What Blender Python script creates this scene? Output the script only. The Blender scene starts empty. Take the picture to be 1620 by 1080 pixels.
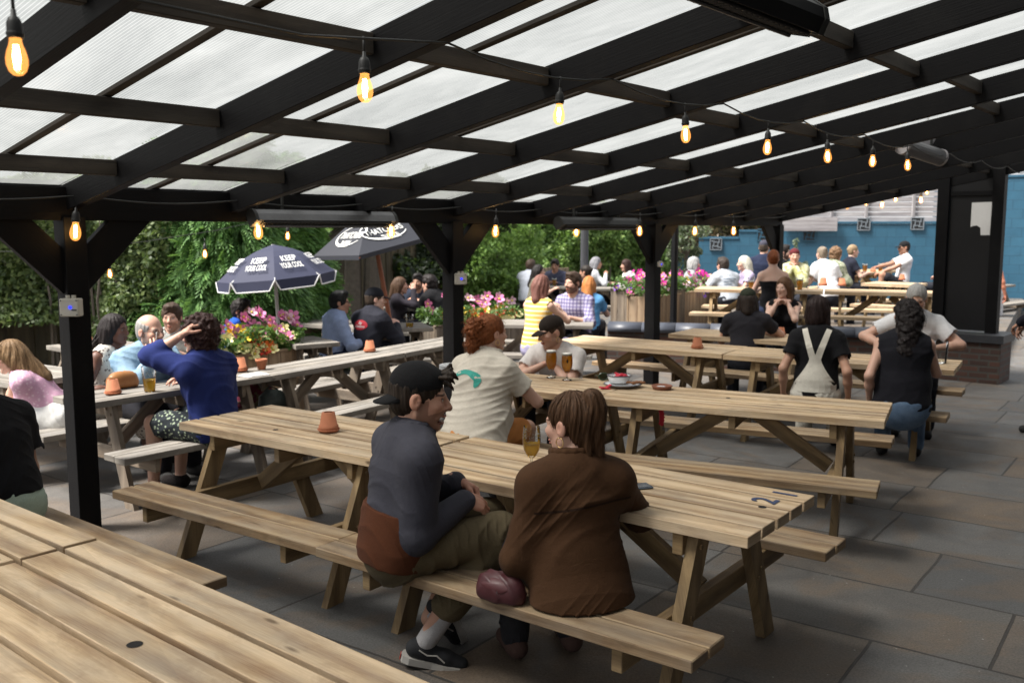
import bpy, bmesh, math, random
import numpy as np
from mathutils import Vector, Matrix, Euler
R = math.radians
rng = random.Random(11)
nrng = np.random.default_rng(5)
sc = bpy.context.scene
col = sc.collection
# ---------------------------------------------------------------- camera geometry (photo measured at 1620 x 1080)
CAMH, F, PITCH = 1.87, 1480.0, 0.118

def ray(px, py):
    a, b = (px - 810) / F, (540 - py) / F
    return Vector((a, math.cos(PITCH) + b * math.sin(PITCH), -math.sin(PITCH) + b * math.cos(PITCH)))

def at(px, py, z=0.0):
    d = ray(px, py)
    t = (z - CAMH) / d.z
    return Vector((d.x * t, d.y * t, z))

def pt(px, py, Y):
    d = ray(px, py)
    t = Y / d.y
    return Vector((d.x * t, Y, CAMH + d.z * t))

# ---------------------------------------------------------------- object helpers
def tag(o, label=None, cat=None, group=None, kind=None):
    if label: o['label'] = label
    if cat: o['category'] = cat
    if group: o['group'] = group
    if kind: o['kind'] = kind
    return o

def empty(name, loc=(0, 0, 0), rz=0.0, parent=None):
    o = bpy.data.objects.new(name, None)
    col.objects.link(o)
    o.location = loc
    o.rotation_euler = (0, 0, rz)
    if parent: o.parent = parent
    return o

def thing(name, label, cat, loc=(0, 0, 0), rz=0.0, group=None):
    return tag(empty(name, loc, rz), label, cat, group)

def copy_tree(o, parent=None):
    c = o.copy()
    col.objects.link(c)
    c.parent = parent
    for ch in list(o.children):
        copy_tree(ch, c)
    return c

def raw_mesh(name, V, Fc, mat=None, smooth=False, uv=None, cols=None, midx=None):
    me = bpy.data.meshes.new(name)
    if isinstance(Fc, np.ndarray) and Fc.ndim == 2 and len(Fc):
        V = np.asarray(V, np.float32); n = Fc.shape[1]; m = len(Fc)
        me.vertices.add(len(V)); me.vertices.foreach_set('co', V.ravel())
        me.loops.add(m * n); me.loops.foreach_set('vertex_index', Fc.astype(np.int32).ravel())
        me.polygons.add(m)
        me.polygons.foreach_set('loop_start', np.arange(0, m * n, n, dtype=np.int32))
        me.update(calc_edges=True)
    else:
        me.from_pydata([tuple(v) for v in V], [], [tuple(f) for f in Fc])
    if mat is not None:
        for m_ in (mat if isinstance(mat, (list, tuple)) else [mat]): me.materials.append(m_)
    if midx is not None: me.polygons.foreach_set('material_index', np.asarray(midx, np.int32))
    if uv is not None:
        l = me.uv_layers.new(name='UVMap')
        l.data.foreach_set('uv', np.asarray(uv, np.float32).ravel())
    if cols is not None:
        a = me.color_attributes.new('Col', 'FLOAT_COLOR', 'POINT')
        c4 = np.ones((len(cols), 4), np.float32); c4[:, :3] = cols
        a.data.foreach_set('color', c4.ravel())
    if smooth: me.polygons.foreach_set('use_smooth', np.ones(len(me.polygons), bool))
    me.update()
    return me

def add(name, me, parent=None, loc=None, rz=None):
    o = bpy.data.objects.new(name, me)
    col.objects.link(o)
    if parent is not None: o.parent = parent
    if loc is not None: o.location = loc
    if rz is not None: o.rotation_euler = (0, 0, rz)
    return o

def _boxtemplate():
    # chamfered box: three vertices per corner
    idx = {}; vs = []
    for sx in (-1, 1):
        for sy in (-1, 1):
            for sz in (-1, 1):
                for ax in range(3):
                    idx[(sx, sy, sz, ax)] = len(vs); vs.append(((sx, sy, sz), ax))
    fs = []
    for ax in range(3):
        b, c = (ax + 1) % 3, (ax + 2) % 3
        for s in (-1, 1):
            def k(sb, sc_):
                t = [0, 0, 0]; t[ax] = s; t[b] = sb; t[c] = sc_
                return idx[(t[0], t[1], t[2], ax)]
            f = [k(-1, -1), k(1, -1), k(1, 1), k(-1, 1)]
            fs.append(f if s > 0 else f[::-1])
    for ax in range(3):
        b, c = (ax + 1) % 3, (ax + 2) % 3
        for sb in (-1, 1):
            for s2 in (-1, 1):
                def k(sa, which):
                    t = [0, 0, 0]; t[ax] = sa; t[b] = sb; t[c] = s2
                    return idx[(t[0], t[1], t[2], which)]
                f = [k(-1, b), k(1, b), k(1, c), k(-1, c)]
                fs.append(f if sb * s2 < 0 else f[::-1])
    for sx in (-1, 1):
        for sy in (-1, 1):
            for sz in (-1, 1):
                f = [idx[(sx, sy, sz, 0)], idx[(sx, sy, sz, 1)], idx[(sx, sy, sz, 2)]]
                fs.append(f if sx * sy * sz > 0 else f[::-1])
    return vs, fs
_BV, _BF = _boxtemplate()

class MB:
    def __init__(self): self.v = []; self.f = []; self.uv = []; self.mi = []; self.m = 0
    def box(self, c, size, rot=None, ch=0.003, grain=None):
        h = [s / 2 for s in size]
        ch = min(ch, min(h) * .8)
        g = grain if grain is not None else max(range(3), key=lambda i: size[i])
        o1, o2 = rng.uniform(0, 60), rng.uniform(0, 60)
        n0 = len(self.v); loc = []
        M = rot if rot is not None else Matrix.Identity(3)
        c = Vector(c)
        for (s, ax) in _BV:
            p = Vector([s[i] * (h[i] - (0 if i == ax else ch)) for i in range(3)])
            loc.append(p); self.v.append(c + M @ p)
        for f in _BF:
            self.f.append([n0 + i for i in f]); self.mi.append(self.m)
            nrm = (loc[f[1]] - loc[f[0]]).cross(loc[f[2]] - loc[f[0]])
            ax = max(range(3), key=lambda i: abs(nrm[i]))
            oth = [i for i in range(3) if i != g and i != ax]
            for i in f:
                if ax == g: self.uv.append((o1 + loc[i][oth[0]] * .6, o2 + loc[i][oth[1]]))
                else: self.uv.append((o1 + loc[i][g], o2 + ax * .31 + loc[i][oth[0]]))
        return self
    def beam(self, p, q, w, h, up=Vector((0, 0, 1)), ch=0.003):
        p, q = Vector(p), Vector(q); d = q - p; L = d.length; x = d / L
        y = up.cross(x)
        if y.length < 1e-4: y = Vector((0, 1, 0)).cross(x)
        y.normalize(); z = x.cross(y)
        return self.box((p + q) / 2, (L, w, h), Matrix((x, y, z)).transposed(), ch, 0)
    def tube(self, pts, r, n=8, cap=True, uvs=True):
        pts = [Vector(p) for p in pts]; n0 = len(self.v); prev = None; L = 0
        for i, p in enumerate(pts):
            d = (pts[min(i + 1, len(pts) - 1)] - pts[max(i - 1, 0)]).normalized()
            if prev is None: a = d.orthogonal().normalized()
            else: a = (prev - d * prev.dot(d)).normalized()
            prev = a; b = d.cross(a); rr = r[i] if isinstance(r, (list, tuple)) else r
            for k in range(n):
                t = 2 * math.pi * k / n
                self.v.append(p + (a * math.cos(t) + b * math.sin(t)) * rr)
        for i in range(len(pts) - 1):
            for k in range(n):
                A, B = n0 + i * n + k, n0 + i * n + (k + 1) % n
                self.f.append([A, B, B + n, A + n]); self.mi.append(self.m)
                u0, u1 = i * .1, (i + 1) * .1
                self.uv += [(u0, k / n * .3), (u0, (k + 1) / n * .3), (u1, (k + 1) / n * .3), (u1, k / n * .3)]
        if cap:
            for base, rev in ((n0, True), (n0 + (len(pts) - 1) * n, False)):
                f = [base + k for k in range(n)]
                if rev: f = f[::-1]
                self.f.append(f); self.mi.append(self.m); self.uv += [(0, 0)] * n
        return self
    def lathe(self, prof, n=24, c=(0, 0, 0), rot=None):
        c = Vector(c); n0 = len(self.v)
        for (r, z) in prof:
            for k in range(n):
                t = 2 * math.pi * k / n
                p = Vector((max(r, 1e-4) * math.cos(t), max(r, 1e-4) * math.sin(t), z))
                self.v.append(c + (rot @ p if rot else p))
        for i in range(len(prof) - 1):
            for k in range(n):
                A, B = n0 + i * n + k, n0 + i * n + (k + 1) % n
                self.f.append([A, B, B + n, A + n]); self.mi.append(self.m)
                self.uv += [(k / n, i * .1), ((k + 1) / n, i * .1), ((k + 1) / n, i * .1 + .1), (k / n, i * .1 + .1)]
        return self
    def poly(self, pts, uv=None):
        n0 = len(self.v); self.v += [Vector(p) for p in pts]
        self.f.append(list(range(n0, n0 + len(pts)))); self.mi.append(self.m)
        self.uv += (uv if uv else [(0, 0)] * len(pts)); return self
    def prism(self, pts2, z0, z1, M=None):
        n0 = len(self.v); n = len(pts2); M = M or Matrix.Identity(4)
        for z in (z0, z1):
            for (x, y) in pts2: self.v.append(M @ Vector((x, y, z)))
        fs = [list(range(n0, n0 + n))[::-1], list(range(n0 + n, n0 + 2 * n))]
        for k in range(n): fs.append([n0 + k, n0 + (k + 1) % n, n0 + n + (k + 1) % n, n0 + n + k])
        for f in fs:
            self.f.append(f); self.mi.append(self.m)
            self.uv += [(self.v[i].x, self.v[i].z + self.v[i].y) for i in f]
        return self
    def mesh(self, name, mat, smooth=False):
        return raw_mesh(name, self.v, self.f, mat, smooth, self.uv, None, self.mi)
    def build(self, name, mat, parent=None, smooth=False, loc=None, rz=None):
        return add(name, self.mesh(name, mat, smooth), parent, loc, rz)

# ---------------------------------------------------------------- materials
def newmat(name):
    m = bpy.data.materials.new(name); m.use_nodes = True
    nt = m.node_tree; nt.nodes.clear()
    out = nt.nodes.new('ShaderNodeOutputMaterial')
    return m, nt, out

class G:
    """tiny node builder"""
    def __init__(self, nt): self.nt = nt
    def n(self, typ, props=None, **inp):
        nd = self.nt.nodes.new('ShaderNode' + typ)
        for k, v in (props or {}).items(): setattr(nd, k, v)
        for k, v in inp.items():
            k = k.replace('_', ' ')
            if k not in nd.inputs and k.isdigit(): k = int(k)
            s = nd.inputs[k]
            if hasattr(v, 'is_linked') or isinstance(v, bpy.types.NodeSocket): self.nt.links.new(v, s)
            else: s.default_value = v
        return nd
    def math(self, op, a, b=None, clamp=False):
        nd = self.nt.nodes.new('ShaderNodeMath'); nd.operation = op; nd.use_clamp = clamp
        for i, v in enumerate((a, b)):
            if v is None: continue
            if isinstance(v, bpy.types.NodeSocket): self.nt.links.new(v, nd.inputs[i])
            else: nd.inputs[i].default_value = v
        return nd.outputs[0]
    def mix(self, f, a, b, mode='MIX'):
        nd = self.nt.nodes.new('ShaderNodeMix'); nd.data_type = 'RGBA'; nd.blend_type = mode
        for k, v in ((0, f), (6, a), (7, b)):
            if isinstance(v, bpy.types.NodeSocket): self.nt.links.new(v, nd.inputs[k])
            elif k == 0: nd.inputs[0].default_value = v
            else: nd.inputs[k].default_value = (*v, 1) if len(v) == 3 else v
        return nd.outputs[2]
    def ramp(self, f, stops):
        nd = self.nt.nodes.new('ShaderNodeValToRGB'); self.nt.links.new(f, nd.inputs[0])
        e = nd.color_ramp.elements
        while len(e) < len(stops): e.new(.5)
        for s, (p, c) in zip(e, stops):
            s.position = p; s.color = (*c, 1) if not isinstance(c, (int, float)) else (c, c, c, 1)
        return nd.outputs[0]
    def vec(self, x, y, z=0.0):
        nd = self.nt.nodes.new('ShaderNodeCombineXYZ')
        for i, v in enumerate((x, y, z)):
            if isinstance(v, bpy.types.NodeSocket): self.nt.links.new(v, nd.inputs[i])
            else: nd.inputs[i].default_value = v
        return nd.outputs[0]
    def noise(self, v, scale=5, detail=3, rough=.5, dist=0.0):
        return self.n('TexNoise', Vector=v, Scale=scale, Detail=detail, Roughness=rough, Distortion=dist).outputs[0]
    def bump(self, h, strength=.3, dist=.01):
        return self.n('Bump', Height=h, Strength=strength, Distance=dist).outputs[0]
    def surf(self, out, shader): self.nt.links.new(shader, out.inputs[0])

def wood(name, light, mid, dark, grey=(.22, .21, .2), greyness=.3, rough=.75, knots=1.0):
    m, nt, out = newmat(name); g = G(nt)
    uv = g.n('UVMap').outputs[0]
    sp = g.n('SeparateXYZ', Vector=uv)
    rnd = g.n('ObjectInfo').outputs['Random']
    u = g.math('ADD', sp.outputs[0], g.math('MULTIPLY', rnd, 43.0))
    v = sp.outputs[1]
    warp = g.noise(g.vec(g.math('MULTIPLY', u, 1.1), g.math('MULTIPLY', v, 5.0)), 1.0, 3)
    big = g.noise(g.vec(g.math('MULTIPLY', u, .9), g.math('MULTIPLY', v, 7.0), 3.0), 1.0, 4, .6)
    vv = g.math('ADD', g.math('MULTIPLY', v, 60.0), g.math('MULTIPLY', warp, 9.0))
    ring = g.math('ADD', g.math('MULTIPLY', g.math('SINE', vv), .5), .5)
    fib = g.noise(g.vec(g.math('MULTIPLY', u, 5.0), g.math('MULTIPLY', v, 260.0)), 1.0, 3, .65)
    vor = g.n('TexVoronoi', {'feature': 'F1'}, Vector=g.vec(g.math('MULTIPLY', u, 2.3), g.math('MULTIPLY', v, 8.0)), Scale=1.0)
    kd = vor.outputs['Distance']
    knot = g.ramp(kd, [(0.045, (1, 1, 1)), (.10, (0, 0, 0))])
    tone = g.math('ADD', g.math('MULTIPLY', big, .55), g.math('ADD', g.math('MULTIPLY', ring, .16), g.math('MULTIPLY', fib, .32)))
    c = g.ramp(tone, [(.34, dark), (.50, mid), (.64, light)])
    gn = g.noise(g.vec(g.math('MULTIPLY', u, 1.7), g.math('MULTIPLY', v, 3.0), 9.0), 1.0, 5, .65)
    c = g.mix(g.math('MULTIPLY', g.ramp(gn, [(.40, 0.0), (.70, 1.0)]), greyness), c, g.mix(fib, [x * .6 for x in grey], grey))
    st = g.noise(g.vec(g.math('MULTIPLY', u, 3.2), g.math('MULTIPLY', v, 9.0), 17.0), 1.0, 6, .7, .6)
    c = g.mix(g.math('MULTIPLY', g.ramp(st, [(.50, 0.0), (.72, 1.0)]), .5), c, [x * .75 for x in dark])
    pb = g.n('TexVoronoi', {'feature': 'F1'}, Vector=g.vec(g.math('MULTIPLY', u, .9), g.math('MULTIPLY', v, 6.9)), Scale=1.0).outputs['Color']
    c = g.mix(.34, c, g.mix(1.0, c, g.ramp(pb, [(.2, (.62, .62, .63)), (.8, (1.25, 1.22, 1.15))]), 'MULTIPLY'))
    c = g.mix(g.math('MULTIPLY', knot, .8 * knots), c, [x * .35 for x in dark])
    crack = g.noise(g.vec(g.math('MULTIPLY', u, 1.4), g.math('MULTIPLY', v, 70.0), 5.0), 1.0, 4, .7)
    ck = g.ramp(crack, [(.27, (1, 1, 1)), (.33, (0, 0, 0))])
    c = g.mix(g.math('MULTIPLY', ck, .75), c, [x * .3 for x in dark])
    h = g.math('SUBTRACT', g.math('ADD', g.math('MULTIPLY', fib, .6), g.math('MULTIPLY', ring, .25)), ck)
    b = g.n('BsdfPrincipled', Base_Color=c, Roughness=rough, Normal=g.bump(h, .45, .004))
    b.inputs['Specular IOR Level'].default_value = .35
    g.surf(out, b.outputs[0]); return m

def plain(name, color, rough=.6, var=.25, scale=20, metal=0.0, bump=.0, spec=.5, coord='Object', sheen=0.0):
    m, nt, out = newmat(name); g = G(nt)
    tc = g.n('TexCoord').outputs[coord]
    n = g.noise(tc, scale, 4, .6)
    c = g.mix(n, [x * (1 - var) for x in color], [min(1, x * (1 + var)) for x in color])
    b = g.n('BsdfPrincipled', Base_Color=c, Roughness=rough, Metallic=metal)
    b.inputs['Specular IOR Level'].default_value = spec
    if sheen: b.inputs['Sheen Weight'].default_value = sheen
    if bump: nt.links.new(g.bump(n, bump, .005), b.inputs['Normal'])
    g.surf(out, b.outputs[0]); return m

M = {}
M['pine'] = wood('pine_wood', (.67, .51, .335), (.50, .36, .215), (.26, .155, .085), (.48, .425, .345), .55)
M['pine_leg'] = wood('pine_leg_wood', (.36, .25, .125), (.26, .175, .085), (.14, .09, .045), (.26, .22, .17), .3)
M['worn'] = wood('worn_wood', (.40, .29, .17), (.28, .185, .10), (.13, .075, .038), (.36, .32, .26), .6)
M['grey_wood'] = wood('weathered_wood', (.31, .285, .255), (.225, .205, .18), (.12, .105, .088), (.27, .26, .245), .7)
M['grey_leg'] = wood('weathered_leg_wood', (.26, .21, .16), (.18, .14, .105), (.10, .075, .055), (.25, .23, .2), .5)
M['planter_wood'] = wood('planter_wood', (.42, .30, .19), (.31, .215, .135), (.19, .12, .07), (.33, .29, .24), .35)

def paint_black():
    m, nt, out = newmat('black_timber_paint'); g = G(nt)
    uv = g.n('UVMap').outputs[0]; sp = g.n('SeparateXYZ', Vector=uv)
    fib = g.noise(g.vec(g.math('MULTIPLY', sp.outputs[0], 4.0), g.math('MULTIPLY', sp.outputs[1], 120.0)), 1.0, 4, .6)
    tc = g.n('TexCoord').outputs['Object']
    dust = g.noise(tc, 2.2, 8, .7)
    c = g.mix(g.ramp(dust, [(.5, 0.0), (.85, 1.0)]), (.0036, .0034, .0040), (.011, .0104, .010))
    web = g.noise(tc, 9.0, 10, .8, 1.5)
    c = g.mix(g.math('MULTIPLY', g.ramp(web, [(.66, 0.0), (.74, 1.0)]), .22), c, (.07, .066, .062))
    b = g.n('BsdfPrincipled', Base_Color=c, Roughness=.6, Normal=g.bump(fib, .35, .004))
    b.inputs['Specular IOR Level'].default_value = .13
    g.surf(out, b.outputs[0]); return m
M['black'] = paint_black()
M['rail'] = wood('dark_noggin_wood', (.055, .045, .035), (.035, .029, .023), (.014, .011, .009), (.09, .08, .07), .35, .8, .3)

def roof_mat():
    m, nt, out = newmat('twinwall_roof_sheet'); g = G(nt)
    uv = g.n('UVMap').outputs[0]; sp = g.n('SeparateXYZ', Vector=uv)
    tc = g.n('TexCoord').outputs['Object']
    s = g.math('ADD', g.math('MULTIPLY', g.math('SINE', g.math('MULTIPLY', sp.outputs[0], 2 * math.pi / .016)), .5), .5)
    line = g.ramp(s, [(.80, 0.0), (.97, 1.0)])
    dirt = g.noise(g.vec(g.math('MULTIPLY', sp.outputs[0], 3.0), g.math('MULTIPLY', sp.outputs[1], 1.2)), 1.0, 7, .66, .4)
    c = g.mix(g.ramp(dirt, [(.30, 0.0), (.72, 1.0)]), (.11, .116, .113), (.235, .242, .239))
    c = g.mix(g.math('MULTIPLY', line, .5), c, (.36, .37, .365))
    tr = g.n('BsdfTranslucent', Color=c)
    tp = g.n('BsdfTransparent', Color=(.93, .95, .95, 1))
    gl = g.n('BsdfGlossy', Color=(1, 1, 1, 1), Roughness=.25)
    a = g.n('MixShader', Fac=.30); nt.links.new(tr.outputs[0], a.inputs[1]); nt.links.new(tp.outputs[0], a.inputs[2])
    b = g.n('MixShader', Fac=.035); nt.links.new(a.outputs[0], b.inputs[1]); nt.links.new(gl.outputs[0], b.inputs[2])
    g.surf(out, b.outputs[0]); return m
M['roof'] = roof_mat()

def paving_mat():
    m, nt, out = newmat('sandstone_flags'); g = G(nt)
    geo = g.n('NewGeometry').outputs['Position']
    mp = g.n('Mapping', {'vector_type': 'POINT'}, Vector=geo, Rotation=(0, 0, R(36)))
    w = g.n('TexNoise', Vector=mp.outputs[0], Scale=1.3, Detail=2.0)
    off = g.n('VectorMath', {'operation': 'MULTIPLY_ADD'}); nt.links.new(w.outputs[1], off.inputs[0])
    off.inputs[1].default_value = (.05, .05, 0); nt.links.new(mp.outputs[0], off.inputs[2])
    def br(ox, **kw):
        b = nt.nodes.new('ShaderNodeTexBrick'); nt.links.new(off.outputs[0], b.inputs['Vector'])
        b.offset = .37; b.squash = 1.45; b.squash_frequency = 3; b.offset_frequency = 2
        b.inputs['Color1'].default_value = (0, 0, 0, 1); b.inputs['Color2'].default_value = (1, 1, 1, 1); b.inputs['Mortar'].default_value = (.5, .5, .5, 1)
        b.inputs['Scale'].default_value = 1.0; b.inputs['Mortar Size'].default_value = .009; b.inputs['Mortar Smooth'].default_value = .3
        b.inputs['Brick Width'].default_value = 1.05; b.inputs['Row Height'].default_value = .72; b.inputs['Bias'].default_value = 0
        return b
    b = br(0)
    tone = b.outputs[0]
    n1 = g.noise(mp.outputs[0], 2.6, 6, .62, .8)
    n2 = g.noise(mp.outputs[0], 22, 5, .65)
    sw = g.n('TexNoise', Vector=mp.outputs[0], Scale=1.1, Detail=4.0, Distortion=2.5).outputs[0]
    c = g.ramp(tone, [(.0, (.085, .087, .09)), (.3, (.14, .137, .134)), (.5, (.115, .105, .094)), (.72, (.175, .128, .088)), (.86, (.13, .128, .126)), (1.0, (.165, .16, .158))])
    c = g.mix(g.ramp(sw, [(.49, 0.0), (.62, .6)]), c, (.155, .108, .070))
    c = g.mix(g.ramp(n1, [(.3, .6), (.6, 0.0)]), c, (.05, .049, .05))
    c = g.mix(n2, g.mix(.5, c, (.07, .068, .065)), c)
    c = g.mix(b.outputs[1], c, (.04, .036, .033))
    gr_ = g.noise(mp.outputs[0], 95, 5, .75); c = g.mix(.55, c, g.mix(1.0, c, g.ramp(gr_, [(.32, (.35, .35, .35)), (.68, (1.75, 1.72, 1.68))]), 'MULTIPLY'))
    pit = g.n('TexVoronoi', Vector=mp.outputs[0], Scale=34.0).outputs['Distance']; c = g.mix(g.math('MULTIPLY', g.ramp(pit, [(.05, 1.0), (.16, 0.0)]), .45), c, (.03, .029, .028))
    spk = g.n('TexVoronoi', Vector=mp.outputs[0], Scale=9.0).outputs['Distance']
    c = g.mix(g.math('MULTIPLY', g.ramp(spk, [(.03, 1.0), (.05, 0.0)]), .5), c, (.5, .49, .47))
    hb = g.math('SUBTRACT', g.math('ADD', g.math('MULTIPLY', n1, .8), g.math('ADD', g.math('MULTIPLY', n2, .3), g.math('MULTIPLY', gr_, .18))), b.outputs[1])
    bs = g.n('BsdfPrincipled', Base_Color=c, Roughness=g.ramp(n1, [(.3, .55), (.7, .85)]), Normal=g.bump(hb, .5, .02))
    g.surf(out, bs.outputs[0]); return m
M['paving'] = paving_mat()

def brick_mat(name, c1, c2, mortar, bw, bh, ms=.012, rot=None, bump=.5, rough=.8):
    m, nt, out = newmat(name); g = G(nt)
    uv = g.n('UVMap').outputs[0]
    b = nt.nodes.new('ShaderNodeTexBrick'); nt.links.new(uv, b.inputs['Vector'])
    b.inputs['Color1'].default_value = (*c1, 1); b.inputs['Color2'].default_value = (*c2, 1); b.inputs['Mortar'].default_value = (*mortar, 1)
    b.inputs['Scale'].default_value = 1; b.inputs['Mortar Size'].default_value = ms
    b.inputs['Brick Width'].default_value = bw; b.inputs['Row Height'].default_value = bh
    n = g.noise(g.n('TexCoord').outputs['Object'], 6, 6, .65)
    c = g.mix(.5, b.outputs[0], g.mix(n, (.3, .3, .3), (1, 1, 1)), 'MULTIPLY')
    hb = g.math('SUBTRACT', g.math('MULTIPLY', n, .4), b.outputs[1])
    p = g.n('BsdfPrincipled', Base_Color=c, Roughness=rough, Normal=g.bump(hb, bump, .01))
    g.surf(out, p.outputs[0]); return m
M['brick'] = brick_mat('red_brick', (.095, .042, .028), (.05, .026, .02), (.065, .058, .052), .225, .075)
M['blue_block'] = brick_mat('blue_painted_block', (.026, .112, .19), (.032, .128, .21), (.02, .09, .155), .44, .215, .008, bump=.35, rough=.55)
M['coping'] = plain('slate_blue_coping', (.055, .062, .082), .45, .3, 8)

# ---------------------------------------------------------------- world, sun, camera
w = bpy.data.worlds.new("World"); sc.world = w; w.use_nodes = True
nt = w.node_tree; bg = nt.nodes['Background']
SUN_EL, SUN_AZ = R(57), R(-104)     # azimuth measured from +Y towards +X
sky = nt.nodes.new('ShaderNodeTexSky'); sky.sky_type = 'NISHITA'; sky.sun_disc = False
sky.sun_elevation = SUN_EL; sky.sun_rotation = SUN_AZ
sky.dust_density = 4.0; sky.air_density = 1.0; sky.ozone_density = 1.0
gw = G(nt)
hsv = gw.n('HueSaturation', Saturation=.35, Value=1.0, Color=sky.outputs[0])
cl = gw.noise(gw.n('TexCoord').outputs['Generated'], 2.2, 6, .6)
skyc = gw.mix(.6, hsv.outputs[0], gw.ramp(cl, [(.3, (8.5, 8.8, 9.2)), (.7, (13.5, 13.6, 13.7))]))
nt.links.new(skyc, bg.inputs[0]); bg.inputs[1].default_value = .055
sd = bpy.data.lights.new('sun', 'SUN'); sd.energy = 5.0; sd.angle = R(20); sd.color = (1, .95, .88)
so = bpy.data.objects.new('sun', sd); col.objects.link(so)
dirv = Vector((math.sin(SUN_AZ) * math.cos(SUN_EL), math.cos(SUN_AZ) * math.cos(SUN_EL), math.sin(SUN_EL)))
so.rotation_euler = dirv.to_track_quat('Z', 'Y').to_euler()
so.location = (0, 0, 20)
cd = bpy.data.cameras.new('camera'); cam = bpy.data.objects.new('camera', cd); col.objects.link(cam)
cam.location = (0, 0, CAMH); cam.rotation_euler = (R(90) - PITCH, 0, 0)
cd.sensor_width = 36; cd.lens = F / 1620 * 36; cd.clip_end = 500; cd.clip_start = .05
cd.dof.use_dof = True; cd.dof.focus_distance = 3.9; cd.dof.aperture_fstop = 4.0
sc.camera = cam
sc.view_settings.view_transform = 'Standard'; sc.view_settings.look = 'None'; sc.view_settings.gamma = 1
sc.view_settings.exposure = 1.1
sc.cycles.max_bounces = 8; sc.cycles.transparent_max_bounces = 12
sc.cycles.caustics_reflective = False; sc.cycles.caustics_refractive = False
sc.cycles.sample_clamp_indirect = 6
# ---------------------------------------------------------------- ground
gm = MB().poly([(-60, -12, 0), (60, -12, 0), (60, 70, 0), (-60, 70, 0)])
tag(gm.build('paving', M['paving']), kind='structure')
M['soil'] = plain('soil_and_grass', (.06, .075, .03), .9, .4, 3)
tag(MB().poly([(-250, -100, -.03), (250, -100, -.03), (250, 300, -.03), (-250, 300, -.03)]).build('ground', M['soil']), kind='structure')

# ---------------------------------------------------------------- pergola
PB = R(39.9)
O1 = at(137, 838); O1.z = 0
bdir = Vector((math.sin(PB), math.cos(PB), 0)); adir = Vector((math.cos(PB), -math.sin(PB), 0))
SP = 3.36
SL = math.tan(R(10.8))
RB0 = 1.985                        # rafter underside at the wall plate
def pg(s, d, z): return O1 + bdir * (s * SP) + adir * d + Vector((0, 0, z))
perg = thing('pergola', 'black painted timber pergola with sloping translucent roof sheets', 'pergola', O1)
def pbuild(mb, name, mat):
    o = mb.build(name, mat, perg); o.data.transform(Matrix.Translation(-O1)); return o
for s in (0, 1, 2, 3):
    pbuild(MB().beam(pg(s, 0, 0), pg(s, 0, 1.95), .135, .135, up=bdir), 'post', M['black'])
    for sg in (-1, 1):
        p, q = pg(s, 0, 1.56) + bdir * sg * .0, pg(s, 0, 1.56) + (bdir * sg + Vector((0, 0, 1))) * .47
        d = (q - p).normalized(); n = d.cross(adir)
        if s == 3 and sg > 0: continue
        pbuild(MB().beam(p, q, .055, .20, up=n), 'knee_brace', M['black'])
pbuild(MB().beam(pg(-1.6, 0, 2.03), pg(3.02, 0, 2.03), .09, .2), 'wall_plate', M['black'])
pbuild(MB().beam(pg(-1.6, -.12, 2.10), pg(3.02, -.12, 2.10), .03, .14), 'fascia', M['black'])
RS = [-1.02, -.68, -.345, 0, 1 / 3, 2 / 3, 1, 4 / 3, 5 / 3, 2, 7 / 3, 8 / 3, 3]
DMAX = 7.0
DSH = 4.75
def rz_(d): return RB0 + d * SL
for i, s in enumerate(RS):
    wd = .065
    up = Vector((0, 0, 1))
    pbuild(MB().beam(pg(s, -.2, rz_(-.2) + .0775), pg(s, DMAX, rz_(DMAX) + .0775), wd, .155), 'rafter', M['black'])
rows = [.62, 1.62, 2.75, 3.85, 4.72]
for i in range(len(RS) - 1):
    s0, s1 = RS[i], RS[i + 1]
    e = .036 / SP
    for d in rows:
        dd = d + rng.uniform(-.05, .05) + (.0 if i % 2 else .06)
        z = rz_(dd) + .104
        pbuild(MB().beam(pg(s0 + e, dd, z), pg(s1 - e, dd, z), .05, .085), 'noggin', M['rail'])
    sm = s0 + (s1 - s0) * .5
    pbuild(MB().beam(pg(sm, -.2, rz_(-.2) + .160), pg(sm, DSH, rz_(DSH) + .160), .045, .022), 'glazing_bar', M['rail'])
    for (ua, ub) in ((s0, sm), (sm, s1)):
        za, zb = rz_(-.35) + .179, rz_(DSH) + .179
        L = math.hypot(DSH + .35, zb - za); wid = (ub - ua) * SP - .006
        o1 = rng.uniform(0, 30)
        g_ = .003 / SP
        mb = MB(); v = [pg(ua + g_, -.35, za), pg(ub - g_, -.35, za), pg(ub - g_, DSH, zb), pg(ua + g_, DSH, zb)]
        mb.poly(v, [(o1, 0), (o1 + wid, 0), (o1 + wid, L), (o1, L)])
        pbuild(mb, 'roof_sheet', M['roof'])
zs_ = rz_(DSH + .02) + .20; ze_ = rz_(DMAX + .3) + .20
pbuild(MB().beam(pg(-1.0, (DSH + DMAX + .3) / 2, (zs_ + ze_) / 2), pg(3.02, (DSH + DMAX + .3) / 2, (zs_ + ze_) / 2), DMAX + .28 - DSH, .03, up=(Vector((0, 0, 1)) - adir * SL).normalized()), 'unseen_shade_roof', M['black'])  # solid roof out of view, added to darken the floor beneath it
# pub wall behind and right of the camera
M['pubwall'] = plain('dark_painted_render', (.03, .03, .032), .7, .3, 3)
mb = MB().beam(pg(-1.1, DMAX + .15, 1.6), pg(2.6, DMAX + .15, 1.6), .2, 3.2)
tag(mb.build('pub_wall', M['pubwall']), 'dark painted pub wall at the high side of the pergola', 'wall')

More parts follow.
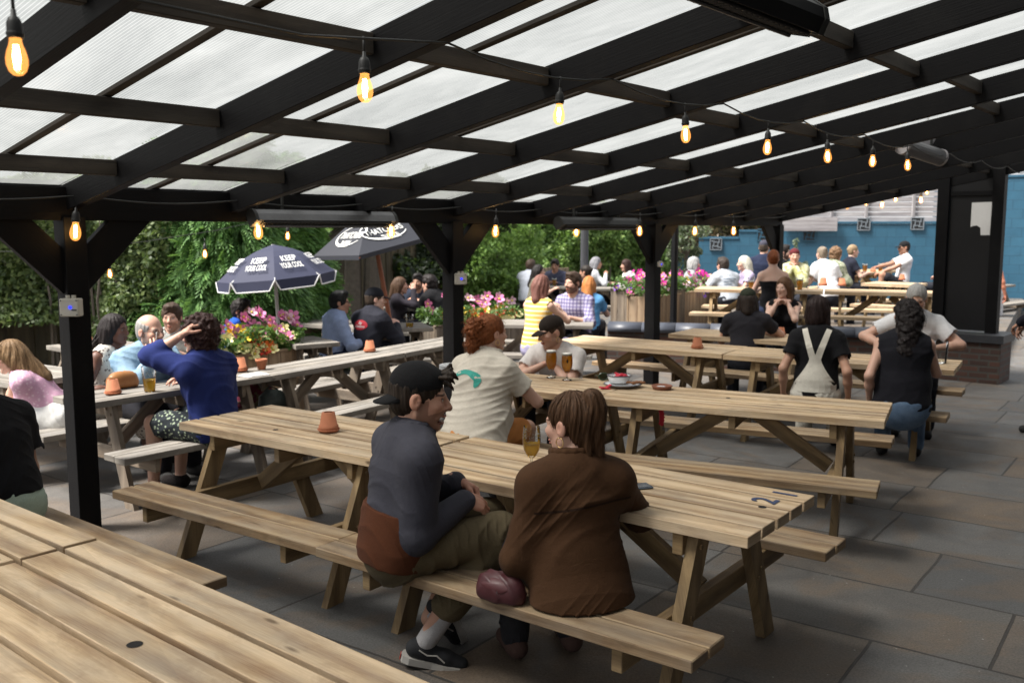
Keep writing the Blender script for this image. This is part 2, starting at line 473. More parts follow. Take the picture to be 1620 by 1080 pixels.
# ---------------------------------------------------------------- picnic tables
def bolt(mb, p, n, r=.011):
    n = Vector(n).normalized(); mb.tube([Vector(p), Vector(p) + n * .008], r, 6)
def make_table(L, w, bo, planks, top_mat, leg_mat, bench_mat, bench_w=.26, name='picnic_table'):
    root = empty(name)
    mb = MB(); gp = .022; pw = (w - gp * (planks - 1)) / planks
    for i in range(planks):
        y = -w / 2 + pw / 2 + i * (pw + gp)
        mb.box((rng.uniform(-.004, .004), y, .7175 + rng.uniform(-.0015, .0015)), (L, pw, .045), ch=.0025)
    mb.build('tabletop', top_mat, root)
    for sg in (-1, 1):
        mb = MB(); bw = (bench_w - .01) / 2
        for i in range(2):
            y = sg * (bo - bench_w + bw / 2 + i * (bw + .01))
            mb.box((rng.uniform(-.004, .004), y, .4075), (L, bw, .045), ch=.004)
        mb.build('bench', bench_mat, root)
    xl = L / 2 - .30
    for sx in (-1, 1):
        x = sx * xl
        mb = MB().box((x, 0, .6475), (.045, w - .06, .095)); mb.build('batten', leg_mat, root)
        mb = MB().box((x, 0, .3375), (.045, 2 * bo - .05, .095)); mb.build('bearer', leg_mat, root)
        for sy in (-1, 1):
            p, q = Vector((x + sx * .046, sy * w * .30, .694)), Vector((x + sx * .046, sy * (bo - .30), .0))
            d = (q - p).normalized()
            mb = MB(); yy = Vector((1, 0, 0)); zz = d.cross(yy)
            # leg cut level at floor and top
            hw = .052 / abs(d.z)
            mb.prism([(p.y - hw, p.z), (p.y + hw, p.z), (q.y + hw, q.z), (q.y - hw, q.z)][::(1 if True else -1)], x + sx * .046 - .0225, x + sx * .046 + .0225,
                     Matrix(((0, 0, 1, 0), (1, 0, 0, 0), (0, 1, 0, 0), (0, 0, 0, 1))))
            lo = rng.uniform(0, 50)
            mb.uv = [(lo + mb.v[i].z, mb.v[i].y + mb.v[i].x) for f in mb.f for i in f]
            for zz_ in (.36, .32, .665, .63):
                t = (p.z - zz_) / p.z; yb = p.y + (q.y - p.y) * t
                bolt(mb, (x + sx * .0685, yb + (.02 if zz_ in (.36, .665) else -.02), zz_), (sx, 0, 0))
            mb.build('leg', leg_mat, root)
        mb = MB().beam((x - sx * .05, 0, .35), (sx * .10, 0, .66), .045, .09); mb.build('brace', leg_mat, root)
    mb = MB().box((0, 0, .6475), (.045, w - .06, .08)); mb.build('batten', leg_mat, root)
    return root

proto = {}
usedp = set()
def table(kind, p0, p1, label, group=None, z=.74, length=None):
    """p0,p1: pixels of the near top edge, left and right end"""
    A, B = at(*p0, z), at(*p1, z)
    d = B - A; ang = math.atan2(d.y, d.x)
    Lw, Ww = KIND[kind]
    if kind not in proto: proto[kind] = MAKE[kind]()
    o = proto[kind] if kind not in usedp else copy_tree(proto[kind]); usedp.add(kind)
    n = Vector((-math.sin(ang), math.cos(ang), 0))
    if n.y < 0 and False: n = -n
    mid = (A + B) / 2 + n * Ww / 2
    o.location = (mid.x, mid.y, 0); o.rotation_euler = (0, 0, ang)
    o.scale = (d.length / Lw if length is None else length / Lw, 1, 1)
    tag(o, label, 'picnic table', group)
    return o
KIND = {'pine': (1.86, .70), 'near': (1.86, .72), 'wide': (1.86, .72), 'grey': (1.86, .46), 'old': (1.86, .70), 'far': (1.86, .7)}
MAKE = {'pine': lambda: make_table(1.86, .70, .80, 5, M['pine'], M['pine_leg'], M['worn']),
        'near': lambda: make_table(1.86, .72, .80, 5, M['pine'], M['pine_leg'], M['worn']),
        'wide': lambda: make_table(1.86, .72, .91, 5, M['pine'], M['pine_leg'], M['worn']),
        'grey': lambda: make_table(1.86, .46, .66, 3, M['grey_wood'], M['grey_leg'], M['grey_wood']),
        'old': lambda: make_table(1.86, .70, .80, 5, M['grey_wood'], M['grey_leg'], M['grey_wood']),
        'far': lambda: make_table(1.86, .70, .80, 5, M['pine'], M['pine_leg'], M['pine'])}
TG = 'picnic tables set out in rows across the terrace'
def table_far(kind, p0, p1, label, group=None, L=None, end='r', z=.74):
    """p0,p1: pixels on the far top edge; length L measured from the named end"""
    A, B = at(*p0, z), at(*p1, z)
    d = (B - A).normalized(); ang = math.atan2(d.y, d.x)
    Lw, Ww = KIND[kind]
    if kind not in proto: proto[kind] = MAKE[kind]()
    o = proto[kind] if kind not in usedp else copy_tree(proto[kind]); usedp.add(kind)
    n = Vector((d.y, -d.x, 0)); L = L or Lw
    mid = (A + d * L / 2 if end == 'l' else B - d * L / 2) + n * Ww / 2
    o.location = (mid.x, mid.y, 0); o.rotation_euler = (0, 0, ang); o.scale = (L / Lw, 1, 1)
    return tag(o, label, 'picnic table', group)

t1r = table_far('near', (157, 854), (690, 1084), 'big empty pine table with a round hole in its top, closest to the camera', TG, 1.86, 'l')
t1l = table_far('wide', (0, 788), (153, 850), 'pine picnic table butted to the closest one, beside the man in green shorts', TG, 1.86, 'r')
t2l = table('pine', (283, 668), (606, 729), 'pine table with one upturned pot, left of the man in the backwards cap', TG)
t2r = table('pine', (607, 730), (1184, 850), 'pine table painted with the number 21 beside the brown jacket', TG)
t3r = table('pine', (943, 630), (1400, 667), 'pine picnic table carrying plates of food and a pair of glasses', TG)
t3l = table('pine', (722, 606), (938, 629), 'pine picnic table under the elbows of the woman in the white print shirt', TG)
t4r = table('pine', (1144, 561), (1510, 586), 'pine table in front of the white dungarees and the black sleeveless top', TG)
t4l = table('pine', (872, 540), (1142, 560), 'pine picnic table with one upturned pot, behind the plates of food', TG)
b1 = table('grey', (138, 638), (430, 594), 'narrow weathered grey table where the man in the denim jacket sits', TG)
b2 = table('grey', (431, 594), (641, 558), 'narrow weathered grey table behind the blue shirt, with a napkin at its joint', TG)
b3 = table('grey', (642, 558), (760, 536), 'narrow weathered grey table running up to the second post', TG)
# ---------------------------------------------------------------- vegetation
def leaf_mat(name, stops, rough=.5, trans=.35):
    m, nt, out = newmat(name); g = G(nt)
    rnd = g.n('NewGeometry').outputs['Random Per Island']
    pos = g.n('TexCoord').outputs['Object']
    n = g.noise(pos, 1.1, 3)
    f = g.math('ADD', g.math('MULTIPLY', rnd, .62), g.math('MULTIPLY', n, .38))
    c = g.ramp(f, stops)
    p = g.n('BsdfPrincipled', Base_Color=c, Roughness=rough)
    p.inputs['Specular IOR Level'].default_value = .45
    t = g.n('BsdfTranslucent', Color=g.mix(.5, c, (.18, .30, .04)))
    a = g.n('MixShader', Fac=trans); nt.links.new(p.outputs[0], a.inputs[1]); nt.links.new(t.outputs[0], a.inputs[2])
    g.surf(out, a.outputs[0]); return m
M['ivy'] = leaf_mat('ivy_leaf', [(.15, (.035, .065, .02)), (.5, (.115, .17, .055)), (.8, (.23, .29, .10)), (1, (.42, .44, .22))])
M['thuja'] = leaf_mat('conifer_spray', [(.1, (.04, .095, .028)), (.45, (.115, .25, .07)), (.8, (.21, .38, .115)), (1, (.33, .50, .18))], .6)
M['hedge'] = leaf_mat('hedge_leaf', [(.1, (.04, .09, .025)), (.45, (.14, .25, .06)), (.8, (.28, .42, .11)), (1, (.46, .56, .2))])
M['bright'] = leaf_mat('bright_shrub_leaf', [(.1, (.06, .13, .03)), (.45, (.17, .30, .065)), (.8, (.28, .44, .10)), (1, (.42, .55, .17))])
M['darkleaf'] = leaf_mat('dark_tree_leaf', [(.2, (.010, .02, .008)), (.6, (.026, .045, .016)), (.85, (.05, .08, .028)), (1, (.16, .20, .08))])
M['olive'] = leaf_mat('olive_leaf', [(.1, (.07, .095, .06)), (.5, (.16, .20, .13)), (1, (.32, .36, .26))])
M['bedding'] = leaf_mat('bedding_leaf', [(.1, (.025, .06, .015)), (.5, (.07, .15, .035)), (1, (.17, .28, .07))])
M['bark'] = plain('bark', (.13, .11, .09), .9, .5, 14, bump=.8)
M['darkcore'] = plain('painted_inner_shade', (.012, .014, .009), .95, .4, 9)

def leaves(P, N, size, jitter=.9, aspect=.55, seed=1):
    """leaf quads: rhombus with a fold, centred at P, facing roughly N"""
    r = np.random.default_rng(seed); n = len(P)
    D = N + r.normal(0, jitter, (n, 3)); D /= np.linalg.norm(D, axis=1, keepdims=True) + 1e-9
    a = np.cross(D, r.normal(0, 1, (n, 3))); a /= np.linalg.norm(a, axis=1, keepdims=True) + 1e-9
    b = np.cross(D, a)
    s = (size * r.uniform(.6, 1.35, n))[:, None]
    V = np.stack([P - a * s, P + b * s * aspect + D * s * .12, P + a * s, P - b * s * aspect + D * s * .12], 1).reshape(-1, 3)
    Fc = np.arange(4 * n).reshape(-1, 4)
    return V, Fc

def fbm(P, seed=0, f=1.0):
    r = np.random.default_rng(seed); v = 0; a = 1.0
    for o in range(4):
        for k in range(3):
            d = r.normal(0, 1, 3) * f
            v = v + a * np.sin(P @ d + r.uniform(0, 6.28))
        a *= .55; f *= 1.9
    return v / 4.0

def hedge(name, label, p0, p1, z0, z1, mat, n, size, depth=.7, bulge=.5, seed=1, cat='hedge', core=True, group=None, gap=0.0, part='foliage'):
    """leafy bank between two ground points; leaves spread through its thickness with clumped relief"""
    r = np.random.default_rng(seed)
    p0, p1 = np.array(p0[:2], float), np.array(p1[:2], float); L = np.linalg.norm(p1 - p0); d = (p1 - p0) / L
    nrm = np.array([d[1], -d[0]])
    if nrm @ (-p0) < 0: nrm = -nrm
    root = thing(name, label, cat, (*((p0 + p1) / 2), 0), 0, group)
    c = np.array([*((p0 + p1) / 2), 0])
    u = r.uniform(0, L, n); zt = r.uniform(0, 1, n)
    q = np.stack([u, np.zeros(n), z0 + zt * (z1 - z0)], 1)
    top = z1 - .25 + .3 * fbm(np.stack([u, u * 0, u * 0], 1), seed + 3, 1.6)
    z = z0 + zt * (top - z0)
    q[:, 2] = z
    rel = fbm(q, seed, 2.1)
    off = bulge * rel - depth * r.uniform(0, 1, n) ** 1.8
    edge = np.minimum(1, np.minimum(u, L - u) / .35) * np.minimum(1, (top - z) / .35 + .15)
    off = off - (1 - edge) * .35
    keep = r.uniform(-1, 1, n) > (gap - 1) + 0 * u if not gap else (rel + r.uniform(-.3, .3, n)) > -1 + gap
    xy = p0[None] + d[None] * u[:, None] + nrm[None] * off[:, None]
    P = np.stack([xy[:, 0], xy[:, 1], z], 1)[keep] - c
    N = np.tile(np.array([nrm[0], nrm[1], .55]), (len(P), 1))
    V, Fc = leaves(P, N, size, .75, .6, seed)
    add(part, raw_mesh(part, V, Fc, mat, True), root)
    # twiggy heart: many thin stems so the bank has an inside
    mb = MB()
    for i in range(int(L * 5)):
        uu = r.uniform(.1, L - .1); b = p0 + d * uu - nrm * (.25 + r.uniform(0, .3)) - c[:2]
        h = z0 + (z1 - z0) * r.uniform(.6, .9)
        mb.tube([(b[0], b[1], 0), (b[0] + r.normal(0, .08), b[1] + r.normal(0, .08), h * .5), (b[0] + r.normal(0, .2), b[1] + r.normal(0, .1), h)], [.022, .016, .006], 5)
    mb.build('stem', M['bark'], root)
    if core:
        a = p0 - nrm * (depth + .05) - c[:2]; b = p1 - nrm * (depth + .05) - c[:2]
        add('inner_shade_slab', MB().beam((*a, (z0 + z1) / 2 - .2), (*b, (z0 + z1) / 2 - .2), .12, z1 - z0 - .4).mesh('inner_shade_slab', M['darkcore']), root)  # slab that stops see-through, the bank's inner shade put into its colour
    return root

def conifer(loc, h, rad, n, label, seed=1, mat=None, z0=.15):
    r = np.random.default_rng(seed)
    root = thing('conifer_tree', label, 'conifer', loc, 0, 'conifers screening the terrace')
    mb = MB(); mb.tube([(0, 0, 0), (.03, 0, h * .5), (0, 0, h * .97)], [.11, .07, .01], 8)
    for i in range(26):
        z = z0 + (h * .9 - z0) * i / 26; a = r.uniform(0, 6.28); l = rad * (1 - z / h) * .8 + .12
        mb.tube([(0, 0, z), (math.cos(a) * l * .6, math.sin(a) * l * .6, z + .05), (math.cos(a) * l, math.sin(a) * l, z - .06)], [.022, .014, .005], 4)
    mb.build('trunk', M['bark'], root)
    t = r.uniform(0, 1, n) ** .85; z = z0 + (h - z0) * t; a = r.uniform(0, 2 * math.pi, n)
    lump = fbm(np.stack([np.cos(a) * 1.2, np.sin(a) * 1.2, z * 1.1], 1), seed, 2.2)
    rr = rad * (1 - .75 * t) * (1 + .22 * lump) * r.uniform(.62, 1.0, n) ** .5
    base = np.stack([rr * np.cos(a), rr * np.sin(a), z], 1)
    out = np.stack([np.cos(a), np.sin(a), np.zeros(n)], 1)
    down = np.array([0, 0, -1.0])
    ax = out * r.uniform(.5, 1.0, n)[:, None] + down * r.uniform(.05, .9, n)[:, None] + r.normal(0, .28, (n, 3))
    ax /= np.linalg.norm(ax, axis=1, keepdims=True)
    side = np.cross(ax, out + r.normal(0, .4, (n, 3))); side /= np.linalg.norm(side, axis=1, keepdims=True)
    nn = np.cross(side, ax)
    L = r.uniform(.13, .27, n)
    Vs = []; 
    K = 6
    for k in range(K):
        f0 = k / K
        p = base + ax * (L * f0)[:, None] + down * (L * f0 ** 2 * .35)[:, None]
        for sg in (-1, 1):
            ln = L * (.50 - .34 * f0) * r.uniform(.8, 1.2, n)
            tip = p + side * (sg * ln * .75)[:, None] + ax * (ln * .72)[:, None] + down * (ln * .25)[:, None] + nn * (ln * .1)[:, None]
            wd = ax * (L * .075)[:, None]
            mid = p * .45 + tip * .55
            Vs.append(np.stack([p - wd, mid + wd * 1.3 - side * sg * .0, tip, mid - wd * 1.3], 1))
    V = np.concatenate(Vs).reshape(-1, 3); Fc = np.arange(len(V)).reshape(-1, 4)
    add('crown', raw_mesh('crown', V, Fc, mat or M['thuja'], True), root)
    return root

def tree(loc, h, trunk_r, crown_c, crown_r, n, size, mat, label, seed=1, trunks=((0, 0),), name='tree', cat='tree', group=None, lump=.5):
    r = np.random.default_rng(seed)
    root = thing(name, label, cat, loc, 0, group)
    mb = MB()
    for (tx, ty) in trunks:
        pts = [(tx + r.normal(0, .03), ty + r.normal(0, .03), h * t) for t in (0, .3, .6, .85)]
        pts[0] = (tx, ty, 0)
        mb.tube(pts, [trunk_r * 1.15, trunk_r, trunk_r * .85, trunk_r * .5], 10)
    for i in range(14):
        a = r.uniform(0, 6.28); z = h * r.uniform(.55, .85)
        e = np.array(crown_c) + np.array([math.cos(a) * crown_r[0], math.sin(a) * crown_r[1], r.uniform(-.2, .6) * crown_r[2]]) * .75
        t0 = trunks[i % len(trunks)]
        mb.tube([(t0[0], t0[1], z), tuple((np.array([t0[0], t0[1], z]) + e) / 2 + np.array([0, 0, .15])), tuple(e)], [trunk_r * .4, trunk_r * .22, .008], 6)
    mb.build('trunk', M['bark'], root)
    # leaf clumps
    nc = max(14, n // 220)
    cc = r.normal(0, 1, (nc, 3)); cc /= np.linalg.norm(cc, axis=1, keepdims=True); cc *= (r.uniform(.25, 1, nc) ** .5)[:, None]
    cc = cc * np.array(crown_r) + np.array(crown_c)
    k = r.integers(0, nc, n)
    dv = r.normal(0, 1, (n, 3)); dv /= np.linalg.norm(dv, axis=1, keepdims=True)
    cr = min(crown_r) * r.uniform(.25, lump, nc)
    P = cc[k] + dv * (cr[k] * r.uniform(.4, 1, n) ** .5)[:, None] * np.array([1.15, 1.15, .8])
    V, Fc = leaves(P, dv * .6 + np.array([0, 0, .5]), size, .8, .55, seed)
    add('crown', raw_mesh('crown', V, Fc, mat, True), root)
    return root

def gx(px, Y, z=0.0):
    v = pt(px, 365, Y); return Vector((v.x, Y, z))

hedge('ivy_hedge', 'tall ivy covered hedge with bare twigs at its foot, left of the first post', gx(-330, 10.6), gx(165, 11.2), .75, 2.75, M['ivy'], 22000, .036, .8, .35, 3)
hedge('ivy_hedge', 'ivy hedge between the left post and the conifers, full of small pale leaves', gx(115, 10.9), gx(285, 11.0), .55, 2.75, M['ivy'], 12000, .034, .7, .3, 31)
for i, (px, Y, h, rad, lb) in enumerate([
        (300, 11.9, 3.0, 1.05, 'conifer with drooping sprays, nearest to the left post'),
        (362, 11.9, 3.2, 1.15, 'conifer behind the curly haired drinker in the blue shirt'),
        (440, 12.9, 2.9, .95, 'conifer behind the round navy parasol')]):
    conifer(gx(px, Y), h, rad, 5200, lb, 40 + i)
tree(gx(500, 15.0), 2.7, .12, (0.1, .2, 2.35), (1.9, .9, .55), 5200, .06, M['darkleaf'], 'dark leafed tree above the round parasol with bright sky between its leaves', 51)
tree(gx(566, 15.3), 2.8, .14, (.9, 0, 2.3), (2.2, .9, .60), 8000, .06, M['darkleaf'], 'dark tree with two grey trunks beside the board fence', 52, ((-.1, 0), (.20, .1)))
hedge('hedge', 'dark glossy hedge above the group of four at the fence table', gx(600, 17.2), gx(760, 18.2), .9, 2.8, M['darkleaf'], 8000, .06, .7, .4, 61)
hedge('hedge', 'bright green shrub bank right of the second post', gx(735, 17.6), gx(850, 19.5), .0, 2.6, M['bright'], 11000, .045, .8, .55, 62)
hedge('hedge', 'tall mixed green hedge behind the plaid shirt table', gx(770, 21.5), gx(960, 22.5), 0, 2.8, M['hedge'], 17000, .052, 1.0, .6, 63)
hedge('hedge', 'deep green hedge left of the olive tree', gx(940, 22.2), gx(1075, 23.0), 0, 2.8, M['hedge'], 11000, .055, .8, .45, 64)
hedge('hedge', 'reddish brown shrubs looking over the stepped part of the blue wall', gx(1060, 24.5), gx(1240, 24.8), 1.0, 2.8, leaf_mat('russet_leaf', [(.1, (.03, .025, .012)), (.5, (.10, .085, .04)), (1, (.26, .16, .10))]), 4200, .07, .6, .35, 65)
tree(gx(1086, 16.6), 2.2, .035, (0, 0, 1.72), (.42, .4, .55), 2600, .035, M['olive'], 'grey green olive tree rising behind the third post', 71, name='olive_tree', lump=.6)
hedge('hedge', 'dark ivy bank rising behind the conifers and the board fence', gx(330, 17.0), gx(640, 19.0), .9, 2.7, M['hedge'], 9000, .06, .7, .5, 66)
for i, (px, Y, lb) in enumerate([(462, 14.6, 'wild herb clump at the foot of the board fence under the parasol'), (505, 14.7, 'pale flowering herb clump in front of the board fence')]):
    hedge('herb_clump', lb, gx(px - 26, Y), gx(px + 26, Y), 0, .85 - .1 * i, M['ivy'] if i else M['hedge'], 900, .04, .3, .15, 80 + i, 'plant', False)

# ---------------------------------------------------------------- fences and walls
M['fence'] = wood('dark_fence_board', (.14, .115, .07), (.10, .08, .05), (.05, .04, .028), (.12, .12, .09), .5)
M['pale_fence'] = wood('pale_fence_board', (.36, .29, .2), (.26, .2, .135), (.15, .11, .07), (.3, .28, .24), .5)
M['white_slat'] = wood('white_painted_slat', (.40, .385, .40), (.33, .315, .33), (.22, .205, .215), (.4, .39, .40), .5)
def board_fence(p0, p1, h, mat, label, bw=.14, z0=.03, rib=True):
    p0, p1 = Vector(p0), Vector(p1); d = p1 - p0; L = d.length; d.normalize(); nrm = Vector((d.y, -d.x, 0))
    if nrm.dot(-p0) < 0: nrm = -nrm
    root = thing('board_fence', label, 'fence', p0)
    mb = MB(); n = int(L / bw)
    for i in range(n):
        c = d * ((i + .5) * L / n) + nrm * (.018 if i % 2 else 0)
        mb.beam(c + Vector((0, 0, z0)), c + Vector((0, 0, h + rng.uniform(-.015, .015))), bw * 1.06, .016, up=nrm)
    mb.build('boards', mat, root)
    for k in range(int(L / 1.8) + 1):
        c = d * min(L, k * 1.8) - nrm * .06
        MB().beam(c, c + Vector((0, 0, h)), .09, .09, up=nrm).build('fence_post', mat, root)
    mb = MB()
    for z in (.3, h - .25): mb.beam(d * 0 - nrm * .03 + Vector((0, 0, z)), d * L - nrm * .03 + Vector((0, 0, z)), .03, .08)
    mb.build('rail', mat, root)
    return root
board_fence(gx(425, 15.4), gx(735, 18.6), 1.62, M['fence'], 'dark close boarded fence behind the parasols and the tree trunks')
board_fence(gx(690, 19.0), gx(900, 21.0), 1.05, M['pale_fence'], 'low pale board fence at the foot of the green hedges', .11)
board_fence(gx(-120, 11.7), gx(235, 12.6), 1.5, M['fence'], 'very dark board fence in the shade under the ivy on the left')

def block_wall(pts_top, Y0, Y1, x0, x1, mat, name, label, thick=.2):
    """wall from px x0..x1 with a stepped top, list of (px, z)"""
    A, B = gx(x0, Y0), gx(x1, Y1); d = (B - A); L = d.length; d.normalize()
    root = thing(name, label, 'wall', A)
    up = []
    for (px, z) in pts_top:
        # intersect view column with wall line
        t = (px - 810) / F
        s = (t * A.y - A.x) / (d.x - t * d.y)
        up.append((s, z))
    Mx = Matrix(((d.x, 0, -d.y, 0), (d.y, 0, d.x, 0), (0, 1, 0, 0), (0, 0, 0, 1)))
    mb = MB()
    s_prev = up[0]
    for i in range(len(up) - 1):
        s0, z = up[i]; s1 = up[i + 1][0]
        mb.prism([(s0, 0), (s1 - .002, 0), (s1 - .002, z), (s0, z)], 0, thick, Mx)
    mb.uv = []
    for f in mb.f:
        for i in f:
            v = mb.v[i]; mb.uv.append((v.x * d.x + v.y * d.y + (v.x * -d.y + v.y * d.x), v.z))
    mb.build('masonry', mat, root)
    cp = MB()
    for i in range(len(up) - 1):
        s0, z = up[i]; s1 = up[i + 1][0]
        a, b = Vector((d.x * s0, d.y * s0, z + .03)), Vector((d.x * (s1 - .004), d.y * (s1 - .004), z + .03)); n = Vector((-d.y, d.x, 0)) * thick / 2
        cp.beam(a + n, b + n, thick + .05, .055)
    cp.build('coping', mat, root)
    return root, A, d
bw_, bA, bd = block_wall([(985, 1.25), (1104, 1.66), (1167, 1.83), (1212, 2.02), (1320, 2.02), (1400, 2.02), (1480, 2.02)], 23.5, 21.6, 985, 1530, M['blue_block'], 'blue_wall',
           'stepped wall of blue painted blocks behind the far tables')
wall2, _, _ = block_wall([(1470, 3.1), (1900, 3.1)], 22.9, 20.5, 1470, 1900, M['blue_block'], 'blue_wall', 'tall plain blue wall seen right of the black pillar')
M['pierced'] = plain('dark_pierced_block', (.03, .032, .036), .8, .3, 10)
M['pierced_rib'] = plain('pale_pierced_rib', (.17, .20, .23), .7, .2, 10)
def wallpt(px, z, off=0.0):
    t = (px - 810) / F; s = (t * bA.y - bA.x) / (bd.x - t * bd.y); v = bA + bd * s
    return Vector((v.x, v.y, z)) - Vector((-bd.y, bd.x, 0)) * off
ang = math.atan2(bd.y, bd.x)
for i, (px, py, lb) in enumerate([(1131, 387, 'pierced decorative block in the lowest step of the blue wall'), (1205, 372, 'pierced decorative block beside the fourth post'),
        (1277, 372, 'pierced decorative block above the tall thin plants'), (1362, 355, 'pierced decorative block above the man in the white T-shirt'), (1446, 354, 'pierced decorative block closest to the black pillar')]):
    z = pt(px, py, 22.3).z
    o = thing('pierced_block', lb, 'wall block', wallpt(px, z, .015), ang, 'pierced decorative blocks in the blue wall')
    MB().box((0, 0, 0), (.29, .03, .29)).build('dark_backing', M['pierced'], o)  # flat dark plate in place of the block's openings
    mb = MB()
    for k in range(4):
        a = k * math.pi / 2; rot = Matrix.Rotation(a, 3, 'Y')
        mb.box(rot @ Vector((0, -.022, .135)), (.27 if k % 2 == 0 else .27, .02, .02), rot); mb.box(rot @ Vector((.075, -.022, .075)), (.02, .02, .09), rot); mb.box(rot @ Vector((0, -.022, .05)), (.11, .02, .018), rot)
    mb.build('pattern_ribs', M['pierced_rib'] if i in (0, 3, 4) else M['blue_block'], o)
# slatted fence above the wall
fr = thing('slatted_fence', 'whitewashed fence of horizontal slats standing above the blue wall', 'fence', wallpt(1228, 2.03, -.1))
mb = MB(); base = Vector(fr.location)
for k in range(11):
    z = 2.13 + k * .115
    mb.beam(wallpt(1228, z, -.12) - base, wallpt(1500, z + .0, -.12) - base, .02, .10)
mb.build('slats', M['white_slat'], fr)
for px in (1232, 1312, 1366, 1440, 1495):
    MB().beam(wallpt(px, 2.0, -.07) - base, wallpt(px, 3.4, -.07) - base, .07, .05).build('fence_post', M['white_slat'], fr)
pan = tag(MB().beam(wallpt(1233, 2.02, .12), wallpt(1320, 2.02, .12), .05, .33).build('painted_panel', M['white_slat']), 'pale slatted panel hung low across the top of the blue wall', 'panel')
for i, px in enumerate((1252, 1268, 1284)):
    hedge('tall_plant', ['tall thin plant left of its pair against the blue wall', 'tall thin plant with the highest tip against the blue wall', 'short thin plant nearest the white shirts at the blue wall'][i], gx(px - 4, 20.9), gx(px + 4, 20.9), .3, [1.75, 2.0, 1.5][i], M['olive'], 260, .04, .12, .06, 90 + i, 'plant', False, 'tall thin plants at the blue wall')

# ---------------------------------------------------------------- end pillar, low brick wall, pipes
def end_dir(t, z=0): return pg(3, t, z)
# black panelled pillar under the end rafter
tp = 2.36
A, B = pg(3.0, 2.20, 0), pg(3.0, 2.95, 0)
pl = thing('pillar', 'wide black panelled pillar holding a torn white notice, on a brick base', 'pillar', (A + B) / 2)
c0 = (A + B) / 2; axd = (B - A).normalized()
def pl_box(s0, s1, z0, z1, th, name, mat, off=0.0, par=pl):
    n = -bdir
    mb = MB().beam(axd * s0 + Vector((0, 0, (z0 + z1) / 2)) + n * off, axd * s1 + Vector((0, 0, (z0 + z1) / 2)) + n * off, th, z1 - z0)
    return mb.build(name, mat, par)
M['satin_black'] = plain('satin_black_board', (.007, .007, .008), .45, .3, 3, spec=.3)
pl_box(-.42, -.28, .60, 2.62, .14, 'post', M['black'])
pl_box(.22, .35, .60, 2.72, .16, 'post', M['black'])
pl_box(-.275, .215, .62, 2.62, .05, 'panel', M['satin_black'])
pl_box(-.275, .215, 2.30, 2.36, .02, 'panel_trim', M['black'], .037)
mbp = MB(); n = -bdir
bb = pl_box(-.32, .46, 0, .50, .55, 'brick_base', M['brick'])
bb2 = pl_box(-.35, .49, .50, .60, .61, 'coping', plain('dark_slate_coping', (.022, .023, .028), .55, .3, 8))
# torn notice
nt_ = thing('notice', 'torn sheet of white paper pinned to the black pillar', 'notice', pl.location)
mb = MB(); zb, zt = pt(1540, 372, 11.6).z, pt(1540, 320, 11.6).z
P2 = [(-.02, zt), (.21, zt + .005), (.205, zb), (.10, zb), (.095, zb + .09), (.05, zb + .12), (.0, zb + .11), (-.02, zb + .10)]
v = [axd * a + Vector((0, 0, z)) - bdir * .030 for a, z in P2]
mb.poly(v); mb.poly([p + bdir * .0016 for p in v][::-1])
M['paper'] = plain('white_paper', (.62, .61, .60), .8, .08, 30)
mb.build('sheet', M['paper'], nt_)
# low brick wall with bullnose coping
def low_wall(p, q, label, h=.6, name='low_wall'):
    p, q = Vector(p), Vector(q)
    root = thing(name, label, 'wall', (p + q) / 2); c = (p + q) / 2; d = (q - p).normalized()
    MB().beam(p - c + Vector((0, 0, (h - .12) / 2)), q - c + Vector((0, 0, (h - .12) / 2)), .24, h - .12).build('brickwork', M['brick'], root)
    mb = MB(); L = (q - p).length; nseg = int(L / .46)
    for i in range(nseg):
        a = p - c + d * (i * L / nseg + .004); b = p - c + d * ((i + 1) * L / nseg - .004)
        nn = Vector((-d.y, d.x, 0)); prof = [(-.16, 0), (-.16, .05), (-.12, .10), (-.05, .125), (.05, .125), (.12, .10), (.16, .05), (.16, 0)]
        n0 = len(mb.v)
        for e in (a, b):
            for (y, z) in prof: mb.v.append(e + nn * y + Vector((0, 0, h - .12 + z)))
        k = len(prof)
        for j in range(k): mb.f.append([n0 + j, n0 + (j + 1) % k, n0 + k + (j + 1) % k, n0 + k + j]); mb.uv += [(0, 0)] * 4; mb.mi.append(0)
        mb.f.append(list(range(n0, n0 + k))[::-1]); mb.f.append(list(range(n0 + k, n0 + 2 * k))); mb.mi += [0, 0]; mb.uv += [(0, 0)] * (2 * k)
    mb.build('coping', M['coping'], root, True)
    return root
low_wall(Vector((*at(963, 509, .6)[:2], 0)), (pl.location - axd * .45 + Vector((0, 0, 0))), 'low brick wall with a rounded slate blue coping, running to the black pillar')
tag(MB().tube([pg(2.15, .75, 0) , pg(2.15, .75, 2.3)], .05, 10).build('pipe_post', M['satin_black']), 'thin black iron post standing just right of the third post', 'post').location = (0, 0, 0)
bpy.data.objects['pipe_post'].data.transform(Matrix.Translation(Vector((gx(1068, 13.0).x, 13.0, 0)) - pg(2.15, .75, 0)))
lp = tag(MB().tube([(0, 0, 0), (0, 0, 2.35)], .085, 12).build('lamp_post', plain('dark_grey_iron', (.06, .062, .07), .5, .3, 6)), 'dark grey round post in front of the far hedge', 'post')
lp.location = gx(925, 19.5)
pp2 = tag(MB().tube([(0, 0, 0), (0, 0, 1.6)], .09, 12).build('bollard_post', M['satin_black']), 'short black post behind the round parasol pole', 'post')
pp2.location = gx(425, 13.6)
# ---------------------------------------------------------------- people: smooth distance-field bodies turned into one surface
import openvdb
def v3(*a): return np.array(a, np.float32)
def unit(a): return a / (np.linalg.norm(a) + 1e-9)

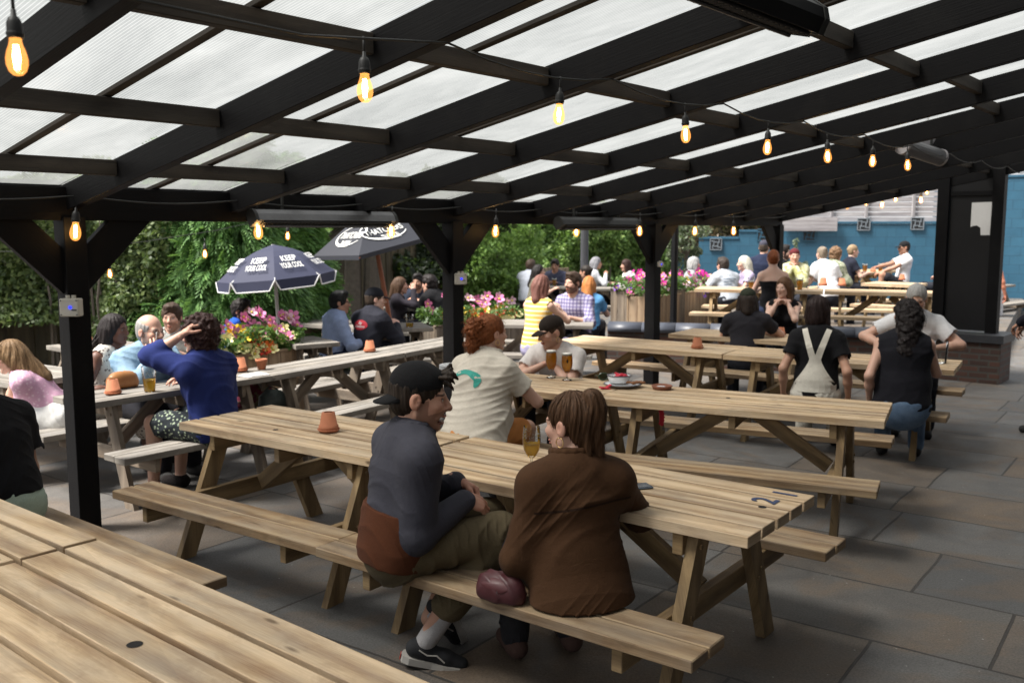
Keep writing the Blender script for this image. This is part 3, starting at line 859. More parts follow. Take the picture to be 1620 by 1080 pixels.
class SDF:
    def __init__(s): s.ops = []
    def _add(s, kind, lo, hi, k, op, f): s.ops.append((kind, np.asarray(lo), np.asarray(hi), k, op, f)); return s
    def cap(s, a, b, ra, rb=None, k=.02, op='u'):
        a, b = np.asarray(a, np.float32), np.asarray(b, np.float32); rb = ra if rb is None else rb
        d = b - a; L2 = float(d @ d) + 1e-12; r = max(ra, rb)
        def f(x, y, z):
            px, py, pz = x - a[0], y - a[1], z - a[2]
            t = np.clip((px * d[0] + py * d[1] + pz * d[2]) / L2, 0, 1)
            return np.sqrt((px - t * d[0]) ** 2 + (py - t * d[1]) ** 2 + (pz - t * d[2]) ** 2) - (ra + (rb - ra) * t)
        return s._add('cap', np.minimum(a, b) - r, np.maximum(a, b) + r, k, op, f)
    def fcap(s, a, b, ra, rb, fr, flat, k=.02, op='u'):
        """capsule flattened along the frame's second axis; fr rows = right, forward, up"""
        a, b = np.asarray(a, np.float32), np.asarray(b, np.float32); fr = np.asarray(fr, np.float32)
        sc_ = np.array([1, 1 / flat, 1], np.float32); d = (fr @ (b - a)) * sc_; L2 = float(d @ d) + 1e-12; r = max(ra, rb)
        def f(x, y, z):
            q = [((x - a[0]) * fr[i][0] + (y - a[1]) * fr[i][1] + (z - a[2]) * fr[i][2]) * sc_[i] for i in range(3)]
            t = np.clip((q[0] * d[0] + q[1] * d[1] + q[2] * d[2]) / L2, 0, 1)
            return (np.sqrt((q[0] - t * d[0]) ** 2 + (q[1] - t * d[1]) ** 2 + (q[2] - t * d[2]) ** 2) - (ra + (rb - ra) * t)) * min(1, flat * 1.15)
        return s._add('fcap', np.minimum(a, b) - r, np.maximum(a, b) + r, k, op, f)
    def ell(s, c, rad, fr=None, k=.02, op='u'):
        c = np.asarray(c, np.float32); rad = np.asarray(rad, np.float32); fr = np.eye(3, dtype=np.float32) if fr is None else np.asarray(fr, np.float32)
        def f(x, y, z):
            q = [(x - c[0]) * fr[i][0] + (y - c[1]) * fr[i][1] + (z - c[2]) * fr[i][2] for i in range(3)]
            k0 = np.sqrt(sum((q[i] / rad[i]) ** 2 for i in range(3))); k1 = np.sqrt(sum((q[i] / rad[i] ** 2) ** 2 for i in range(3))) + 1e-9
            return k0 * (k0 - 1) / k1
        e = np.sqrt(((fr * rad[:, None]) ** 2).sum(0))
        return s._add('ell', c - e, c + e, k, op, f)
    def half(s, p, n, k=.004):
        """keep the side where (x-p).n < 0"""
        p, n = np.asarray(p, np.float32), unit(np.asarray(n, np.float32))
        def f(x, y, z): return (x - p[0]) * n[0] + (y - p[1]) * n[1] + (z - p[2]) * n[2]
        return s._add('half', p, p, k, 'i', f)
    def mesh(s, vox, disp=None, amp=0.0):
        us = [o for o in s.ops if o[4] == 'u']
        lo = np.min([o[1] for o in us], 0) - 3 * vox - amp - .012; hi = np.max([o[2] for o in us], 0) + 3 * vox + amp + .012
        n = np.ceil((hi - lo) / vox).astype(int) + 1
        ax = [(lo[i] + vox * np.arange(n[i])).astype(np.float32) for i in range(3)]
        D = np.full(tuple(n), .2, np.float32)
        for kind, l, h, k, op, f in s.ops:
            if op == 'i': sl = (slice(None),) * 3
            else:
                m = k + 4 * vox + .004
                i0 = np.clip(np.floor((l - m - lo) / vox).astype(int), 0, n); i1 = np.clip(np.ceil((h + m - lo) / vox).astype(int) + 1, 0, n)
                if np.any(i1 <= i0): continue
                sl = tuple(slice(i0[i], i1[i]) for i in range(3))
            d = f(ax[0][sl[0]][:, None, None], ax[1][sl[1]][None, :, None], ax[2][sl[2]][None, None, :])
            cur = D[sl]
            if op == 'u':
                hh = np.maximum(k - np.abs(cur - d), 0) / max(k, 1e-6); D[sl] = np.minimum(cur, d) - hh * hh * k * .25
            else:
                if op == 's': d = -d
                hh = np.maximum(k - np.abs(cur - d), 0) / max(k, 1e-6); D[sl] = np.maximum(cur, d) + hh * hh * k * .25
        if disp is not None:
            D = D + disp(ax[0][:, None, None], ax[1][None, :, None], ax[2][None, None, :]).astype(np.float32)
        D = np.clip(D, -4 * vox, 4 * vox)
        g = openvdb.FloatGrid(4 * vox); g.copyFromArray(D)
        p, t, q = g.convertToPolygons(0.0, 0.0)
        return np.asarray(p, np.float32) * vox + lo.astype(np.float32), np.asarray(q, np.int64)[:, ::-1]

def folds(seed, amp, f=34.0, dirs=None):
    r = np.random.default_rng(seed)
    ds = [unit(r.normal(0, 1, 3) * np.array([.8, .8, 1.2])) for _ in range(4)]; ph = r.uniform(0, 6.28, 6)
    def fn(x, y, z):
        a = x * ds[0][0] + y * ds[0][1] + z * ds[0][2]; b = x * ds[1][0] + y * ds[1][1] + z * ds[1][2]; c = x * ds[2][0] + y * ds[2][1] + z * ds[2][2]; d = x * ds[3][0] + y * ds[3][1] + z * ds[3][2]
        w = a * f + 1.9 * np.sin(b * f * .5 + ph[0]) + ph[1]
        m = .5 + .5 * np.sin(c * f * .42 + 1.3 * np.sin(a * f * .3) + ph[2])
        w2 = d * f * 2.1 + 2.2 * np.sin(c * f * .8 + ph[4]) + ph[5]; m2 = .5 + .5 * np.sin(b * f * .7 + ph[3])
        return -amp * np.exp(-(np.sin(w) / .5) ** 2) * m - .55 * amp * np.exp(-(np.sin(w2) / .42) ** 2) * m2 * m2 - amp * .30 * np.sin(b * f * .9 + ph[3])
    return fn

def frame_from(fwd, up):
    f = unit(np.asarray(fwd, float)); r = unit(np.cross(f, up)); u = np.cross(r, f); return np.stack([r, f, u])
def rotm(ax, a):
    return np.array(Matrix.Rotation(a, 3, Vector(ax)))

def ik(S, T, l1, l2, pole):
    d = T - S; L = np.linalg.norm(d); mx = (l1 + l2) * .995
    if L > mx: T = S + d / L * mx; d = T - S; L = mx
    u = d / L; a = (l1 * l1 - l2 * l2 + L * L) / (2 * L); h = math.sqrt(max(l1 * l1 - a * a, 0))
    p = pole - u * (pole @ u); p = unit(p)
    return S + u * a + p * h, T

SKIN = {'fair': (.58, .36, .27), 'mid': (.46, .27, .185), 'tan': (.38, .215, .145), 'brown': (.10, .048, .030), 'pale': (.64, .43, .34)}
def skin_mat():
    m, nt, out = newmat('skin'); g = G(nt)
    a = nt.nodes.new('ShaderNodeAttribute'); a.attribute_name = 'Col'
    n = g.noise(g.n('TexCoord').outputs['Object'], 60, 5, .65)
    n2 = g.noise(g.n('TexCoord').outputs['Object'], 9, 4, .6)
    c = g.mix(g.math('MULTIPLY', n2, .35), a.outputs['Color'], g.mix(.5, a.outputs['Color'], (.35, .09, .06)))
    b = g.n('BsdfPrincipled', Base_Color=c, Roughness=.52, Normal=g.bump(n, .18, .002))
    b.inputs['Subsurface Weight'].default_value = .12; b.inputs['Subsurface Radius'].default_value = (.02, .007, .004); b.inputs['Subsurface Scale'].default_value = .5
    b.inputs['Specular IOR Level'].default_value = .4
    g.surf(out, b.outputs[0]); return m
M['skin'] = skin_mat()
_fab = {}
def fabric(c, kind='plain', c2=None, rough=.85, sc_=1.0):
    key = (tuple(c), kind, c2)
    if key in _fab: return _fab[key]
    m, nt, out = newmat('fabric_' + kind); g = G(nt)
    tc = g.n('TexCoord').outputs['Object']; sp = g.n('SeparateXYZ', Vector=tc)
    n = g.noise(tc, 14, 5, .65); fine = g.noise(tc, 420, 2, .6)
    base = g.mix(n, [x * .84 for x in c], [min(1, x * 1.12) for x in c])
    if kind == 'stripe':
        s = g.math('SINE', g.math('MULTIPLY', sp.outputs[2], 2 * math.pi / .05)); base = g.mix(g.ramp(s, [(.45, 0.0), (.55, 1.0)]), base, c2)
    elif kind == 'plaid':
        def band(o, p): return g.ramp(g.math('ADD', g.math('MULTIPLY', g.math('SINE', g.math('MULTIPLY', o, 2 * math.pi / p)), .5), .5), [(.55, 0.0), (.65, .6)])
        base = g.mix(band(sp.outputs[0], .045), base, c2); base = g.mix(band(sp.outputs[2], .045), base, c2)
    elif kind in ('floral', 'spots'):
        vo = g.n('TexVoronoi', Vector=tc, Scale=38.0 if kind == 'floral' else 30.0)
        base = g.mix(g.ramp(vo.outputs['Distance'], [(.28, 1.0), (.36, 0.0)]), base, c2)
    elif kind == 'camo':
        base = g.mix(g.ramp(g.noise(tc, 13, 3, .6), [(.46, 0.0), (.52, 1.0)]), base, c2)
    elif kind == 'denim':
        base = g.mix(g.ramp(g.noise(tc, 7, 6, .7), [(.35, 0.0), (.7, .8)]), base, c2)
    elif kind == 'fleece':     # dark upper body, rust lower panel
        base = g.mix(g.ramp(g.math('ADD', sp.outputs[2], g.math('MULTIPLY', n, .02)), [(.0, 1.0), (.001, 0.0)]), base, c2)
    wear = g.noise(tc, 4.5, 6, .7, .8); base = g.mix(g.math('MULTIPLY', g.ramp(wear, [(.45, 0.0), (.75, 1.0)]), .30), base, [min(1, x * 1.5 + .006) for x in c]) if kind in ('plain', 'fleece') else base
    base = g.mix(.35, base, g.mix(1.0, base, g.ramp(fine, [(.35, (.55, .55, .55)), (.65, (1.4, 1.4, 1.4))]), 'MULTIPLY'))
    wr_ = g.noise(tc, 26, 5, .7, 1.2)
    h = g.math('ADD', g.math('MULTIPLY', fine, .5), g.math('ADD', n, g.math('MULTIPLY', wr_, .9)))
    b = g.n('BsdfPrincipled', Base_Color=base, Roughness=rough, Normal=g.bump(h, .5, .006))
    b.inputs['Sheen Weight'].default_value = .02; b.inputs['Specular IOR Level'].default_value = .15
    g.surf(out, b.outputs[0]); _fab[key] = m; return m
_hm = {}
def hair_mat(c):
    if c in _hm: return _hm[c]
    m, nt, out = newmat('hair'); g = G(nt)
    tc = g.n('TexCoord').outputs['Object']
    mp = g.n('Mapping', Vector=tc, Scale=(170, 170, 9))
    s = g.noise(mp.outputs[0], 1.0, 4, .7, .6)
    n = g.noise(tc, 20, 3)
    col_ = g.mix(g.ramp(s, [(.3, 0.0), (.7, 1.0)]), [x * .45 for x in c], [min(1, x * 1.7 + .004) for x in c])
    col_ = g.mix(g.math('MULTIPLY', n, .4), col_, [x * .5 for x in c])
    b = g.n('BsdfPrincipled', Base_Color=col_, Roughness=.55, Normal=g.bump(s, .8, .004)); b.inputs['Specular IOR Level'].default_value = .22
    g.surf(out, b.outputs[0]); _hm[c] = m; return m

def join_meshes(parts):
    V, Fc, C, n = [], [], [], 0
    for v, f, c in parts: V.append(v); Fc.append(f + n); C.append(c); n += len(v)
    return np.concatenate(V), np.concatenate(Fc), np.concatenate(C)

def hand_sdf(W, d, palm, side, curl=.35, spread=.25, sz=1.0, thumb=.5, bend=None):
    """W wrist, d pointing direction, palm normal; side +1 right hand, -1 left hand"""
    d = unit(d); pn = unit(palm - d * (palm @ d)); lat = np.cross(d, pn) * side     # lat points to the thumb side
    S = SDF(); L = .085 * sz
    S.cap(W - d * .03, W + d * .015, .0235 * sz, .022 * sz, .01)
    fr = np.stack([lat, pn, d])
    S.ell(W + d * .045 * sz, (.039 * sz, .0155 * sz, .050 * sz), fr, .012)
    S.cap(W + d * .015 * sz + lat * .018 * sz + pn * .006, W + d * .05 * sz + lat * .03 * sz + pn * .008, .015 * sz, .013 * sz, .012)
    lens = [(.040, .026, .020), (.045, .029, .022), (.041, .027, .021), (.032, .021, .018)]; offs = [.030, .010, -.010, -.028]
    for i in range(4):
        b = W + d * (L - .008 * abs(i - 1.2) * sz) + lat * offs[i] * sz - pn * .002
        a = (offs[i] * spread * 14)
        dd = unit(d + lat * a * .35); ang = 0; p = b; r = [.0093, .0088, .0085, .0077][i] * sz
        S.cap(b - d * .03 * sz, b, r * 1.1, r * 1.08, .008)
        cu = curl[i] if isinstance(curl, (list, tuple)) else curl * (1 + .12 * i)
        for j, l in enumerate(lens[i]):
            ang += cu * (1.15, 1.35, .8)[j]
            e = p + (dd * math.cos(ang) + pn * math.sin(ang)) * l * sz
            S.cap(p, e, r * (1 - .1 * j), r * (.93 - .1 * j), .004); p = e
    t0 = W + d * .028 * sz + lat * .030 * sz + pn * .004
    td = unit(d * .72 + lat * (.75 - .55 * thumb) + pn * (.35 + .3 * thumb))
    t1 = t0 + td * .036 * sz; td2 = unit(td + d * .25 - lat * .35 * thumb + pn * .15); t2 = t1 + td2 * .030 * sz; t3 = t2 + unit(td2 - lat * .25 * thumb + d * .1) * .022 * sz
    S.cap(t0 - td * .012, t1, .0135 * sz, .0115 * sz, .010); S.cap(t1, t2, .0108 * sz, .010 * sz, .004); S.cap(t2, t3, .0098 * sz, .0082 * sz, .004)
    return S

def head_sdf(o, fr, fem, neck, hs=1.0, mouth='closed', ears=True, nr=.052):
    def P(x, y, z): return o + (fr[0] * x + fr[1] * y + fr[2] * z) * hs
    S = SDF(); e = lambda c, r, k, op='u': S.ell(P(*c), np.array(r) * hs, fr, k, op)
    S.cap(P(0, -.022, -.055), neck, nr, nr * 1.08, .03)
    e((0, -.014, .036), (.0745, .094, .086), .02)
    e((0, .030, -.030), (.060, .060, .076), .03)
    j = .9 if fem else 1.0
    for s_ in (-1, 1):
        S.cap(P(s_ * .052 * j, -.004, -.05), P(s_ * .016, .060, -.100), .017 * hs, .013 * hs, .03)
        e((s_ * .038, .062, -.020), (.022, .020, .02), .022)
    e((0, .067, -.102), (.022 * j, .016, .015), .02)
    S.cap(P(-.036, .073, .020), P(.036, .073, .020), .011 * hs, None, .018)
    S.cap(P(0, .086, .014), P(0, .108, -.028), .0075 * hs, .0125 * hs, .012)
    for s_ in (-1, 1):
        e((s_ * .0115, .098, -.032), (.0085, .010, .0075), .006)
        e((s_ * .031, .097, .004), (.017, .014, .0105), .012, 's')
        e((s_ * .031, .0735, .004), (.0125, .0125, .0115), .002)
        if ears:
            ef = frame_from(fr[1] * .35 * 0 + fr[1], fr[2])
            e((s_ * .0775, -.012, -.004), (.010, .021, .031), .006)
            e((s_ * .089, -.006, .000), (.007, .012, .018), .004, 's')
    if mouth == 'open':
        S.ell(P(0, .090, -.058), np.array((.028, .012, .0055)) * hs, fr, .004); S.ell(P(0, .084, -.083), np.array((.023, .011, .007)) * hs, fr, .005)
        e((0, .095, -.069), (.025, .024, .010), .004, 's')
        e((0, .062, -.0615), (.020, .020, .0042), .001)
        for s_ in (-1, 1): S.cap(P(s_ * .018, .09, -.032), P(s_ * .036, .070, -.062), .008 * hs, .007 * hs, .012)
    else:
        S.ell(P(0, .0905, -.0595), np.array((.023, .0095, .0055)) * hs, fr, .004); S.ell(P(0, .0885, -.0705), np.array((.020, .0095, .0065)) * hs, fr, .004)
        if mouth == 'smile':
            for s_ in (-1, 1): S.cap(P(s_ * .018, .086, -.036), P(s_ * .034, .074, -.058), .006 * hs, .006 * hs, .012)
    return S

def paint_head(V, o, fr, hs, skin, hairc, beard=0.0, mouth='closed', fem=False, stubble=.0, lip=None):
    q = (V - o) @ np.asarray(fr, np.float32).T / hs
    x, y, z = q[:, 0], q[:, 1], q[:, 2]; ax = np.abs(x)
    C = np.tile(np.array(skin, np.float32), (len(V), 1))
    def mixin(w, c): C[:] = C * (1 - w[:, None]) + np.array(c, np.float32) * w[:, None]
    g = lambda d, s_: np.exp(-(d / s_) ** 2)
    face = y > .02
    mixin(.30 * g(np.hypot(ax - .042, z + .025), .022) * face, (skin[0] * .95, skin[1] * .62, skin[2] * .6))
    mixin(.25 * g(np.hypot(x, z + .03), .014) * (y > .09), (skin[0] * .9, skin[1] * .6, skin[2] * .6))
    mixin(.35 * (ax > .072) * (np.abs(z) < .05), (skin[0] * .95, skin[1] * .66, skin[2] * .62))
    lp = lip or (skin[0] * .78, skin[1] * .48, skin[2] * .46)
    if mouth == 'open':
        mixin(((np.abs(x) < .025) & (np.abs(z + .069) < .012) & (y > .04) & (y < .088)) * 1.0, (.05, .012, .012))
        mixin(((np.abs(x) < .021) & (z > -.0665) & (z < -.057) & (y > .05) & (y < .0875)) * 1.0, (.62, .58, .50))
        mixin(.75 * ((ax < .026) & (z > -.092) & (z < -.078) & (y > .078)), lp); mixin(.75 * ((ax < .028) & (z > -.060) & (z < -.053) & (y > .088)), lp)
    else:
        mixin(.85 * ((ax < .0235) & (z > -.0775) & (z < -.0545) & (y > .080)), lp)
        mixin(.7 * ((ax < .021) & (np.abs(z + .0652) < .0016) & (y > .075)), (.08, .02, .02))
    eb = (np.hypot(ax - .031, (y - .0735)) < .0145) & (np.abs(z - .004) < .0105) & (y > .076)
    mixin(1.0 * eb, (skin[0] * .75, skin[1] * .68, skin[2] * .66))
    op = eb & (np.abs(z - .003) < .0052 * np.sqrt(np.clip(1 - ((ax - .031) / .0135) ** 2, 0, 1)) + .0006) & (y > .080)
    mixin(1.0 * op, (.55, .53, .50))
    mixin(1.0 * (op & (np.hypot(ax - .031, z - .004) < .0056)), (.05, .03, .02))
    mixin(.9 * (eb & (np.abs(z - .0088) < .0016)), (.02, .015, .012))
    br = np.abs(z - (.0235 - 6 * (ax - .03) ** 2)) < (.0042 if not fem else .0028)
    mixin(.85 * (br & (ax > .012) & (ax < .052) & (y > .055)), [h * .8 for h in hairc])
    if beard > 0 or stubble > 0:
        jaw = ((z < -.040 - .35 * np.clip(.07 - y, -.05, .1)) & (y > -.02) & (ax < .09) & (z > -.135)).astype(np.float32)
        jaw = np.maximum(jaw, ((ax > .050) & (y < .035) & (y > -.005) & (z < .0) & (z > -.1)).astype(np.float32))
        jaw *= 1 - ((ax < .0245) & (z > -.0785) & (z < -.0545))
        jaw *= np.clip((z + .14) / .03, 0, 1)
        mixin(jaw * max(beard, stubble), hairc)
    return C

def person(label, head, Y, yaw, lean=8, side=0, hyaw=0, hpitch=0, hroll=0, la=None, ra=None, stand=False, skin='fair', top=None, bottom=None, shoe=(.03, .03, .03),
           hair=('short', (.03, .02, .015)), hat=None, glasses=None, beard=0.0, stubble=0.0, mouth='closed', fem=False, sz=1.0, vox=None, seed=None, group=None,
           zseat=.43, lpole=None, rpole=None, lhand=None, rhand=None, knees=None, earring=False, girth=1.0, legs=True, apron=None, twist=0, headz=None, feet=None, fixs=None, hs=None):
    seed = seed if seed is not None else abs(hash(label)) % 9999 if False else sum(map(ord, label)) % 9973
    r = np.random.default_rng(seed); sk = SKIN[skin] if isinstance(skin, str) else skin
    hv = vox or min(max(Y * .00085, .0030), .010); bv = vox or min(max(Y * .0014, .0055), .015)
    W = np.array(pt(head[0], head[1], Y)); hs = hs or (sz * (.97 if fem else 1.03))
    sw = (.150 if fem else .176) * sz * girth ** .5
    zh = (zseat + .095 * sz) if not stand else .92 * sz
    th, ph = R(lean), R(side)
    spine = np.array([math.sin(ph), math.sin(th), math.cos(th) * math.cos(ph)]); spine /= np.linalg.norm(spine)
    neckdir = unit(spine * .62 + np.array([0, .25, .62]))
    Ls, Ln = .50 * sz, .155 * sz
    z_need = W[2] - zh; s_fit = z_need / (spine[2] * Ls + neckdir[2] * Ln)
    if not stand and not fixs:
        lo_, hi_ = .86, 1.10
        if s_fit < lo_ or s_fit > hi_:
            t_ = lo_ if s_fit < lo_ else hi_
            zh = W[2] - t_ * (spine[2] * Ls + neckdir[2] * Ln) + (neckdir[2] * Ln) * (t_ - (.5 + .5 * t_)); s_fit = t_
            if abs(zh - zseat - .095 * sz) > .10: print('SEAT', label[:46], round(zh - .095 * sz, 2), 'want', zseat)
    if stand and not fixs:
        sz_ = W[2] / (.92 + spine[2] * Ls + neckdir[2] * Ln); s_fit = 1.0 * min(max(s_fit, .8), 1.2)
    if fixs: s_fit = fixs
    if not (.8 < s_fit < 1.22): print('FIT', label[:40], round(s_fit, 2))
    s_fit = min(max(s_fit, .78), 1.25)
    hip = np.array([0, 0, zh]); nb = hip + spine * Ls * s_fit; hc = nb + neckdir * Ln * (s_fit if stand else .5 + .5 * s_fit) + np.array([0, 0, 0])
    ya = R(yaw); Rz = np.array([[math.cos(ya), -math.sin(ya), 0], [math.sin(ya), math.cos(ya), 0], [0, 0, 1]])
    loc = W - Rz @ hc; loc[2] = W[2] - hc[2] if stand or abs(W[2] - hc[2]) < .0 else 0.0
    if stand: loc[2] = 0
    # frames
    rt = np.array([math.cos(ph), 0, -math.sin(ph)]); tw = R(twist)
    fwd = unit(np.cross(spine, rt)); rt = np.cross(fwd, spine)
    rt2 = rt * math.cos(tw) + fwd * math.sin(tw); fw2 = fwd * math.cos(tw) - rt * math.sin(tw)
    TF = np.stack([rt2, fw2, spine]); HF0 = np.stack([rt, fwd, spine])
    hf = np.eye(3)
    a, b, c = R(hyaw), R(hpitch), R(hroll)
    rz = np.array([[math.cos(a), -math.sin(a), 0], [math.sin(a), math.cos(a), 0], [0, 0, 1]])
    rx = np.array([[1, 0, 0], [0, math.cos(b), -math.sin(b)], [0, math.sin(b), math.cos(b)]])
    ry = np.array([[math.cos(c), 0, math.sin(c)], [0, 1, 0], [-math.sin(c), 0, math.cos(c)]])
    fr = (rz @ rx @ ry).T.astype(np.float32)
    sh = {s: nb - spine * .072 * sz + rt2 * s * sw - fw2 * .01 for s in (-1, 1)}
    l1, l2 = .285 * sz, .255 * sz
    arms = {}
    for s, tgt, pole in ((-1, la, lpole), (1, ra, rpole)):
        if tgt is None: tgt = (s * .10, .40, .79)
        tgt = np.array(tgt, float)
        pole = np.array(pole if pole is not None else (s * .75, -.35, -.8), float)
        el, wr = ik(sh[s], tgt, l1, l2, pole); arms[s] = (sh[s], el, wr)
    # legs
    leg = {}
    for s in (-1, 1):
        hp = hip + np.array([s * .085 * sz, .02, -.01])
        if stand: kn = hp + np.array([s * .02, .03, -.43 * sz]); an = np.array([hp[0] + s * .03, hp[1] - .02, .085])
        else:
            kx = (knees[0 if s < 0 else 1] if knees is not None else (s * .13, .44, zh + .0))
            kn = np.array(kx, float)
            an = np.array([kn[0] * 1.0, kn[1] + .02, .085]) if feet is None else np.array(feet[0 if s < 0 else 1], float)
        leg[s] = (hp, kn, an)
    g = girth
    def torso(S, inf=0.0, k=.05, low=True):
        S.fcap(hip + spine * .0, hip + spine * .10 * s_fit, (.165 if fem else .158) * sz * g + inf, (.148 if fem else .150) * sz * g + inf, HF0, .74, k)
        S.fcap(hip + spine * .12 * s_fit, hip + spine * .36 * s_fit, (.130 if fem else .145) * sz * g + inf, (.148 if fem else .165) * sz * g + inf, TF, .70, k)
        S.fcap(nb - spine * .13 * sz, nb - spine * .09 * sz, (.145 if fem else .168) * sz * g + inf, (.115 if fem else .135) * sz * g ** .5 + inf, TF, .66, k)
        for s in (-1, 1):
            S.cap(nb - spine * .01, sh[s] - spine * .0, .052 * sz + inf * .8, .058 * sz + inf * .8, .05)
            if fem: S.ell(nb - spine * .20 * sz + rt2 * s * .07 * sz + fw2 * .10 * sz * g, (.06 * sz + inf * .5,) * 3, None, .04)
        if g > 1.12: S.ell(hip + spine * .16 * s_fit + fwd * .07, (.15 * g + inf, .10 * g + inf, .13 + inf), HF0, .08)
    ar = (.043 if fem else .050) * sz, (.036 if fem else .041) * sz, (.026 if fem else .029) * sz
    parts = []
    B = SDF(); torso(B, -.004)
    B.cap(nb - spine * .03, hc + fr.T @ np.array([0, -.022, -.055]) * hs, .056 * sz, .051 * sz, .04)
    for s in (-1, 1):
        S_, E_, W_ = arms[s]
        B.cap(S_, E_, ar[0] * 1.05, ar[1], .03); B.cap(E_, E_ * .6 + W_ * .4, ar[1], ar[1] * .98, .02); B.cap(E_ * .62 + W_ * .38, W_, ar[1] * .95, ar[2] * .82, .02)
        if legs:
            h, kn, an = leg[s]
            B.cap(h, kn, .078 * sz, .056 * sz, .04); B.cap(kn, kn * .55 + an * .45 + np.array([0, -.015, 0]), .054 * sz, .052 * sz, .02); B.cap(kn * .55 + an * .45 + np.array([0, -.015, 0]), an, .050 * sz, .036 * sz, .02)
            fd = unit(np.array([an[0] - hip[0], .6, 0])) if stand else unit(np.array([kn[0] - h[0], max(kn[1] - h[1], .12), 0]))
            fd = unit(np.array([fd[0] * .6, fd[1], 0]))
            if feet is None or shoe is not None: B.cap(an + np.array([0, 0, -.03]) - fd * .03, an + fd * .14 + np.array([0, 0, -.055]), .036 * sz, .026 * sz, .03)
            leg[s] = (h, kn, an, fd)
    v, f = B.mesh(bv); parts.append((v, f, np.tile(np.array(sk, np.float32), (len(v), 1))))
    H = head_sdf(hc, fr, fem, nb + spine * .02, hs, mouth, True, (.047 if fem else .055) * sz)
    v, f = H.mesh(hv); parts.append((v, f, paint_head(v, hc, fr, hs, sk, hair[1], beard, mouth, fem, stubble)))
    for s, hd in ((-1, lhand), (1, rhand)):
        S_, E_, W_ = arms[s]; hd = dict(hd or {}); d = np.array(hd.pop('d', W_ - E_), float)
        palm = np.array(hd.pop('palm', (-.35 * s, .0, -1)), float); hd.setdefault('sz', sz * (.92 if fem else 1.0)); hd.setdefault('curl', .38)
        v, f = hand_sdf(W_, d, palm, s, **hd).mesh(min(hv, .0055)); c = np.tile(np.array(sk, np.float32), (len(v), 1)); c[:, 1:] *= .93
        parts.append((v, f, c))
    V, Fc, C = join_meshes(parts)
    o = add('person', raw_mesh('person', V, Fc, M['skin'], True, None, C), None, loc, ya)
    tag(o, label, 'person', group)
    def child(name, S, vx, mat, disp=None, amp=0.0):
        v, f = S.mesh(vx, disp, amp)
        if len(f) == 0: return None
        return add(name, raw_mesh(name, v, f, mat, True), o)
    info = dict(o=o, hc=hc, fr=fr, hs=hs, nb=nb, hip=hip, spine=spine, TF=TF, arms=arms, sh=sh, leg=leg, s=s_fit, loc=loc, Rz=Rz, rt=rt2, fw=fw2, hv=hv, bv=bv)
    # ---- upper garment
    t = dict(col=(.1, .1, .1), sleeve='short', fit=.013, hem=-.05, wr=.006, collar=False, name='shirt', neck=.012, kind='plain', c2=None, f=30)
    t.update(top or {})
    S = SDF(); fit = t['fit']
    torso(S, fit, .05)
    if t['hem'] < -.1:   # long coat or dress body
        hm = -t['hem']
        S.fcap(hip - spine * .02, hip - spine * (hm - .02) + np.array([0, -.02, 0]), (.165 if fem else .16) * sz * g + fit, .19 * sz * g + fit, HF0, .72, .05)
    for s in (-1, 1):
        S_, E_, W_ = arms[s]
        if t['sleeve'] == 'long':
            S.cap(S_, E_, ar[0] + fit * .9, ar[1] + fit * 1.2, .075); S.cap(E_, W_ - unit(W_ - E_) * .015, ar[1] + fit * 1.35, ar[2] + fit * .9, .02)
        elif t['sleeve'] == 'half':
            S.cap(S_, E_, ar[0] + fit * 1.3, ar[1] + fit * 1.5, .035); S.cap(E_, E_ * .7 + W_ * .3, ar[1] + fit * 1.5, ar[1] + fit * 1.2, .02)
        elif t['sleeve'] == 'short':
            S.cap(S_, S_ * .36 + E_ * .64, ar[0] + fit * 1.4, ar[0] + fit * 1.7, .035)
    if t['sleeve'] in ('short',):
        for s in (-1, 1):
            S_, E_, W_ = arms[s]; u = unit(E_ - S_)
            S.cap(S_ * .36 + E_ * .64 + u * .055, S_ * .36 + E_ * .64 + u * .15, .10 * sz, .10 * sz, .004, 's')
    if t['sleeve'] == 'none':
        for s in (-1, 1): S.cap(sh[s] + rt2 * s * .015, sh[s] + rt2 * s * .15, .060 * sz, .075 * sz, .01, 's')
    if t['sleeve'] in ('strap', 'tube'):
        lim = .12 if t['sleeve'] == 'strap' else .15
        S.half(nb - spine * lim * sz, spine)
    S.cap(nb + spine * .035 + fw2 * .035, nb + spine * .16 + fw2 * .07, (.055 + t['neck']) * sz, .075 * sz, .008, 's')
    if t['hem'] >= -.1: S.half(hip + spine * t['hem'], -spine, .006)
    if t.get('zmin'): S.half((0, 0, t['zmin']), (0, 0, -1), .006)
    child(t['name'], S, bv * .9, t.get('mat') or fabric(t['col'], t['kind'], t['c2']), folds(seed, t['wr'], t['f']), t['wr'])
    if t['sleeve'] == 'strap':
        S = SDF()
        for s in (-1, 1):
            for q0, q1 in ((nb - spine * .13 * sz + rt2 * s * .085 * sz + fw2 * .088, nb + rt2 * s * .09 * sz + spine * .048 * sz), (nb + rt2 * s * .09 * sz + spine * .048 * sz, nb - spine * .13 * sz + rt2 * s * .08 * sz - fw2 * .10)):
                S.cap(q0, q1, .012, .012, .01)
        child('strap', S, .006, t.get('mat') or fabric(t['col'], t['kind'], t['c2']))
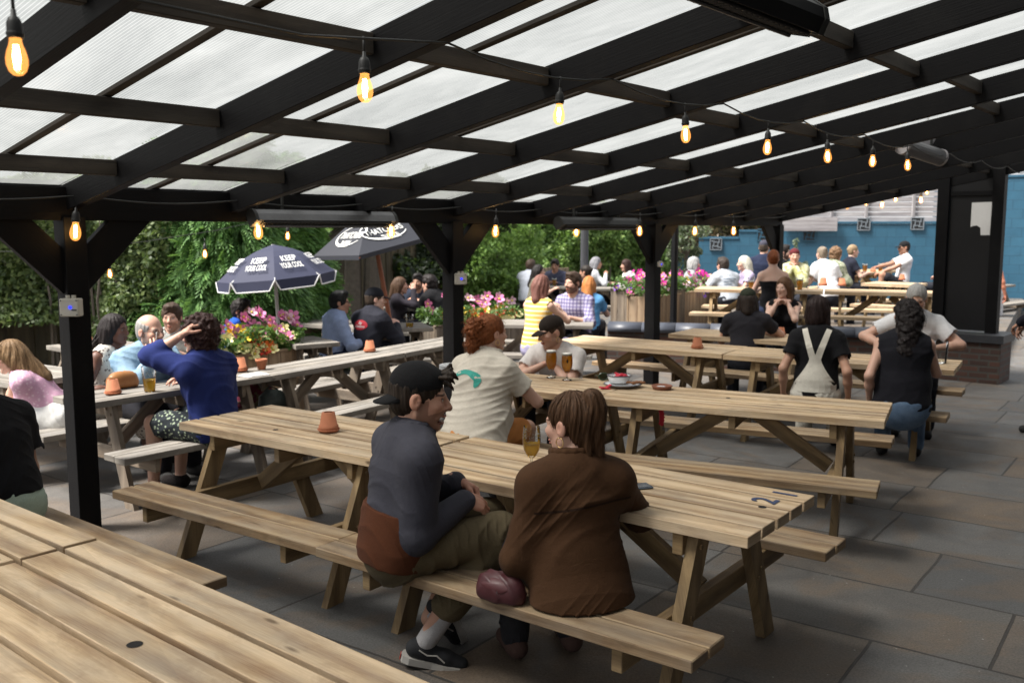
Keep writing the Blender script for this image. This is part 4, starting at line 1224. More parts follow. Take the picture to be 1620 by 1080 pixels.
    if t['collar']:
        S = SDF(); cf = t['fit']
        for i in range(16):
            an = 2 * math.pi * i / 16 + .2; an2 = 2 * math.pi * (i + 1) / 16 + .2
            def cp(a_, up): return nb + spine * (.02 + up) + fw2 * .028 * 1 + rt2 * math.cos(a_) * (.070 * sz + cf * .4) + fw2 * (math.sin(a_) * (.066 * sz + cf * .4) - .012) - spine * (.030 * (math.sin(a_) > .5) )
            if math.sin((an + an2) / 2) > .93 and not t.get('zip'): continue
            S.cap(cp(an, .0), cp(an2, .0), .016, .016, .012); S.cap(cp(an, .032), cp(an2, .032), .010, .010, .02)
        child('collar', S, max(.004, bv * .8), t.get('cmat') or t.get('mat') or fabric(t['col'], t['kind'], t['c2']))
    if t.get('panel'):
        S = SDF(); torso(S, fit + .020, .05); S.half(hip + spine * t['panel'][1], spine, .004); S.half(hip + spine * (t['hem'] - .004), -spine, .006)
        child('lower_panel', S, bv * .9, fabric(t['panel'][0], 'plain'), folds(seed, t['wr'], t['f']), t['wr'])
    # ---- lower garment
    if legs:
        b_ = dict(col=(.02, .022, .03), len='long', fit=.012, name='trousers', kind='plain', c2=None, wr=.007); b_.update(bottom or {})
        S = SDF(); fit = b_['fit']
        S.fcap(hip - spine * .0, hip + spine * .05, (.168 if fem else .160) * sz * g + fit * .6, .15 * sz * g + fit * .5, HF0, .76, .05)
        for s in (-1, 1):
            h, kn, an, fd = leg[s]
            if b_['len'] == 'long': S.cap(h, kn, .084 * sz + fit, .062 * sz + fit, .05); S.cap(kn, an + unit(kn - an) * b_.get('up', .02), .060 * sz + fit, .050 * sz + fit, .03)
            elif b_['len'] == 'short': S.cap(h, h * .25 + kn * .75, .086 * sz + fit, .078 * sz + fit * 1.3, .05)
            else: S.cap(h, kn, .088 * sz + fit, .075 * sz + fit, .12); S.cap(kn, kn * .6 + an * .4, .075 * sz + fit, .085 * sz + fit, .16)
        child(b_['name'], S, bv, fabric(b_['col'], b_['kind'], b_['c2']), folds(seed + 7, b_['wr'], 36), b_['wr'])
        if shoe is not None:
            for s in (-1, 1):
                h, kn, an, fd = leg[s]; S = SDF()
                S.cap(an + np.array([0, 0, -.035]) - fd * .035, an + fd * .15 + np.array([0, 0, -.052]), .045 * sz, .036 * sz, .03); S.cap(an, an - np.array([0, 0, .03]), .042, .045, .02)
                S.half((0, 0, .004), (0, 0, -1)); S.half(an + np.array([0, 0, .012]), (0, 0, 1))
                child('shoe', S, max(.006, bv * .8), fabric(shoe, 'plain'))
    # ---- hair and hats
    def HP(x, y, z): return hc + (fr[0] * x + fr[1] * y + fr[2] * z) * hs
    hk, hcx = hair[0], hair[1]
    S = SDF(); he = lambda c_, r_, k=.02, op='u': S.ell(HP(*c_), np.array(r_) * hs, fr, k, op)
    damp, df = .003, None
    rr_ = np.random.default_rng(seed + 3)
    def strands(amp, ff=95.0, fz=18.0):
        p1, p2 = rr_.uniform(0, 6, 2)
        def fn(x, y, z):
            a_ = np.arctan2(x - hc[0], y - hc[1] + .001)
            return amp * (np.sin(a_ * ff * .16 + 2.2 * np.sin(z * fz + p1)) * .6 + np.sin(a_ * ff * .41 + 3 * np.sin(z * fz * .7 + p2)) * .4)
        return fn
    def curls(amp, f_):
        ds = [rr_.normal(0, 1, 3) for _ in range(5)]; ph_ = rr_.uniform(0, 6, 5)
        def fn(x, y, z):
            s_ = 0
            for d_, q_ in zip(ds, ph_): s_ = s_ + np.sin((x * d_[0] + y * d_[1] + z * d_[2]) * f_ + q_ + 1.5 * np.sin((x * d_[2] + y * d_[0] + z * d_[1]) * f_ * .6))
            for d_, q_ in zip(ds[:3], ph_): s_ = s_ + .45 * np.sin((x * d_[1] + y * d_[2] + z * d_[0]) * f_ * 2.1 + q_)
            return amp * .45 * s_
        return fn
    cutface = lambda: he((0, .108, -.022), (.067, .078, .094), .012, 's')
    if hk in ('short', 'crop', 'grey'):
        th_ = {'short': .014, 'crop': .006, 'grey': .007}[hk] if not hat else .005
        he((0, -.016, .040), (.0755 + th_, .0945 + th_, .087 + th_)); 
        if hk == 'short' and not hat: he((0, .045, .105), (.055, .05, .028), .03)
        he((0, -.05, -.02), (.066 + th_ * .7, .050 + th_, .055), .03)
        he((0, .105, -.040), (.075, .080, .100), .010, 's')
        if hk == 'crop' and not hat: he((0, .105, .035), (.082, .078, .115), .012, 's')
        S.half(HP(0, 0, -.055), -fr[2] + fr[1] * .45, .01)
        for s in (-1, 1): he((s * .085, .0, -.012), (.02, .026, .034), .006, 's')
        df, damp = strands(.003), .003
        if hk == 'short' and not hat: df, damp = curls(.004, 60), .006
    elif hk in ('long', 'braids', 'tied'):
        he((0, -.018, .040), (.086, .106, .099))
        ln = hair[2] if len(hair) > 2 else .26
        he((0, -.062, -.05), (.085, .055, .09), .05)
        S.cap(HP(0, -.075, -.02), hc + np.array([0, -.085 * hs - .28 * max(0, ln - .16), 0]) - spine * (ln * .9), .075, .060, .05)
        for s in (-1, 1): S.cap(HP(s * .066, -.012, .0), hc + fr[0] * s * .085 - fr[1] * .03 - spine * ln * .85, .030, .036, .05)
        cutface(); 
        S.cap(HP(0, .10, -.10), HP(0, .06, -.24), .062, .07, .02, 's')
        df, damp = strands(.0045), .006
    elif hk == 'balding':
        he((0, -.016, .036), (.0785, .0975, .088)); he((0, -.05, -.02), (.068, .053, .055), .03); he((0, .105, -.02), (.080, .085, .12), .012, 's')
        S.half(HP(0, -.02, .078), fr[2] + fr[1] * .35, .02); S.half(HP(0, 0, -.055), -fr[2] + fr[1] * .45, .01)
        for s in (-1, 1): he((s * .085, .0, -.012), (.02, .026, .034), .006, 's')
        df, damp = strands(.002), .003
    elif hk == 'half':
        he((0, -.018, .037), (.081, .102, .093)); he((.012, -.060, -.030), (.066, .046, .070), .03)
        he((.012, -.092, .098), (.042, .040, .040), .010); he((.014, -.112, .064), (.034, .026, .042), .02)
        S.cap(HP(.014, -.106, .06), HP(.020, -.104, -.135), .038, .020, .03); S.cap(HP(.046, -.085, .05), HP(.056, -.085, -.125), .017, .008, .02); S.cap(HP(-.022, -.092, .05), HP(-.030, -.094, -.115), .018, .008, .02)
        cutface(); S.cap(HP(-.092, .012, -.04), HP(-.075, .05, -.13), .034, .05, .01, 's')
        df, damp = strands(.0042), .006
    elif hk == 'curltop':
        he((0, -.018, .038), (.082, .102, .094)); cutface(); he((0, -.055, -.02), (.064, .048, .06), .04)
        he((-.01, -.125, .035), (.066, .062, .080), .015); he((-.02, -.13, -.055), (.052, .045, .075), .02); he((-.02, -.12, -.12), (.035, .03, .05), .02)
        cf_ = curls(.008, 90); bk = HP(0, -.09, 0)
        df, damp = (lambda x, y, z: cf_(x, y, z) * np.clip(((x - bk[0]) * -fr[1][0] + (y - bk[1]) * -fr[1][1] + (z - bk[2]) * -fr[1][2]) / .03 + .9, .15, 1)), .02
    elif hk == 'longcurl':
        ln = hair[2]; he((0, -.018, .040), (.090, .108, .100)); he((0, -.062, -.05), (.098, .062, .10), .05)
        S.cap(HP(0, -.075, -.02), hc + np.array([0, -.095 * hs, 0]) - spine * ln, .088, .082, .05); cutface(); df, damp = curls(.007, 62), .018
    elif hk == 'bob':
        he((0, -.012, .040), (.088, .106, .099)); he((0, -.045, -.05), (.094, .075, .10), .04)
        for s in (-1, 1): S.cap(HP(s * .072, .018, .0), HP(s * .074, .02, -.10), .026, .030, .04)
        he((0, .112, -.045), (.060, .072, .070), .010, 's'); S.half(HP(0, 0, -.155), -fr[2], .02)
        df, damp = strands(.004), .006
    elif hk == 'bun':
        he((0, -.018, .038), (.082, .102, .094)); cutface()
        b0 = hair[2] if len(hair) > 2 else (0, -.10, .09)
        br = hair[3] if len(hair) > 3 else .045
        he(b0, (br, br, br * .95), .012); he((0, -.055, -.03), (.062, .045, .05), .04); S.half(HP(0, 0, -.075), -fr[2] + fr[1] * .5, .01)
        for s in (-1, 1): he((s * .088, .0, -.014), (.02, .024, .032), .006, 's')
        df, damp = strands(.003), .006
    elif hk == 'curly':
        cr_ = hair[2] if len(hair) > 2 else .118
        he((0, -.022, .040), (cr_, cr_ * 1.05, cr_ * .98)); he((0, -.05, -.04), (cr_ * .9, cr_ * .7, cr_ * .75), .04)
        he((0, .12, -.045), (.066, .075, .085), .015, 's'); df, damp = curls(.009, 75), .022
    if hk != 'bald':
        if hat: S.half(HP(0, 0, .052), fr[2], .01)
        if hat and hat[0] == 'back':
            T_ = SDF()
            for i in range(34):
                a0 = np.array([rr_.uniform(-.044, .044), .074 + rr_.uniform(-.02, .012), .074 + rr_.uniform(-.014, .020)]); dv_ = np.array([rr_.normal(0, .016), .018 + rr_.uniform(0, .012), .010 + rr_.normal(0, .010)])
                T_.cap(HP(*a0), HP(*(a0 + dv_)), .0085 * hs, .006 * hs, .006); T_.cap(HP(*(a0 + dv_)), HP(*(a0 + dv_ + np.array([rr_.normal(0, .008), .012, -.016]))), .006 * hs, .0022 * hs, .003)
            v_, f_ = T_.mesh(.0024, curls(.0015, 160), .004); add('fringe', raw_mesh('fringe', v_, f_, hair_mat(tuple(hcx)), True), o)
            MB().tube([HP(math.sin(t_) * .046, .0 + math.cos(t_) * .094 - .002, .052) for t_ in np.linspace(-.42, .42, 9)], .006, 6).build('cap_strap', fabric((.03, .03, .032), 'plain'), o, True)
        child('hair', S, max(hv, .0035 if hk != 'curly' else .004), hair_mat(tuple(hcx)), df, damp)
    if hk == 'braids':
        mb = MB()
        for i in range(26):
            a_ = rr_.uniform(.75, 2 * math.pi - .75); p0 = HP(math.sin(a_) * .082, math.cos(a_) * -.0 - .02 + .085 * math.cos(a_), rr_.uniform(-.03, .05))
            e_ = hc + np.array([math.sin(a_) * .10 + rr_.normal(0, .015), -.17 + .05 * math.cos(a_), 0]) - spine * rr_.uniform(.30, .46)
            mb.tube([p0, p0 * .6 + e_ * .4 + np.array([0, -.03, .02]), e_], [.007, .0075, .005], 5)
        mb.build('braids', hair_mat(tuple(hcx)), o, True)
    if hat:
        hcol = hat[1]; S = SDF(); kind = hat[0]
        S.ell(HP(0, -.012, .052), np.array((.082, .101, .080)) * hs, fr, .01); S.half(HP(0, 0, .030), -fr[2] - fr[1] * (.10 if kind == 'cap' else -.22), .006)
        if kind == 'back':
            S.ell(HP(0, .095, .058), np.array((.034, .05, .024)) * hs, fr, .006, 's')
        child('cap', S, max(hv, .004), fabric(hcol, 'plain'))
        if kind != 'beanie':
            sg = -1 if kind == 'back' else 1
            mb = MB(); n = 14; rows_ = []
            z0 = .030 if sg > 0 else .012
            for k in range(n + 1):
                a_ = math.pi * (k / n) ; cx = math.cos(a_) * .078; sy = math.sin(a_)
                row = []
                for j in range(4):
                    t_ = j / 3
                    yy = sg * (.066 + .030 * sy + t_ * (.068 * sy ** .7)); zz = z0 - t_ * .026 * sy - .012 * (abs(cx) / .078) ** 2 + (.006 if sg > 0 else -.012 * t_)
                    row.append(HP(cx * (1 - .1 * t_), yy, zz))
                rows_.append(row)
            base = len(mb.v)
            for row in rows_:
                for p_ in row: mb.v.append(Vector(p_)); 
            for row in rows_:
                for p_ in row: mb.v.append(Vector(p_ - fr[2] * .005))
            N_ = (n + 1) * 4
            for k in range(n):
                for j in range(3):
                    q_ = [k * 4 + j, k * 4 + j + 1, (k + 1) * 4 + j + 1, (k + 1) * 4 + j]
                    mb.f.append(q_); mb.f.append([i_ + N_ for i_ in q_][::-1]); mb.mi += [0, 0]; mb.uv += [(0, 0)] * 8
                mb.f.append([k * 4 + 3, k * 4 + 3 + N_, (k + 1) * 4 + 3 + N_, (k + 1) * 4 + 3]); mb.mi.append(0); mb.uv += [(0, 0)] * 4
            mb.build('cap_peak', fabric(hcol if len(hat) < 3 else hat[2], 'plain'), o, True)
    if glasses:
        mb = MB()
        for s in (-1, 1):
            mb.tube([HP(s * .032 + math.cos(t_) * .022, .098 - .12 * abs(s * .032 + math.cos(t_) * .022) * .6, .002 + math.sin(t_) * .018) for t_ in np.linspace(0, 2 * math.pi, 17)], .0018, 5)
            mb.tube([HP(s * .054, .092, .006), HP(s * .078, .05, .010), HP(s * .082, -.01, .006)], .0018, 5)
        mb.tube([HP(-.011, .099, .006), HP(0, .103, .008), HP(.011, .099, .006)], .0018, 5)
        mb.build('glasses', plain('spectacle_frame', glasses if isinstance(glasses, tuple) else (.03, .03, .03), .3, .1, 10), o, True)
    if earring:
        mb = MB()
        for s in (-1, 1): mb.tube([HP(s * .083, -.008 + math.sin(t_) * .016, -.052 + math.cos(t_) * .018) for t_ in np.linspace(0, 2 * math.pi, 15)], .0022, 5)
        mb.build('earring', M['gold'], o, True)
    return info
def add_strands(info, part, n, length, r=.0009, curl=0.0, seed=1, out=.004, mat=None):
    """loose strands lying over a head of hair, grown along its surface"""
    ch = [c for c in info['o'].children if c.name.split('.')[0] == part]
    if not ch: return
    ch = ch[0]; me = ch.data; rr = np.random.default_rng(seed)
    co = np.empty(len(me.vertices) * 3, np.float32); me.vertices.foreach_get('co', co); co = co.reshape(-1, 3)
    no = np.empty(len(me.vertices) * 3, np.float32); me.vertices.foreach_get('normal', no); no = no.reshape(-1, 3)
    if np.mean(np.sum(no * (co - co.mean(0)), 1)) < 0: no = -no
    hc = info['hc']; mb = MB()
    from mathutils.kdtree import KDTree
    kd = KDTree(len(co))
    for i, c in enumerate(co): kd.insert(c, i)
    kd.balance()
    for i in rr.integers(0, len(co), n):
        p = co[i].copy(); m = no[i]; d = np.array([0, 0, -1.0]) + rr.normal(0, .16 + curl, 3); L = length * rr.uniform(.5, 1.2); pts = []
        for k in range(6):
            _, j, _ = kd.find(p); m = no[j]
            d2 = d - m * (d @ m); d2 = d2 / (np.linalg.norm(d2) + 1e-6)
            lift = out * (k / 5) ** 2 * rr.uniform(.2, 2.2)
            pts.append(co[j] * .6 + p * .4 + m * (.0012 + lift)); p = p + d2 * L / 5 + (rr.normal(0, curl * .02, 3) if curl else 0)
        mb.tube(pts, [r, r, r, r * .9, r * .7, r * .3], 3, False)
    mb.build('loose_hair', mat or me.materials[0], info['o'], True)
M['gold'] = plain('gold_metal', (.8, .55, .25), .3, .1, 10, metal=1.0)
# ---------------------------------------------------------------- raised far terrace, remaining tables
ZT = .28
tag(MB().prism([(1.3, 13.25), (5.35, 11.85), (6.4, 12.3), (13.5, 24.5), (2.2, 24.5)], .0, ZT).build('raised_paving', M['paving']), kind='structure')
OG = 'weathered tables scattered in the garden'
table('old', (66, 545), (205, 568), 'weathered grey table behind the first post, carrying one far off pot', OG, .74, 1.5)
table('old', (-150, 580), (26, 607), 'weathered grey table under the elbows of the woman in pink', OG)
table('old', (430, 509), (522, 515), 'dark weathered table left of the two men in blue, behind the round parasol pole', OG)
table('old', (468, 546), (538, 541), 'dark weathered table just behind the first flower planter', OG)
table('old', (560, 522), (686, 518), 'weathered grey table with the slanted parasol pole and an empty glass', OG)
table('old', (600, 487), (690, 488), 'weathered table where the dark clothed group sits by the fence', OG)
table('old', (758, 513), (938, 515), 'weathered grey table shared by the plaid shirt and the yellow striped top', OG)
table('old', (812, 453), (900, 454), 'pale table under the hedge with beers and a man in navy', OG)
table('old', (925, 457), (1000, 456), 'pale table under the hedge with the grey haired woman', OG)
table('far', (1057, 528), (1285, 543), 'pine table where the woman with long brown hair rests her chin on her hands', TG)
for p0, p1, lb in [((1098, 457), (1302, 461), 'pine table on the raised terrace with the ginger haired woman at its bench'),
                   ((1304, 461), (1500, 465), 'pine table on the raised terrace running behind the grey haired man to the pillar'),
                   ((1362, 448), (1446, 451), 'pale table on the raised terrace with one pot, left of the pillar'),
                   ((1350, 434), (1424, 427), 'far pale table with several beers in front of the blue wall')]:
    o = table('far', p0, p1, lb, TG, .74 + ZT); o.location.z = ZT
table('old', (1515, 459), (1607, 450), 'dark ended table poking out on the right of the black pillar', OG)

# ---------------------------------------------------------------- people
def cloth(col, **k): d = dict(col=col); d.update(k); return d
BLK = (.006, .006, .0075)
PG = 'drinkers seated in the beer garden'
tabl = lambda s, x=.12, y=.38, z=.775: (s * x, y, z)
# foreground pair
fl = fabric((.052, .052, .066), 'plain')
man1 = person('laughing man in a backwards black cap and a charcoal and rust fleece', (664, 632), 3.95, -66, lean=9, hyaw=-20, hpitch=-6, skin=(.52, .30, .21), mouth='open', stubble=.5,
       hair=('short', (.022, .014, .009)), hat=('back', (.008, .008, .009)), top=cloth((.05, .05, .064), sleeve='long', collar=True, zip=True, fit=.020, wr=.0045, f=33, hem=-.07, panel=((.085, .028, .012), .16)),
       bottom=cloth((.12, .095, .055), fit=.016, wr=.010, up=.17), shoe=None, ra=(.10, .29, .72), la=(-.02, .30, .765), rpole=(.35, -.9, -.45), lpole=(-.6, -.3, -.7),
       rhand=dict(d=(-.10, .9, -.45), palm=(-.6, -.2, -.8), curl=.34, spread=.5, thumb=.3), lhand=dict(d=(.35, .8, -.55), palm=(.5, -.35, -.8), curl=.75, spread=.15, thumb=.8),
       knees=((-.08, .46, .57), (.12, .44, .56)), feet=((-.02, .16, .16), (.10, .10, .12)), sz=1.09, hs=1.20, vox=.0030, seed=4242)
wom2 = person('woman in a brown suede jacket with half tied brown hair, seen from behind', (903, 672), 3.66, 16, lean=9, hyaw=34, hpitch=-4, fem=True, skin='fair', earring=True,
       hair=('half', (.075, .036, .016)), top=cloth((.062, .029, .013), sleeve='long', collar=True, fit=.020, wr=.006, f=24, hem=-.115, zmin=.438), bottom=cloth((.03, .03, .035)), shoe=(.10, .06, .05),
       ra=(.22, .40, .78), la=(-.12, .28, .64), rpole=(.7, -.25, -.75), lpole=(-.45, -.45, -.8), sz=1.05, hs=1.07, vox=.0030)
# second row
girl3 = person('woman with ginger curls, teal print on her cream shirt and orange shorts', (778, 527), 6.15, -34, lean=17, hyaw=-22, fem=True, skin='fair', earring=True, girth=1.26,
       hair=('curltop', (.21, .065, .020)), top=cloth((.60, .55, .47), sleeve='short', fit=.018, wr=.011, f=26, hem=-.10, collar=True), bottom=cloth((.55, .23, .07), len='short'), ra=(.10, .42, .79), la=(-.10, .40, .79), rpole=(.9, .0, -.6), sz=1.04)
man4 = person('man in a dark cap and white T-shirt leaning on folded arms, listening', (872, 527), 7.45, 152, lean=28, hyaw=-38, hpitch=-12, skin='fair', stubble=.3, hair=('short', (.05, .03, .02)), hat=('cap', (.022, .016, .013)),
       top=cloth((.66, .62, .60)), la=(-.02, .26, .80), ra=(.06, .29, .80), lpole=(-1, -.05, -.25), rpole=(1, -.05, -.25), sz=1.02, earring=True, lhand=dict(curl=.6), rhand=dict(curl=.6))
# left edge
person('man in a black T-shirt and sage green shorts, head outside the frame', (-46, 600), 4.55, 72, lean=17, skin='tan', hair=('short', (.02, .015, .01)), top=cloth(BLK, fit=.018, wr=.007, hem=.03), bottom=cloth((.34, .42, .35), len='short', wr=.01),
       la=(-.08, .20, .66), ra=(.02, .26, .66), lpole=(-.5, -.6, -.6), sz=1.05)
pink_p = person('woman in a pink top and white skirt leaning on her folded arms', (16, 565), 6.9, 98, lean=40, hpitch=-8, fem=True, skin='fair', mouth='smile', hair=('long', (.19, .115, .055), .22), top=cloth((.58, .34, .46), kind='floral', c2=(.68, .50, .58)), bottom=cloth((.72, .72, .70), len='skirt'),
       la=(.05, .30, .79), ra=(.02, .34, .79))
bw_p = person('woman with long dark braids in a white print sundress', (183, 524), 7.35, -100, lean=12, fem=True, skin='brown', hair=('braids', (.012, .008, .008), .42), top=cloth((.62, .58, .52), kind='floral', c2=(.16, .13, .12), sleeve='none'), bottom=cloth((.62, .58, .52), len='skirt', kind='floral', c2=(.16, .13, .12)), la=(-.10, .32, .68), ra=(.16, .26, .66))
den = person('grey bearded man in glasses and a pale denim jacket, holding a cigarette', (238, 525), 7.15, -128, lean=14, hyaw=12, skin='fair', beard=.6, glasses=True, hair=('balding', (.30, .29, .28)), top=cloth((.17, .29, .42), sleeve='long', kind='denim', c2=(.34, .47, .58), collar=True, fit=.022, wr=.012, f=26), bottom=cloth((.012, .012, .016)),
       ra=(.10, .35, .91), la=(-.06, .33, .88), rpole=(.6, .3, -1), lpole=(-.6, .3, -1), rhand=dict(d=(-.25, -.05, 1), palm=(-.4, -1, 0), curl=.3, spread=.6), lhand=dict(d=(.3, 0, 1), palm=(.6, -1, 0), curl=.3), sz=1.05)
curl_p = person('person in a royal blue shirt with a dark curly mop, one hand in the hair', (314, 532), 6.45, 66, lean=9, hyaw=10, skin='fair', hair=('curly', (.035, .014, .012), .112), top=cloth((.017, .028, .13), sleeve='half', collar=True, fit=.022, wr=.014, f=24, hem=-.10), bottom=cloth((.02, .025, .03), len='short', kind='floral', c2=(.25, .30, .22)),
       la=(-.13, .13, 1.17), lpole=(-.35, 1, -.25), ra=(.15, .35, .78), lhand=dict(d=(.45, -.55, .7), palm=(.6, -.4, -.5), curl=.5), shoe=(.015, .012, .012), sz=1.03)
person('person in a pale patterned shirt half hidden behind the dark curly mop', (272, 503), 8.6, 185, lean=6, skin='fair', hair=('short', (.05, .03, .02)), top=cloth((.36, .38, .36), kind='floral', c2=(.55, .52, .5)), beard=.5)
person('bearded man in a bright blue T-shirt behind the first flower planter', (383, 492), 10.3, -105, lean=14, skin='tan', beard=.9, hair=('short', (.015, .012, .012)), top=cloth((.02, .09, .46)))
person('man in a light blue shirt with thick black hair, looking right', (538, 479), 10.5, -62, lean=9, skin='mid', hair=('short', (.008, .008, .009)), hyaw=-18, glasses=(.02, .02, .02), top=cloth((.30, .38, .58), sleeve='long', fit=.02, wr=.012), bottom=cloth((.02, .03, .07)), ra=(.14, .36, .62), la=(-.1, .38, .66))
cov = person('man in dark navy overalls with a red oval badge on the back', (594, 474), 10.6, -40, lean=16, hyaw=-30, skin='pale', hair=('crop', (.05, .035, .025)), hat=('cap', (.012, .013, .018)), top=cloth((.020, .021, .030), sleeve='long', collar=True, fit=.022, wr=.011), bottom=cloth((.020, .021, .030)), sz=1.06)
person('woman with long brown hair in a dark coat, hand raised beside the slanted parasol pole', (634, 452), 13.6, -85, lean=10, fem=True, skin='fair', hair=('long', (.09, .05, .03), .2), top=cloth((.03, .026, .034), sleeve='long'), ra=(.12, .30, 1.02), rpole=(.6, .2, -1))
person('man in a navy jacket bending over the table by the fence', (661, 447), 14.5, 165, lean=24, skin='mid', beard=.8, hair=('short', (.012, .01, .01)), top=cloth((.028, .034, .055), sleeve='long'))
person('person in a black hooded jacket bent over the fence table, seen from behind', (679, 450), 13.9, 55, lean=28, skin='fair', hair=('short', (.014, .01, .01)), top=cloth((.010, .010, .012), sleeve='long', fit=.03, collar=True), sz=1.08)
# table of the plaid shirt
person('woman in a yellow and white striped top with pinkish brown hair, elbow on the table', (858, 452), 10.75, -38, lean=10, hyaw=-10, fem=True, skin='pale', hair=('long', (.17, .075, .06), .17), top=cloth((.72, .46, .12), sleeve='none', kind='stripe', c2=(.74, .68, .48)), bottom=cloth((.3, .28, .42)), ra=(.08, .36, .98), rpole=(.9, .3, -.9))
person('smiling bearded man in a purple plaid shirt with a pint before him', (906, 448), 11.85, 150, lean=12, hyaw=-18, skin='fair', beard=.85, mouth='smile', hair=('short', (.05, .03, .02)), top=cloth((.44, .42, .56), kind='plaid', c2=(.10, .08, .22), sleeve='half'), sz=1.06)
person('woman with very long copper hair in a blue top, seen from behind', (932, 452), 13.2, -12, lean=10, fem=True, skin='fair', hair=('long', (.42, .16, .045), .42), top=cloth((.10, .28, .52)))
person('dark haired person with a ponytail facing left behind the copper hair', (926, 431), 15.6, 60, lean=6, fem=True, skin='mid', hair=('bun', (.02, .015, .012), (0, -.105, .05), .04), top=cloth((.2, .2, .22)))
# under the hedge
HG = 'drinkers under the hedge'
person('person in a pale grey hooded top at the hedge table', (840, 421), 18.6, -30, lean=12, skin='fair', hair=('short', (.06, .04, .03)), top=cloth((.42, .45, .52), sleeve='long', fit=.03, collar=True), group=None)
person('woman with long black hair in a white top facing right at the hedge table', (853, 430), 17.4, -95, lean=10, fem=True, skin='fair', hair=('long', (.014, .012, .012), .28), top=cloth((.13, .12, .09)))
person('man in a navy sweatshirt looking down at the hedge table', (878, 420), 19.6, 165, lean=16, hpitch=-10, skin='tan', hair=('short', (.02, .016, .014)), top=cloth((.07, .075, .12), sleeve='long'))
person('woman with grey hair in a light grey top facing right at the hedge', (944, 416), 19.2, -85, lean=9, fem=True, skin='mid', hair=('long', (.22, .22, .24), .12), top=cloth((.50, .52, .56), sleeve='long'), ra=(.1, .3, .98))
person('woman in a white blouse with dark hair and an orange scarf near the magenta flowers', (990, 420), 19.2, 105, lean=14, fem=True, skin='fair', hair=('bob', (.035, .015, .012)), top=cloth((.7, .68, .66), sleeve='long'))
# middle right
char_p = person('person in a charcoal T-shirt and dark green cap with shoulder length hair, from behind', (1183, 475), 9.95, -14, lean=15, skin='fair', hair=('long', (.025, .016, .012), .13), hat=('beanie', (.025, .03, .02)), top=cloth((.022, .021, .026)), rpole=(1, .0, -.5), ra=(.16, .42, .78))
wx = person('woman with long brown hair and dark lips resting her chin on her clasped hands', (1240, 455), 11.1, 158, lean=8, hyaw=-28, fem=True, skin='pale', hair=('long', (.12, .06, .03), .36), top=cloth(BLK, sleeve='none'), ra=(.05, .20, 1.045), la=(-.05, .20, 1.045), rpole=(.5, .6, -1), lpole=(-.5, .6, -1), rhand=dict(d=(-1, .15, .1), palm=(0, .3, -1), curl=.4), lhand=dict(d=(1, .15, .1), palm=(0, .3, -1), curl=.4))
ov = person('woman in white dungarees over a black T-shirt with a dark bob, from behind', (1296, 492), 7.75, -24, lean=4, hyaw=-42, fem=True, skin='mid', hair=('bob', (.022, .012, .011)), top=cloth(BLK, fit=.016), bottom=cloth((.60, .57, .50), fit=.02), la=(-.26, .02, .50), ra=(.26, .02, .50), lpole=(-.4, -1, 0), rpole=(.4, -1, 0), girth=1.05)
vest_p = person('woman in a black sleeveless top and blue jeans with long dark curls, from behind', (1433, 498), 7.35, -22, lean=8, hyaw=32, fem=True, skin='fair', hair=('longcurl', (.014, .010, .010), .27), top=cloth((.010, .010, .014), sleeve='none', hem=-.06, wr=.003), bottom=cloth((.09, .15, .25), wr=.003, kind='denim', c2=(.18, .26, .38)), la=(-.24, .06, .52), lpole=(-.3, -1, 0), ra=(.1, .4, .79), girth=1.25)
person('grey haired man in a white T-shirt looking down behind the woman in the black top', (1450, 472), 8.7, 158, lean=16, hpitch=-18, skin='fair', hair=('grey', (.36, .35, .34)), top=cloth((.66, .66, .68), fit=.018), lpole=(-1, .1, -.5), rpole=(1, .1, -.5), ra=(.26, .34, .80), la=(-.16, .36, .80), sz=1.05)
# raised terrace
zt = dict(zseat=.43 + ZT)
def tper(*a, **k):
    for nm in ('ra', 'la'):
        if k.get(nm) is None: k[nm] = ((1 if nm == 'ra' else -1) * .10, .36, .79 + ZT)
    return person(*a, zseat=.43 + ZT, **k)
tper('woman with a ginger bun, bare back and black band top at the raised table', (1223, 409), 12.75, -6, lean=4, fem=True, skin='pale', hair=('bun', (.20, .055, .015), (0, -.085, .02), .062), top=cloth(BLK, sleeve='tube'), bottom=cloth((.03, .04, .08)))
tper('person with a dark red headscarf and olive jacket, hands clasped at the mouth', (1257, 405), 14.9, 160, lean=10, hyaw=12, skin='fair', fem=True, hair=('short', (.10, .02, .02)), hat=('beanie', (.10, .018, .022)), top=cloth((.36, .36, .15), sleeve='long', kind='camo', c2=(.50, .50, .34), fit=.03), ra=(.03, .22, 1.28), la=(-.03, .22, 1.28), rpole=(.5, .5, -1), lpole=(-.5, .5, -1))
tper('person in a white T-shirt bending away over the terrace, pale streaks in tied hair', (1300, 402), 15.2, 14, lean=24, fem=True, skin='pale', hair=('bun', (.20, .16, .12), (0, -.08, .08), .04), top=cloth((.74, .74, .76), fit=.026))
tper('person with light brown curls and a camouflage jacket facing right', (1323, 402), 16.0, -58, lean=14, fem=True, skin='fair', hair=('curly', (.17, .10, .055), .105), top=cloth((.16, .18, .12), sleeve='long', kind='camo', c2=(.34, .36, .27), fit=.03))
tper('woman with pulled back blond hair in a dark top facing right at the far table', (1350, 397), 17.8, -84, lean=8, fem=True, skin='pale', hair=('bun', (.28, .20, .12), (0, -.10, .03), .03), top=cloth((.016, .018, .03)))
